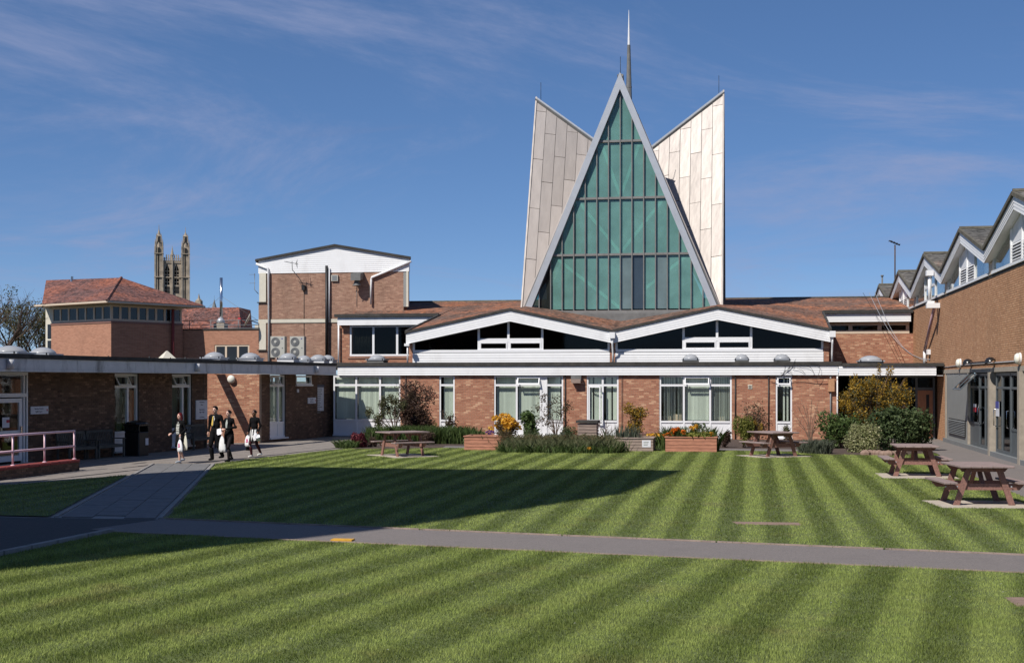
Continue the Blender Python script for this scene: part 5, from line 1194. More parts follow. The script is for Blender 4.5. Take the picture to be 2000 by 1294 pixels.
# zigzag gables
OV = .26; PX = HX - OV; MHF = frame((PX, 0, 0), (0, -1))
ay_ = [YX(px, PX) for px in (1979, 1876, 1805, 1755, 1717)]; sp_y = (ay_[4] - ay_[0]) / 4; GH = sp_y / 2; apY = [ay_[0] + sp_y * (i - 1) for i in range(6)]
za = sum(ZX(px, py, PX) for px, py in ((1979, 384), (1876, 452), (1805, 499), (1755, 533))) / 4; zv = ZX(1920, 490, PX); print('GABLES', apY, GH, za, zv)
def gzh(y):
    k = min(range(6), key=lambda i: abs(y - apY[i])); return za - (za - zv) * min(1, abs(y - apY[k]) / GH)
for gi, y0 in enumerate(apY):
    ga = MB(MHF); u = -y0
    ga.prism([(u - GH, .03, zv - .44), (u, .03, za - .44), (u + GH, .03, zv - .44), (u + GH, .03, zv - .005), (u, .03, za - .005), (u - GH, .03, zv - .005)], (0, .03, 0)); ga = ga.build('gable', 'white', hl)
    for s in (-1, 1):
        for i in range(4):
            lo, hi = -.44 + .11 * i, -.44 + .11 * (i + 1) - .008
            q = MB(MHF); q.prism([(u + s * GH, .002, zv + lo), (u, .002, za + lo), (u, .016, za + hi), (u + s * GH, .016, zv + hi)], (0, .012, 0)); q.build('board', 'white', ga)
        q = MB(MHF); q.prism([(u + s * GH, -.06, zv + .0), (u, -.06, za + .0), (u, -.06, za + .13), (u + s * GH, -.06, zv + .13)], (0, .1, 0)); q.build('roof_edge', 'felt_moss', ga)
        q = MB(MHF); q.prism([(u + s * GH, .042, zv + .0), (u, .042, za + .0), (u, .042, za + .12), (u + s * GH, .042, zv + .12)], (0, 18, 0)); q.build('roof', 'tile_hall', ga)
        q = MB(MHF); q.prism([(u + s * GH, .062, zv - .44), (u, .062, za - .44), (u, .062, za - .42), (u + s * GH, .062, zv - .42)], (0, OV + .0, 0)); q.build('soffit', 'white', ga)
    one('ridge_tile', 'felt_moss', ga, lambda b: b.tube([(PX - .02, y0, za + .12), (PX + 18, y0, za + .12)], .10, 6))
    # window wall under the gable
    zs = ZBT + .11
    def top(uu): return gzh(-uu) - .45
    mus = [u - GH + .35, u - 1.75, u, u + 1.75, u + GH - .35]
    q = MB(MH); q.box(u - GH + .3, u + GH - .3, -.06, .1, zs, zs + .10)
    for m_ in mus: q.prism([(m_ - .06, -.02, zs + .1), (m_ + .06, -.02, zs + .1), (m_ + .06, -.02, top(m_ + .06)), (m_ - .06, -.02, top(m_ - .06))], (0, .1, 0))
    if gi == 3: q.box(u - 1.69, u + 1.69, -.012, .08, zs + .62, zs + .74)
    wn_ = q.build('gable_window', 'white', hl)
    bx('pier', 'cream', wn_, u + GH - .3, u + GH + .3, -.04, .2, zs, zv - .44, MH)
    for i in range(4):
        a_, b2 = mus[i] + .06, mus[i + 1] - .06; z0 = zs + .1
        if i in (1, 2) and gi != 3:
            zl_ = zs + .75; lvb = bx('louvre', 'white', wn_, a_, b2, .04, .07, z0, zl_, MH)
            for k in range(6):
                z = z0 + .05 + k * .10; q = MB(MH); q.prism([(a_ + .05, .035, z + .05), (a_ + .05, -.02, z), (a_ + .05, -.02, z + .02), (a_ + .05, .035, z + .07)], (b2 - a_ - .1, 0, 0)); q.build('louvre_slat', 'white', lvb)
                bx('louvre_gap', 'interior', lvb, a_ + .05, b2 - .05, .032, .039, z - .02, z + .035, MH)
            ps = [(a_, .03, zl_), (b2, .03, zl_), (b2, .03, top(b2)), (a_, .03, top(a_))]; q = MB(MH); q.prism(ps, (0, .02, 0)); q.build('panel', 'white', wn_)
        else:
            ps = [(a_, .03, z0), (b2, .03, z0), (b2, .03, top(b2)), (a_, .03, top(a_))]
            q = MB(MH); q.prism(ps, (0, .01, 0)); q.build('pane', 'glass', wn_)
            q = MB(MH); q.prism([(p_[0], .35, p_[2]) for p_ in ps], (0, .01, 0)); q.build('curtain', 'blind', wn_)
bx('ceiling', 'interior', hl, -84, -27, .5, 16, 6.0, 6.1, MH)
bx('back_wall', 'mortar', hl, -84, -27, 15.8, 16, 0, 7.0, MH)
# masts on the hall roof
p = Vector((PX + .5, YX(1748, PX + .5), 0)); z0 = 7.6
m_ = thing('roof_aerial', 'thin aerial mast with a slanted boom above the hall gables', 'aerial', (p.x, p.y, z0)); pipe('mast', 'stem', m_, [(p.x, p.y, z0), (p.x, p.y, ZX(1748, 478, p.x))], .04, 6)
zt = ZX(1748, 476, p.x); pipe('boom', 'black', m_, [(p.x - .35, p.y - .3, zt + .15), (p.x + .3, p.y + .3, zt - .05)], .045, 5)
for k in range(4): s = -.3 + k * .17; pipe('element', 'black', m_, [(p.x + s - .1, p.y + s + .15, zt + .05 - s * .3), (p.x + s + .1, p.y + s - .15, zt + .05 - s * .3)], .015, 4)
p = Vector((PX + .3, YX(1723, PX + .3), 0)); m_ = thing('vent_mast', 'short grey pole standing on the furthest hall gable', 'pole', (p.x, p.y, 7.2)); pipe('pole', 'lead', m_, [(p.x, p.y, 7.0), (p.x, p.y, ZX(1723, 540, p.x))], .05, 6); pipe('cap', 'lead', m_, [(p.x, p.y, ZX(1723, 540, p.x)), (p.x, p.y, ZX(1723, 537, p.x))], .09, 6)

# ------------------------------------------------------------------ tall block out of view on the left, whose shadow lies across the lawn
HC = 25.0
sh = [(-1.69, 38.99), (-2.13, 35.31), (-2.69, 30.89), (-4.39, 26.88), (-5.84, 23.61), (-7.18, 21.39), (-8.52, 20.31), (-10.34, 17.31), (-24, 20), (-22, 29), (-18.84, 31.53), (-16.69, 34.5), (-15.29, 36.6), (-14.59, 38.3), (-12.98, 38.7), (-8.16, 38.4), (-3.73, 39.25)]
q = MB(); q.prism([(x - HC * SUN_A / SUN_C, y - HC / SUN_C, 0) for x, y in sh], (0, 0, HC)); tbk = q.build('tall_block', 'brick_far')
setp(tbk, 'tall block out of frame that throws the long dark shadow across the lawn', 'building')
# ------------------------------------------------------------------ things in the garden
def copy_tree(o, parent=None):
    c = o.copy(); col.objects.link(c)
    if parent is not None: c.parent = parent
    for ch_ in o.children: copy_tree(ch_, c)
    return c
def make_table():
    """A-frame picnic table; local x across the seats, y along the top"""
    t = thing('picnic_table', 'x', 'picnic table', group='picnic tables on the lawn', world=False)
    L, W = .78, .56
    for i in range(5):
        x0 = -W + i * (2 * W / 5); one('top_plank', 'wood_top', t, lambda b: b.box(x0, x0 + 2 * W / 5 - .012, -L, L, .795, .838), bevel=.006)
    for s in (-1, 1):
        for i in range(2): x0 = s * .76 - .14 + i * .145; one('seat_plank', 'wood_top', t, lambda b: b.box(x0, x0 + .135, -L, L, .455, .498), bevel=.006)
        y = s * .50
        for e in (-1, 1):
            q = MB(); q.prism([(e * .64, y - .022, .0), (e * .64 - e * .13, y - .022, .0), (e * .24, y - .022, .79), (e * .37, y - .022, .79)], (0, .044, 0)); q.build('leg', 'wood_table', t)
        q = MB(); q.prism([(-.86, y - s * .024, .452), (.86, y - s * .024, .452), (.74, y - s * .024, .315), (-.74, y - s * .024, .315)], (0, -s * .044, 0)); q.build('seat_beam', 'wood_table', t)
        q = MB(); q.prism([(-.52, y - s * .024, .792), (.52, y - s * .024, .792), (.44, y - s * .024, .70), (-.44, y - s * .024, .70)], (0, -s * .044, 0)); q.build('top_beam', 'wood_table', t)
        one('brace', 'wood_table', t, lambda b: b.bar((0, y - s * .07, .39), (0, s * .10, .785), .09, .04))
        for e in (-1, 1):
            for xb in (.80, .56): one('bolt', 'alu', t, lambda b: b.lathe((0, 0, 0), [(.018, -.002), (.014, .008)], 8), Matrix.Translation((e * xb, y + s * (.024 if xb < .7 else .022), .39)) @ Matrix.Rotation(R(-90 * s), 4, 'X'))
    return t
tab = make_table()
TL = ['dark picnic table side-on at the left, in front of the bare brown shrub', 'picnic table by the rear bed in front of the narrow window', 'farther of the two reddish picnic tables by the right path, near the evergreen shrub', 'nearest picnic table, reddish wood with a grey top, at the right edge']
for i, ((px, py, rz, _k), lab) in enumerate(zip(TABLES, TL)):
    o = tab if i == 0 else copy_tree(tab); x, y = G(px, py); o.location = (x, y, .026); o.rotation_euler = (0, 0, rz); o['label'] = lab
# planters
def planter(px0, px1, py, dep_, h, m, lab):
    x0, y0 = G(px0, py); x1, y1 = G(px1, py); y = (y0 + y1) / 2; t = thing('wooden_planter', lab, 'planter', ((x0 + x1) / 2, y, 0), 'raised wooden planters along the rear bed')
    n = 4; hh = h / n
    for i in range(n):
        z0, z1 = .012 + i * hh, .012 + (i + 1) * hh - .012
        for (a, b_, c, d) in ((x0, x1, y, y + .04), (x0, x1, y + dep_ - .04, y + dep_), (x0, x0 + .04, y + .042, y + dep_ - .042), (x1 - .04, x1, y + .042, y + dep_ - .042)): bx('board', m, t, a, b_, c, d, z0, z1, bevel=.004)
    for (a, b_, c, d) in ((x0 - .03, x1 + .03, y - .03, y + .10), (x0 - .03, x1 + .03, y + dep_ - .10, y + dep_ + .03), (x0 - .03, x0 + .10, y + .102, y + dep_ - .102), (x1 - .10, x1 + .03, y + .102, y + dep_ - .102)): bx('cap_rail', m, t, a, b_, c, d, h + .012, h + .05, bevel=.004)
    bx('soil_fill', 'soil', t, x0 + .05, x1 - .05, y + .05, y + dep_ - .05, .02, h - .06); return t, x0, x1, y
planter(905, 992, 879.5, 1.3, .50, 'wood_planter', 'orange-brown wooden planter holding the yellow azalea')
t, x0, x1, y = planter(1200, 1276, 881.5, 1.2, .47, 'wood_grey', 'weathered grey wooden planter with a pale green label')
bx('label_plate', 'sign_white', t, XY(1254, y), XY(1271, y), y - .010, y - .003, .17, .43)
for i in range(3): bx('label_text', 'leaf_mid', t, XY(1257, y), XY(1267 - i, y), y - .014, y - .0105, .36 - i * .06, .375 - i * .06)
planter(1278 - 50, 1288, 872.5, 1.2, .50, 'wood_table', 'dark low planter behind the grey labelled planter')
planter(1299, 1400, 882.8, 1.3, .52, 'wood_planter', 'reddish wooden planter full of orange tulips')
# slatted compost bin
x0, y = XY(1128, 53.2), 53.2; x1 = XY(1165, 53.2); cbn = thing('compost_bin', 'slatted wooden compost bin with dark lid behind the long grass', 'bin', ((x0 + x1) / 2, y, 0))
for i in range(7):
    for (a, b_, c, d) in ((x0, x1, y, y + .025), (x0, x1, y + .8, y + .825), (x0, x0 + .025, y + .026, y + .8), (x1 - .025, x1, y + .026, y + .8)): bx('slat', 'wood_grey', cbn, a, b_, c, d, .05 + i * .125, .05 + i * .125 + .10)
bx('lid', 'felt', cbn, x0 - .06, x1 + .05, y - .06, y + .9, .93, 1.03); bx('liner', 'black', cbn, x0 + .05, x1 - .05, y + .05, y + .78, .02, .90)
# black sign on a post in the bed
x, y = XY(724, 57.5), 57.5; s = thing('bed_sign', 'small black sign on a post in front of the white window panels', 'sign', (x, y, 0)); pipe('post', 'black', s, [(x, y, 0), (x, y, ZY(724, 831, y))], .03, 6); bx('plate', 'black', s, XY(717, y), XY(731, y), y - .04, y - .02, ZY(724, 844, y), ZY(724, 834, y))

# benches
def make_bench():
    t = thing('garden_bench', 'x', 'bench', group='slatted benches along the shaded wall', world=False); L = .78   # local x along, -y front
    for i in range(5): one('seat_slat', 'wood_bench', t, lambda b: b.box(-L, L, -.44 + i * .085, -.44 + i * .085 + .068, .42, .445))
    for i in range(17): x = -L + .05 + i * .0935; one('back_slat', 'wood_bench', t, lambda b: b.prism([(x - .022, -.03, .47), (x + .022, -.03, .47), (x + .022, .06, .86), (x - .022, .06, .86)], (0, .018, 0)))
    one('top_rail', 'wood_bench', t, lambda b: b.bar((-L - .03, .075, .90), (L + .03, .075, .90), .05, .08)); one('lower_rail', 'wood_bench', t, lambda b: b.bar((-L, -.025, .45), (L, -.025, .45), .04, .05)); one('front_rail', 'wood_bench', t, lambda b: b.bar((-L, -.42, .385), (L, -.42, .385), .035, .07))
    for s in (-1, 1):
        x = s * (L + .0); one('leg', 'wood_bench', t, lambda b: b.box(x - .03, x + .03, -.46, -.40, 0, .62)); one('leg', 'wood_bench', t, lambda b: b.prism([(x - .03, -.02, 0), (x - .03, .04, 0), (x - .03, .04, .45), (x - .03, .11, .92), (x - .03, .05, .92), (x - .03, -.02, .45)], (.06, 0, 0)))
        one('arm_rest', 'wood_bench', t, lambda b: b.box(x - .04, x + .04, -.50, .03, .625, .66))
    return t
be = make_bench(); br = math.atan2(lw_d.y, lw_d.x)
for i, (u, lab) in enumerate(((lu(114), 'weathered slatted bench nearest the entrance ramp'), (lu(166), 'weathered slatted bench between the ramp bench and the black bin'), (lu(375) - .6, 'dark slatted bench under the direction sign behind the walkers'))):
    o = be if i == 0 else copy_tree(be); p = MLW @ Vector((u + .35, -.32 if i < 2 else -.28, .015)); o.location = p; o.rotation_euler = (0, 0, br); o['label'] = lab
# litter bin
p = MLW @ Vector((lu(231), -.75, 0)); bn = thing('litter_bin', 'black hooded litter bin with a white label beside the bench', 'bin', (p.x, p.y, 0), world=False, rz=br); 
one('body', 'black', bn, lambda b: b.prism([(-.30, -.30, 0), (.30, -.30, 0), (.30, .30, 0), (-.30, .30, 0)], (0, 0, .85)), bevel=.03); one('hood', 'black_gloss', bn, lambda b: (b.box(-.33, .33, -.33, .33, 1.05, 1.12), b.lathe((0, 0, 1.12), [(.40, 0), (.36, .06), (.2, .11), (.02, .13)], 12), b.box(-.30, -.25, -.30, .30, .85, 1.05), b.box(.25, .30, -.30, .30, .85, 1.05), b.box(-.25, .25, .25, .30, .85, 1.05)), bevel=.01)
one('label_plate', 'sign_white', bn, lambda b: b.box(.08, .26, -.307, -.301, .38, .62))
# ramp wall and handrail
ra, rb_ = Vector(G(-60, 945)), Vector(G(155, 919)); rdv = (rb_ - ra).normalized(); MR = frame((ra.x, ra.y, 0), rdv); RL_ = (rb_ - ra).length
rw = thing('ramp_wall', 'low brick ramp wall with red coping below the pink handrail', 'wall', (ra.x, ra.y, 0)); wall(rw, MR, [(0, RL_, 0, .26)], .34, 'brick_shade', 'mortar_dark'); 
for i in range(10): a = RL_ * i / 10; one('coping_brick', 'coping', rw, lambda b: b.box(a + .006, a + RL_ / 10 - .006, -.03, .40, .262, .335), MR, bevel=.01)
bx('ramp', 'concrete', rw, 0, RL_ - .1, .345, 1.6, 0, .24, MR)
hr = thing('handrail', 'white and pink tubular handrail on the ramp wall at the left edge', 'handrail', (ra.x, ra.y, .3))
def ru(px): return hit(px, Vector((MR @ Vector((0, .2, 0))).xy), rdv)
us = [ru(-38), ru(25), ru(87), ru(145)]
for u in us: one('post', 'rail_paint', hr, lambda b: (b.tube([(u, .2, .335), (u, .2, 1.14)], .028, 8), b.lathe((u, .2, .335), [(.07, 0), (.06, .02), (.03, .03)], 8)), MR, smooth=True)
for z in (1.16, .72): one('rail', 'rail_paint', hr, lambda b: b.tube([(us[0] - .3, .2, z), (us[-1] + .02, .2, z)], .033, 8), MR, smooth=True)

# ------------------------------------------------------------------ plants
def leaves(cl, size, n, up_=.0, flat=1.0, shell=.55):
    """leaf-sized diamonds through a set of ellipsoids (x, y, z, rx, ry, rz, weight)"""
    w = np.array([c[6] if len(c) > 6 else c[3] * c[4] * c[5] for c in cl]); w = w / w.sum(); V = []
    for c, k in zip(cl, RNG.multinomial(n, w)):
        d = RNG.normal(size=(k, 3)); d /= np.linalg.norm(d, axis=1)[:, None]; r = RNG.uniform(shell, 1, k) ** .8 * RNG.normal(1, .10, k)
        P = d * r[:, None] * np.array(c[3:6]) + np.array(c[:3]); P[:, 2] = np.maximum(P[:, 2], .03)
        nrm = d * .6 + RNG.normal(size=(k, 3)) * .8; nrm[:, 2] += up_; nrm /= np.linalg.norm(nrm, axis=1)[:, None]
        a = np.cross(nrm, RNG.normal(size=(k, 3))); a /= np.linalg.norm(a, axis=1)[:, None]; b_ = np.cross(nrm, a)
        s = (size * RNG.uniform(.6, 1.35, k))[:, None]
        V.append(np.stack([P - a * s, P + b_ * s * .5 * flat, P + a * s, P - b_ * s * .5 * flat], 1).reshape(-1, 3))
    return np.concatenate(V)
def blades(cx, cy, rx, ry, h0, h1, n, w=.012, spread=.35):
    an = RNG.uniform(0, 2 * np.pi, n); r = np.sqrt(RNG.uniform(0, 1, n)); X = cx + rx * r * np.cos(an); Y = cy + ry * r * np.sin(an); h = RNG.uniform(h0, h1, n)
    ln = RNG.normal(0, spread, (n, 2)) * h[:, None]; wa = RNG.uniform(0, np.pi, n); dx, dy = np.cos(wa) * w, np.sin(wa) * w; z = np.zeros(n)
    mid = np.stack([X + ln[:, 0] * .35, Y + ln[:, 1] * .35, h * .62], 1); e = np.stack([dx, dy, z], 1)
    base = np.stack([X, Y, z], 1); tip = np.stack([X + ln[:, 0], Y + ln[:, 1], h * .98], 1)
    return np.stack([base - e * .6, base + e * .6, mid + e, tip, mid - e], 1).reshape(-1, 3)
def stems(t, x, y, pts, r=.02, m='stem', name='stem'):
    b = MB()
    for (px_, py_, pz_) in pts:
        k1 = Vector((x + (px_ - x) * .25 + random.uniform(-.05, .05), y + (py_ - y) * .25, pz_ * .45)); b.tube([(x + random.uniform(-.08, .08), y, 0), k1, (px_, py_, pz_)], [r, r * .7, r * .22], 5)
        for k in range(3):
            q = k1.lerp(Vector((px_, py_, pz_)), random.uniform(.1, .9)); b.tube([q, q + Vector((random.uniform(-.25, .25), random.uniform(-.2, .2), random.uniform(.1, .4)))], [r * .4, r * .1], 4)
    return b.build(name, m, t)
def shrub(name, lab, cat, Y, px0, px1, py0, py1, m, n, size, lumps=7, stem_m='stem', nst=6, shell=.55, extra=None, up_=0.0, taper=.0, flat=1.0):
    """bush filling a measured outline at distance Y, built of uneven leaf masses round its stems"""
    x0, x1 = XY(px0, Y), XY(px1, Y); zt = ZY((px0 + px1) / 2, py0, Y); zb = max(.0, ZY((px0 + px1) / 2, py1, Y)); cx = (x0 + x1) / 2; w = (x1 - x0) / 2; h = zt - zb
    t = thing(name, lab, cat, (cx, Y, 0)); cl = []; tips = []
    for i in range(lumps):
        a = random.uniform(0, 2 * math.pi); rr = random.uniform(.15, .62); f = random.uniform(.12, .88) if i else .5
        k = 1 - taper * (1 - f); lx, ly = cx + math.cos(a) * rr * w * k, Y + math.sin(a) * rr * w * .7 * k; lz = zb + h * f; s = random.uniform(.30, .48)
        lz = min(lz, zt - h * s * .75); cl.append((lx, ly, lz, w * s, w * s * .8, h * s * .8)); tips.append((lx, ly, lz + h * s * .3))
    if extra: cl += extra
    fo = fast_mesh('foliage', leaves(cl, size, n, up_, flat, shell), 4, m, t); stems(t, cx, Y, tips[:nst] + [(cx + random.uniform(-.5, .5) * w, Y, zb + h * .6) for _ in range(2)], .022, stem_m)
    return t, cl
def flowers(t, cl, n, size, m, name='blossom', up_=.3): return fast_mesh(name, leaves(cl, size, n, up_, 1.6, .8), 4, m, t)
# left part of the bed
t = thing('bare_shrub', 'sparse twiggy shrub with pale buds behind the left picnic table', 'shrub', (XY(765, 55.5), 55.5, 0)); x = XY(772, 55.5)
tips = [(XY(px, 55.5) , 55.5 + random.uniform(-.5, .5), ZY(px, py, 55.5)) for px, py in ((727, 800), (732, 815), (741, 786), (750, 778), (760, 773), (770, 780), (780, 790), (790, 785), (745, 805), (757, 795), (768, 800), (735, 825))]
stems(t, x, 55.5, tips, .028, 'stem'); fast_mesh('foliage', leaves([(p[0], p[1], p[2] - .1, .22, .2, .28) for p in tips], .042, 3200, shell=.1), 4, 'leaf_olive', t)
shrub('plum_shrub', 'dense brown-purple shrub against the brick pier', 'shrub', 56.2, 766, 854, 764, 866, 'leaf_plum', 10500, .045, 18, shell=.25, extra=[(XY(800, 56), 56, 2.3, .6, .5, .4), (XY(832, 56), 56, 2.0, .5, .5, .5)], taper=.2)
t, c = shrub('bronze_shrub', 'olive tops of twiggy growth above the purple shrub', 'shrub', 57.2, 780, 835, 762, 800, 'leaf_bronze', 2200, .04, 6, shell=.2)
shrub('berberis_shrub', 'small burgundy shrub at the left corner of the bed', 'shrub', 50.6, 684, 722, 842, 877, 'leaf_burgundy', 1700, .04, 6, taper=-.2); shrub('berberis_shrub', 'darker low burgundy shrub right of the burgundy corner shrub', 'shrub', 51.0, 716, 737, 850, 876, 'leaf_plum', 700, .035, 5)
shrub('purple_mound', 'small round purple-brown mound of foliage right of the left picnic table', 'shrub', 52.9, 818, 852, 843, 870, 'leaf_plum', 1500, .03, 6)
shrub('yellow_shrub', 'thin yellow-leaved shrub below the narrow window', 'shrub', 56.5, 815, 862, 815, 860, 'leaf_lime', 1000, .035, 8, shell=.2)
t, c = shrub('climbing_rose', 'thin climbing rose across the narrow window panel', 'climber', 58.6, 852, 906, 798, 858, 'leaf_bronze', 420, .05, 7, shell=.1, nst=8); 
def tuftbed(name, lab, cat, spots, m, parent=None):
    V = np.concatenate([blades(*s) for s in spots]); t = thing(name, lab, cat, (spots[0][0], spots[0][1], 0)); fast_mesh('leaf_blades', V, 5, m, t); return t
def sp_(px, Y, rx, ry, h0, h1, n, w=.012, s=.35): return (XY(px, Y), Y, rx, ry, h0, h1, n, w, s)
tuftbed('daylily_bed', 'bright green strappy foliage filling the bed left of the planters', 'plants', [sp_(px, 54.0 + (px % 3) * .5, .65, .8, .30, .82, 520, .016) for px in range(742, 912, 15)], 'leaf_mid')
tuftbed('corner_tuft', 'low green tuft at the left end of the bed', 'plants', [sp_(678, 50.3, .45, .5, .12, .36, 500, .012, .6), sp_(690, 50.8, .4, .4, .12, .36, 300, .012, .6)], 'leaf_mid')
shrub('low_euonymus', 'low green leafy plants beneath the brick between narrow and wide window', 'plants', 55.2, 905, 960, 836, 866, 'leaf_mid', 1500, .05, 7)
# azalea planter
t, c = shrub('azalea', 'bright yellow azalea in the left orange planter', 'azalea', 49.6, 958, 1012, 812, 862, 'leaf_bronze', 900, .045, 8, shell=.2)
az_ = [(XY(px, 49.6), 49.6 + dy, ZY(px, py, 49.6), r_, r_ * .8, r_ * .75) for px, py, r_, dy in ((967, 816, .14, 0), (985, 817, .26, .1), (995, 826, .30, -.1), (979, 830, .24, .1), (1004, 828, .18, 0), (1012, 834, .14, 0), (960, 836, .11, 0), (990, 838, .2, -.1))]
flowers(t, az_, 1500, .045, 'petal_yellow')
shrub('twiggy_heather', 'brownish twiggy foliage beneath the yellow azalea', 'plants', 49.3, 962, 1022, 838, 868, 'leaf_russet', 1300, .03, 6)
t = tuftbed('pansy_clump', 'few purple pansies in the orange planter', 'flowers', [sp_(957, 49.5, .15, .15, .55, .62, 60)], 'leaf_dark'); flowers(t, [(XY(957, 49.5), 49.5, .68, .16, .15, .07)], 90, .03, 'petal_purple')
shrub('laurel_shrub', 'glossy green leafy shrub beside the azalea', 'shrub', 52.6, 1012, 1058, 803, 862, 'leaf_mid', 1700, .075, 9, shell=.3, up_=.4, extra=[(XY(1030, 52.6), 52.6, ZY(1030, 812, 52.6), .3, .3, .22)])
t = thing('thorny_climber', 'thin dark climber on the wall right of the azalea', 'climber', (XY(1085, 58), 58, 0)); x = XY(1085, 58.0)
tips = [(XY(px, 58.5), 58.3 + random.uniform(-.4, .3), ZY(px, py, 58.5)) for px, py in ((1055, 790), (1062, 770), (1070, 800), (1080, 785), (1088, 772), (1096, 800), (1104, 790), (1112, 785), (1060, 815), (1100, 820), (1075, 820))]
stems(t, x, 58.0, tips, .022); fast_mesh('foliage', leaves([(p[0], p[1], p[2] - .15, .3, .25, .35) for p in tips], .05, 700, shell=.1), 4, 'leaf_bronze', t)
shrub('grey_mound', 'dark grey-green mound behind the long grass', 'plants', 51.2, 1023, 1062, 838, 875, 'leaf_dark', 1300, .03, 5); shrub('silver_plant', 'silvery pale plants behind the long grass', 'plants', 51.5, 1062, 1110, 838, 872, 'leaf_grey', 1200, .04, 7); shrub('mixed_border', 'dark green border plants left of the compost bin', 'plants', 53.5, 1085, 1132, 832, 868, 'leaf_dark', 1200, .04, 7)
t = tuftbed('long_grass', 'long wispy ornamental grass bed in front of the planters', 'grass', [sp_(px, 48.3 + (i % 3) * .45, .55, .5, .25, .58 + .14 * ((i * 7) % 3) / 2, 700, .008, .40) for i, px in enumerate(range(1004, 1196, 12))], 'leaf_meadow')
fast_mesh('leaf_blades', np.concatenate([blades(*sp_(px, 48.0 + (i % 4) * .45, .6, .5, .15, .40 + .25 * ((i * 5) % 4) / 3, 300, .012, .5)) for i, px in enumerate(range(1000, 1200, 11))]), 5, 'leaf_mid', t)
fast_mesh('seed_heads', leaves([(XY(px, 48.6), 48.6, .54, .5, .5, .12) for px in range(1010, 1194, 18)], .03, 1500), 4, 'leaf_russet', t); flowers(t, [(XY(1150, 47.7), 47.75, ZY(1150, 876, 47.7), .06, .03, .06)], 30, .04, 'petal_yellow')
t = thing('dead_rose', 'tangle of bare brown stems right of the compost bin', 'shrub', (XY(1185, 55), 55, 0)); stems(t, XY(1182, 55.0), 55.0, [(XY(px, 55), 55 + random.uniform(-.3, .3), ZY(px, py, 55)) for px, py in ((1168, 828), (1175, 835), (1182, 830), (1190, 840), (1170, 845), (1198, 848), (1186, 822), (1205, 832), (1160, 838))], .03, 'stem_pale')
tuftbed('iris_clump', 'upright grey-green iris leaves in the weathered planter', 'plants', [sp_(1222, 50.2, .45, .3, .5, 1.1, 160, .018, .12), sp_(1240, 50.3, .3, .3, .5, .95, 90, .016, .15), sp_(1205, 50.6, .4, .4, .3, .9, 90, .016, .2)], 'leaf_grey')
t, c = shrub('forsythia_bush', 'small golden forsythia in front of the brick pier between windows', 'shrub', 54.0, 1212, 1268, 793, 852, 'leaf_gold', 1800, .045, 11, shell=.15, taper=.5, nst=9, extra=[(XY(1228, 54), 54, ZY(1228, 800, 54), .3, .3, .35), (XY(1252, 54), 54, ZY(1252, 806, 54), .35, .3, .3)])
fast_mesh('leaves', leaves(c, .04, 900, shell=.1), 4, 'leaf_olive', t)
t = tuftbed('tulip_bed', 'orange and white tulips with long leaves in the reddish planter', 'flowers', [sp_(px, 49.9 + (px % 2) * .25, .3, .35, .6, 1.0, 170, .02, .3) for px in range(1305, 1398, 12)], 'leaf_mid')
fl_ = [(XY(px, 49.9), 49.9, ZY(px, py, 49.9), .1, .12, .07) for px, py in ((1307, 846), (1316, 840), (1322, 838), (1335, 843), (1376, 846), (1395, 855), (1300, 850), (1312, 848))]; flowers(t, fl_, 300, .05, 'petal_orange'); flowers(t, [(XY(px, 49.9), 49.9, ZY(px, py, 49.9), .1, .12, .09) for px, py in ((1352, 836), (1358, 833), (1384, 850), (1389, 847))], 140, .055, 'petal_yellow'); flowers(t, [(XY(px, 49.9), 49.9, ZY(px, py, 49.9), .1, .12, .1) for px, py in ((1346, 838), (1379, 838), (1366, 842))], 80, .045, 'petal_white')
fast_mesh('lime_leaves', leaves([(XY(px, 49.7), 49.5, .62, .25, .2, .12) for px in (1352, 1364, 1376)], .07, 260, up_=.5), 4, 'leaf_lime', t); fast_mesh('dark_tops', leaves([(XY(px, 50.2), 50.2, ZY(px, py, 50.2), .13, .13, .12) for px, py in ((1358, 828), (1366, 834), (1372, 830))], .06, 110), 4, 'leaf_dark', t)
t = tuftbed('wallflower_clump', 'orange flowers between the grey planter and the tulips', 'flowers', [sp_(1280, 51.5, .7, .5, .3, .62, 300, .015), sp_(1300, 51.5, .4, .5, .3, .6, 150, .015)], 'leaf_mid'); flowers(t, [(XY(px, 51.4), 51.3, ZY(px, py, 51.4), .2, .2, .08) for px, py in ((1272, 850), (1282, 849), (1290, 851), (1295, 856))], 260, .045, 'petal_yellow')
shrub('dark_rose', 'small dark-leaved shrub right of the reddish planter', 'shrub', 53.0, 1398, 1432, 838, 872, 'leaf_plum', 700, .05, 7, shell=.15); 
shrub('bushy_conifer', 'rounded golden-green conifer behind the middle picnic table', 'conifer', 52.8, 1429, 1476, 812, 862, 'leaf_lime', 4200, .035, 9, shell=.6, taper=-.1); shrub('conifer_tail', 'loose paler branches right of the golden conifer', 'conifer', 53.2, 1466, 1492, 818, 852, 'leaf_gold', 500, .035, 5, shell=.2)
shrub('brown_bush', 'tall brown half-bare bush against the brick wall', 'shrub', 56.5, 1438, 1520, 776, 862, 'leaf_bronze', 2200, .04, 14, shell=.1, nst=14, stem_m='stem_pale')
t = thing('wall_twigs', 'bare pale twigs fanned against the brick wall right of the narrow window', 'shrub', (XY(1585, 58), 58, 0)); stems(t, XY(1582, 58.0), 58.0, [(XY(px, 58.5), 58.6, ZY(px, py, 58.5)) for px, py in ((1545, 800), (1556, 790), (1566, 780), (1575, 790), (1585, 778), (1598, 795), (1608, 800), (1618, 815), (1552, 820), (1600, 780))], .022, 'stem_pale')
shrub('sill_plant', 'low leafy plant below the narrow right window', 'plants', 56.0, 1520, 1552, 826, 862, 'leaf_olive', 500, .045, 6, shell=.2)
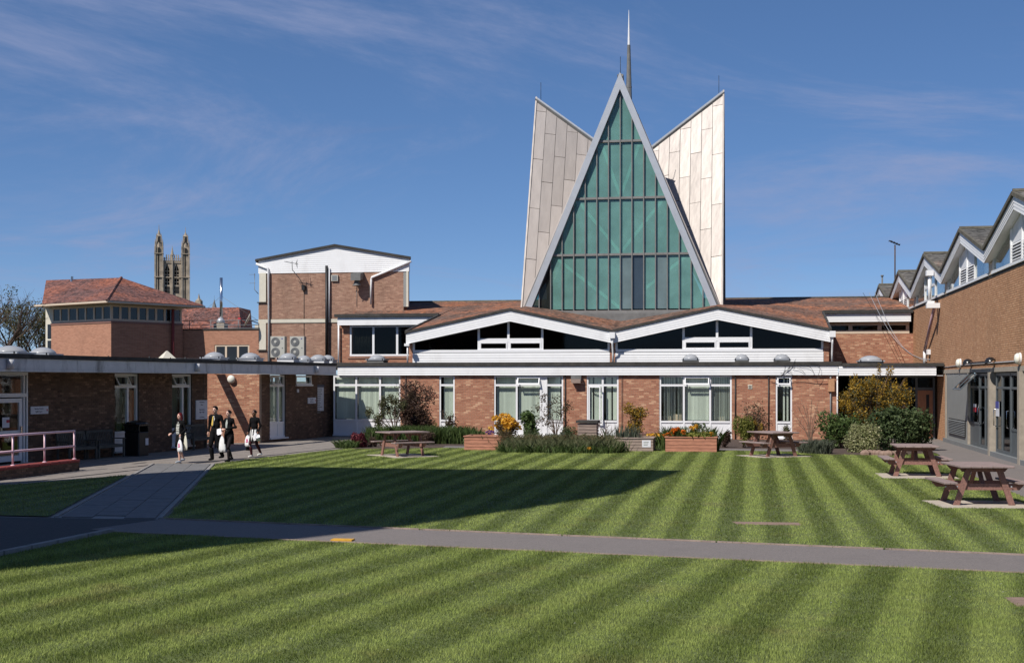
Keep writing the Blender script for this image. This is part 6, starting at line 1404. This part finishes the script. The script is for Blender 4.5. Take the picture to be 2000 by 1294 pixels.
tuftbed('lavender_tuft', 'blue-green lavender tuft right of the middle picnic table', 'plants', [sp_(px, 49.2, .4, .4, .25, .58, 420, .010, .35) for px in (1580, 1592, 1603)], 'leaf_grey')
# the big shrubs at the right end
t = thing('forsythia', 'large golden forsythia with long whips in front of the entrance link', 'shrub', (XY(1708, 55), 55, 0)); tips = []
for px in range(1642, 1782, 5): py = 738 + 28 * ((px - 1708) / 70) ** 2 + random.uniform(-34, 30); tips.append((XY(px, 55), 55 + random.uniform(-1, 1), ZY(px, py, 55)))
stems(t, XY(1705, 55.0), 55.0, tips, .026, 'stem_pale')
cl = [(XY(px, 55), 55 + random.uniform(-.6, .6), ZY(px, py, 55), .45, .5, .45) for px, py in ((1660, 775), (1680, 760), (1700, 750), (1722, 755), (1745, 765), (1765, 775), (1665, 800), (1690, 790), (1715, 785), (1740, 790), (1700, 815), (1720, 810), (1758, 795), (1680, 812))]
fast_mesh('blossom', leaves(cl + [(p[0], p[1], p[2] - .25, .14, .14, .35, .03) for p in tips], .045, 5200, shell=.15), 4, 'leaf_gold', t); fast_mesh('foliage', leaves(cl, .045, 2600, shell=.1), 4, 'leaf_olive', t)
shrub('rose_shrub', 'mid-green leafy shrub left of the variegated bush', 'shrub', 53.0, 1594, 1692, 800, 876, 'leaf_mid', 3600, .06, 13, shell=.35, taper=-.1)
shrub('variegated_bush', 'pale cream-variegated bush at the lawn corner', 'shrub', 50.4, 1634, 1728, 826, 890, 'leaf_varieg', 5200, .045, 12, shell=.5, taper=-.2); shrub('evergreen_bush', 'large rounded dark evergreen bush beside the side path', 'shrub', 51.6, 1692, 1828, 795, 888, 'leaf_dark', 9000, .065, 18, shell=.55, up_=.3, taper=-.3)
t = thing('rock_edging', 'low pink stones at the foot of the evergreen bush', 'rocks', (XY(1745, 48.4), 48.4, 0))
for i in range(9): x = XY(1690 + i * 9, 48.5 + .25 * math.sin(i)); one('rock', 'cover', t, lambda b: b.ball((x, 48.5 + .25 * math.sin(i), .05), .16 + .06 * random.random(), .14, .12 + .05 * random.random(), 7, 5))
# trees beyond the low range
def tree(name, lab, x, y, h, spread_, nb, m=None, nl=0, ls=.12, seed=1, br=.16):
    rs = random.Random(seed); t = thing(name, lab, 'tree', (x, y, 0)); b = MB(); tips = []
    b.tube([(x, y, 0), (x + .1, y, h * .25), (x, y, h * .45)], [br * 1.5, br * 1.2, br], 7); b.build('trunk', 'stem', t); b = MB()
    def grow(p, d, L, r, lv):
        q = p + d * L; mid = p.lerp(q, .5) + Vector((rs.uniform(-1, 1), rs.uniform(-1, 1), rs.uniform(0, 1))) * L * .08; b.tube([p, mid, q], [r, r * .8, r * .55], 5 if lv < 2 else 3, False); tips.append(q)
        if lv >= 4: return
        for k in range(3 if lv < 3 else 4):
            nd = (d + Vector((rs.uniform(-1, 1), rs.uniform(-1, 1), rs.uniform(-.25, .75))) * .75).normalized(); grow(p.lerp(q, rs.uniform(.5, 1)), nd, L * rs.uniform(.55, .8), r * .5, lv + 1)
    for k in range(nb): a = 2 * math.pi * k / nb + rs.uniform(-.3, .3); grow(Vector((x, y, h * rs.uniform(.18, .45))), Vector((math.cos(a) * spread_, math.sin(a) * spread_, 1)).normalized(), h * .26, br * .6, 0)
    b.build('crown', 'stem', t)
    if m: fast_mesh('leaves', leaves([(p.x, p.y, p.z, .6, .6, .55, 1) for p in tips if p.z > h * .12], ls, nl, shell=.1), 4, m, t)
    return t
tree('bare_tree', 'bare winter tree with fine branches at the left picture edge', XY(-12, 84), 84, 9.2, .75, 6, seed=5, br=.22)
tree('budding_tree', 'rounded tree just coming into leaf left of the hip-roofed building', XY(44, 104), 104, 10.2, .8, 8, 'leaf_olive', 6500, .10, seed=9, br=.15); tree('budding_tree', 'second, browner budding tree close to the hip-roofed building', XY(70, 108), 108, 10.4, .6, 7, 'leaf_bronze', 2600, .09, seed=12, br=.14)

# ------------------------------------------------------------------ people on the path
leaf_mat('skin_a', (.52, .30, .22), (.54, .31, .23), (.56, .33, .24), .0); MATS['skin_b'] = mat('skin_b', (.20, .09, .055), .5, var=.05); mat('skin', (.66, .40, .31), .5, var=.05)
for nm, c, r_ in (('suit', (.006, .006, .007), .9), ('shirt', (.72, .72, .72), .7), ('tie', (.60, .42, .10), .6), ('tights', (.018, .014, .016), .6), ('tights_plum', (.05, .012, .016), .6), ('hair_red', (.10, .008, .012), .5), ('hair_dark', (.014, .010, .009), .5), ('shoe_grey', (.38, .42, .46), .6), ('shoe_white', (.75, .72, .66), .5), ('shoe_black', (.012, .012, .012), .35), ('bag', (.78, .79, .80), .45), ('bag_pink', (.62, .05, .22), .5), ('paper', (.82, .82, .86), .7), ('top_grey', (.42, .45, .42), .8), ('bag_cream', (.62, .60, .50), .8)): mat(nm, c, r_, var=.08, scale=12, spec=.15)
def stripe_mat(name, ax, freq, a, b_, noise=0.0):
    m, n, l, p = nmat(name); g = add(n, 'ShaderNodeTexCoord'); mp = add(n, 'ShaderNodeMapping'); l.new(g.outputs['Object'], mp.inputs[0])
    w = add(n, 'ShaderNodeTexWave', Scale=freq, Distortion=noise); w.bands_direction = ax; l.new(mp.outputs[0], w.inputs['Vector']); rp = ramp(n, [(.45, a), (.55, b_)]); l.new(w.outputs[0], rp.inputs[0]); l.new(rp.outputs[0], p.inputs['Base Color']); p.inputs['Roughness'].default_value = .8
stripe_mat('skirt_stripe', 'X', 2.9, (.75, .75, .75), (.012, .012, .014)); stripe_mat('blouse_print', 'Z', 6, (.62, .64, .58), (.06, .06, .06), 6)
class Blob(MB):
    """overlapping closed volumes that a voxel remesh fuses into one skin"""
    def limb(s, pts, rs, n=10):
        s.tube(pts, rs, n)
        for p, r in zip(pts, rs): s.ball(p, r, n=n)
    def fuse(s, name, m, parent, vox=.012, it=4):
        o = s.build(name, m, parent, smooth=True); r = o.modifiers.new('fuse', 'REMESH'); r.mode = 'VOXEL'; r.voxel_size = vox; r.use_smooth_shade = True
        sm = o.modifiers.new('smooth', 'SMOOTH'); sm.factor = .5; sm.iterations = it; return o
def hand(b, w, d, curl=1):
    """palm and five fingers, hanging from wrist w along d"""
    d = Vector(d).normalized(); s = d.cross(Vector((0, 1, 0))).normalized(); f = s.cross(d).normalized(); c = Vector(w) + d * .05
    b.limb([Vector(w), c], [.026, .034], 8)
    for i, (o_, L) in enumerate(((-.030, .055), (-.010, .066), (.010, .062), (.029, .048))):
        p = c + s * o_ + d * .025; q = p + d * L * .55 + f * .012 * curl; b.limb([p, q, q + d * L * .30 + f * .035 * curl], [.0095, .009, .008], 6)
    p = c + s * -.032 - d * .01; b.limb([p, p - s * .022 + d * .028 + f * .01, p - s * .016 + d * .052 + f * .03], [.011, .010, .009], 6)
def person(lab, px, py, H, yaw, P):
    """figure facing local -y, 1.75 m before scaling; P gives pose and dress"""
    x, y = G(px, py); k = H / 1.75
    t = thing('person', lab, 'person', (x, y, .012), world=False, rz=yaw); t.scale = (k, k, k)
    f = P.get('female', False); sk = P['skin']; sw_ = .17 if f else .205; hw = .10
    hipz, shz = .90, 1.43
    b = Blob(); lean = P.get('lean', 0.0)
    hd = Vector((0, -.02 + lean, 1.625)); 
    b.ball(hd, .073, .092, .112, 14, 10); b.ball(hd + Vector((0, -.03, -.06)), .052, .062, .058, 10, 8); b.limb([hd + Vector((0, -.088, .0)), hd + Vector((0, -.108, -.028))], [.010, .015], 6)
    for s in (-1, 1): b.ball(hd + Vector((s * .074, .01, -.012)), .012, .022, .032, 8, 6)
    b.limb([(0, .015 + lean, 1.44), hd + Vector((0, .01, -.07))], [.058, .052])
    b.ball((0, .01, 1.33), sw_ * .86, .105, .16); b.ball((0, .0, 1.14), sw_ * .74, .095, .17); b.ball((0, .01, .95), .155 if f else .15, .11, .13)
    arms = P['arms']
    for s in (-1, 1):
        e, w = Vector(arms[s][0]), Vector(arms[s][1]); b.limb([(s * sw_, .01, shz - .03), e, w], [.052 if not f else .045, .040, .027]); hand(b, w, w - e if len(arms[s]) < 3 else arms[s][2], 1)
        h_, kn, an_ = Vector((s * hw * .95, .01, hipz)), Vector(P['legs'][s][0]), Vector(P['legs'][s][1]); b.limb([h_, h_.lerp(kn, .5), kn, kn.lerp(an_, .35) + Vector((0, .012, 0)), an_], [.088, .072, .054, .053, .034])
        b.limb([an_ + Vector((0, .02, -.05)), an_ + Vector((0, -.08, -.062)), an_ + Vector((0, -.14, -.068))], [.034, .032, .024])
    body = b.fuse('body', sk, t, .0105)
    for s in (-1, 1): one('eye', 'black_gloss', t, lambda b: b.ball(hd + Vector((s * .030, -.083, .006)), .012, .008, .008, 8, 5)); one('eyebrow', P['hair'], t, lambda b: b.bar(hd + Vector((s * .015, -.090, .026)), hd + Vector((s * .046, -.082, .026)), .006, .006))
    one('mouth', 'coping', t, lambda b: b.ball(hd + Vector((0, -.087, -.066)), .024, .008, .007, 8, 5))
    hr_ = Blob(); hr_.ball(hd + Vector((0, .018, .030)), .084, .094, .098, 14, 10)
    if P.get('long'): hr_.ball(hd + Vector((0, .06, -.07)), .085, .055, .15); [hr_.limb([hd + Vector((s * .07, .0, .03)), hd + Vector((s * .082, .02, -.13))], [.028, .024]) for s in (-1, 1)]
    elif P.get('bun'): hr_.ball(hd + Vector((0, .10, .04)), .045, .05, .045)
    else: hr_.ball(hd + Vector((.01, -.045, .095)), .06, .045, .032)
    ho = hr_.fuse('hair', P['hair'], t, .010, 2)
    # jacket and sleeves
    j = Blob(); g = .018; zh_ = P.get('hem', .84)
    j.ball((0, .012, 1.34), sw_ * .86 + g, .105 + g, .165); j.ball((0, .005, 1.14), sw_ * .76 + g, .10 + g, .19); j.ball((0, .012, .99), .155 + g, .112 + g, max(.05, .99 - zh_))
    for s in (-1, 1):
        e, w = Vector(arms[s][0]), Vector(arms[s][1]); j.limb([(s * (sw_ - .03), .01, shz - .01), (s * sw_, .01, shz - .035), e, e.lerp(w, .92)], [.062, .066 if not f else .058, .053, .040])
    j.fuse('jacket', P['jacket'], t, .011)
    v = P.get('front')
    if v:
        b = MB(); n = 8; rows_ = []
        for i in range(n): 
            f_ = i / (n - 1); z = 1.43 - f_ * (1.43 - v[1]); wd_ = v[2] * (1 - f_ * v[3]); yy = -.078 - .058 * math.sin(min(1, f_ * 1.6) * math.pi / 2) - .012 + .01 * f_; rows_.append([(s * wd_, yy + abs(s) * .022, z) for s in (-1, -.5, 0, .5, 1)])
        base = [b.pts(r) for r in rows_]
        for i in range(n - 1):
            for k_ in range(4): b.f.append((base[i] + k_, base[i + 1] + k_, base[i + 1] + k_ + 1, base[i] + k_ + 1))
        b.build('shirt_front', v[0], t, smooth=True)
    if P.get('tie'): one('tie', 'tie', t, lambda b: b.prism([(-.018, -.12, 1.42), (.018, -.12, 1.42), (.034, -.168, 1.16), (0, -.172, 1.10), (-.034, -.168, 1.16)], (0, -.006, 0)))
    if P.get('skirt'):
        m_, z0, r0 = P['skirt']; b = MB(); n = 20; prof = [(.145, .118, 1.03), (.178, .142, .93), (.19 + r0 * .4, .15 + r0 * .35, .78), (.19 + r0, .15 + r0, z0), (.17 + r0, .13 + r0, z0 + .005)]
        bs = [b.pts([(rx * math.cos(2 * math.pi * i / n), .01 + ry * math.sin(2 * math.pi * i / n), z) for i in range(n)]) for rx, ry, z in prof]
        for a, c in zip(bs[:-1], bs[1:]):
            for i in range(n): b.f.append((a + i, c + i, c + (i + 1) % n, a + (i + 1) % n))
        b.build('skirt', m_, t, smooth=True)
    lg = P.get('legwear')
    if lg:
        b = Blob(); g = .006 if lg[0].startswith('tights') else .022
        b.ball((0, .012, .95), .158 + g * .6, .114 + g * .6, .12)
        for s in (-1, 1):
            h_, kn, an_ = Vector((s * hw * .95, .01, hipz)), Vector(P['legs'][s][0]), Vector(P['legs'][s][1]); b.limb([h_, h_.lerp(kn, .5), kn, kn.lerp(an_, .35) + Vector((0, .012, 0)), an_ + Vector((0, .0, -.02 if g > .01 else 0))], [.088 + g, .072 + g, .054 + g, .053 + g, .034 + g * 1.3])
        b.fuse('trousers' if g > .01 else 'tights', lg[0], t, .011)
    for s in (-1, 1):
        an_ = Vector(P['legs'][s][1]); b = Blob(); b.limb([an_ + Vector((0, .03, -.045)), an_ + Vector((0, -.06, -.055)), an_ + Vector((0, -.155, -.066))], [.045, .043, .032]); b.fuse('shoe', P['shoe'], t, .010, 2)
    return t
A0 = {-1: ((-.24, .05, 1.16), (-.25, -.03, .92)), 1: ((.24, .05, 1.16), (.25, -.03, .92))}
walkA = {-1: ((-.09, -.14, .50), (-.085, -.06, .10)), 1: ((.09, .02, .48), (.09, .24, .16))}
walkB = {-1: ((-.09, .03, .48), (-.09, .22, .15)), 1: ((.09, -.13, .50), (.085, -.10, .10))}
FACE = R(-16)
P1 = person('person with red hair in black cardigan and patterned top, carrying a white and pink bag', 352, 904, 1.60, FACE - R(10), dict(female=True, skin='skin', hair='hair_red', long=True, jacket='suit', hem=.80, front=('blouse_print', 1.0, .075, -.1), skirt=('suit', .56, .02), shoe='shoe_grey', legs=walkB, arms={-1: ((-.27, .05, 1.17), (-.29, -.13, 1.02), (-.1, -.9, -.2)), 1: ((.24, .04, 1.16), (.20, -.16, 1.0), (0, -.4, -1))}))
P2 = person('person in black suit with white shirt and gold tie, carrying a white bag', 421, 899, 1.79, FACE, dict(skin='skin', hair='hair_dark', jacket='suit', hem=.82, front=('shirt', 1.12, .062, .75), tie=True, legwear=('suit',), shoe='shoe_black', legs=walkA, arms={-1: ((-.28, .06, 1.17), (-.30, .02, .92)), 1: ((.28, .04, 1.17), (.31, -.05, .92))}))
P3 = person('person with tied dark hair in black blazer and skirt holding white papers', 447, 902, 1.68, FACE - R(6), dict(female=True, skin='skin', hair='hair_dark', bun=True, jacket='suit', hem=.86, front=('top_grey', 1.06, .055, .5), skirt=('suit', .60, -.01), legwear=('tights',), shoe='shoe_black', legs=walkB, arms={-1: ((-.24, .03, 1.17), (-.12, -.22, 1.10), (.2, -.8, -.3)), 1: ((.26, .05, 1.17), (.06, -.24, 1.10), (-.6, -.6, -.2))}))
P4 = person('person in black top and black and white striped skirt with a carrier bag', 497, 893.5, 1.63, FACE - R(4), dict(female=True, skin='skin_b', hair='hair_dark', bun=True, jacket='suit', hem=.92, skirt=('skirt_stripe', .60, .035), legwear=('tights_plum',), shoe='shoe_white', legs=walkA, arms={-1: ((-.25, .06, 1.18), (-.30, .0, .93)), 1: ((.24, .05, 1.18), (.24, -.08, .94))}))
def carrier(P, lx, ly, zt, w, h, lab, logo=False, m='bag', name='carrier_bag'):
    """soft carrier bag hanging from a hand: gathered neck, handles, creased belly"""
    k = P.scale[0]; M = Matrix.Translation(P.location) @ Matrix.Rotation(P.rotation_euler[2], 4, 'Z') @ Matrix.Scale(k, 4)
    t = thing(name, lab, 'bag', tuple(M @ Vector((lx, ly, zt)))); b = MB(M); n = 16
    prof = [(.10, .05, -h), (.95, .30, -h), (1.0, .36, -h * .80), (.95, .32, -h * .5), (.72, .22, -h * .28), (.42, .12, -h * .12), (.16, .05, -.02), (.10, .04, 0)]
    bs = [b.pts([(lx + rx * w / 2 * math.cos(2 * math.pi * i / n) * (1 + .07 * math.sin(5 * i + z_ * 9)), ly + ry * w / 2 * math.sin(2 * math.pi * i / n) * (1 + .2 * math.sin(3 * i + z_ * 20)), zt + z_ + .012 * math.sin(i * 2.3)) for i in range(n)]) for rx, ry, z_ in prof]
    for a, c in zip(bs[:-1], bs[1:]):
        for i in range(n): b.f.append((a + i, a + (i + 1) % n, c + (i + 1) % n, c + i))
    b.f.append(tuple(bs[0] + i for i in range(n))); b.f.append(tuple(bs[-1] + i for i in range(n - 1, -1, -1)))
    b.build('body', m, t, smooth=True)
    for s in (-1, 1): b = MB(M); b.tube([(lx + s * .02, ly, zt - .03), (lx + s * .025, ly, zt + .05), (lx, ly, zt + .075)], .010, 5); b.build('handle', m, t)
    if logo:
        for (dx, dz, sx, sz) in ((.0, -.45, .05, .075), (.05, -.58, .06, .03), (-.06, -.62, .045, .028)): one('printed_logo', 'bag_pink', t, lambda b: b.ball((lx + dx * w * 1.5, ly - w * .165, zt + dz * h), sx * w * 2.4, .014, sz * h * 1.7, 9, 6), M)
    return t
carrier(P1, .22, -.20, .84, .27, .44, 'white plastic bag with pink print held by the red-haired person', True); carrier(P1, .30, -.02, .98, .20, .52, 'cream cloth bag hanging behind the white and pink bag', m='bag_cream', name='cloth_bag')
carrier(P2, .32, -.07, .80, .27, .52, 'large plain white bag carried by the person in the gold tie'); carrier(P4, -.31, -.01, .82, .29, .42, 'white carrier bag with pink print held by the person in the striped skirt', True); carrier(P4, -.37, .10, .80, .26, .55, 'black holdall behind the pink-printed carrier bag', m='suit', name='holdall')
def sheet_paper(P, name, lab, pts_list):
    k = P.scale[0]; M = Matrix.Translation(P.location) @ Matrix.Rotation(P.rotation_euler[2], 4, 'Z') @ Matrix.Scale(k, 4); t = thing(name, lab, 'paper', tuple(M @ Vector(pts_list[0][0])))
    for ps in pts_list: b = MB(M); b.prism(ps, (0, .004, .002)); b.build('sheet', 'paper', t)
sheet_paper(P3, 'papers', 'white papers held in front of the black blazer', [[(-.26, -.30, 1.10), (-.06, -.33, 1.14), (-.02, -.36, .98), (-.22, -.34, .93)], [(-.20, -.29, 1.12), (-.02, -.345, 1.12), (.02, -.37, .95), (-.18, -.35, .90)]])
sheet_paper(P4, 'crumpled_paper', 'crumpled white paper held low beside the striped skirt', [[(.10, -.18, .82), (.24, -.20, .94), (.30, -.16, .80), (.18, -.22, .68)], [(.16, -.16, .88), (.34, -.12, .84), (.40, -.16, .76), (.22, -.20, .70)], [(.06, -.2, .80), (.22, -.23, .82), (.26, -.20, .66), (.14, -.19, .62)], [(.14, -.22, .92), (.22, -.17, .76), (.30, -.22, .70), (.20, -.24, .80)]])
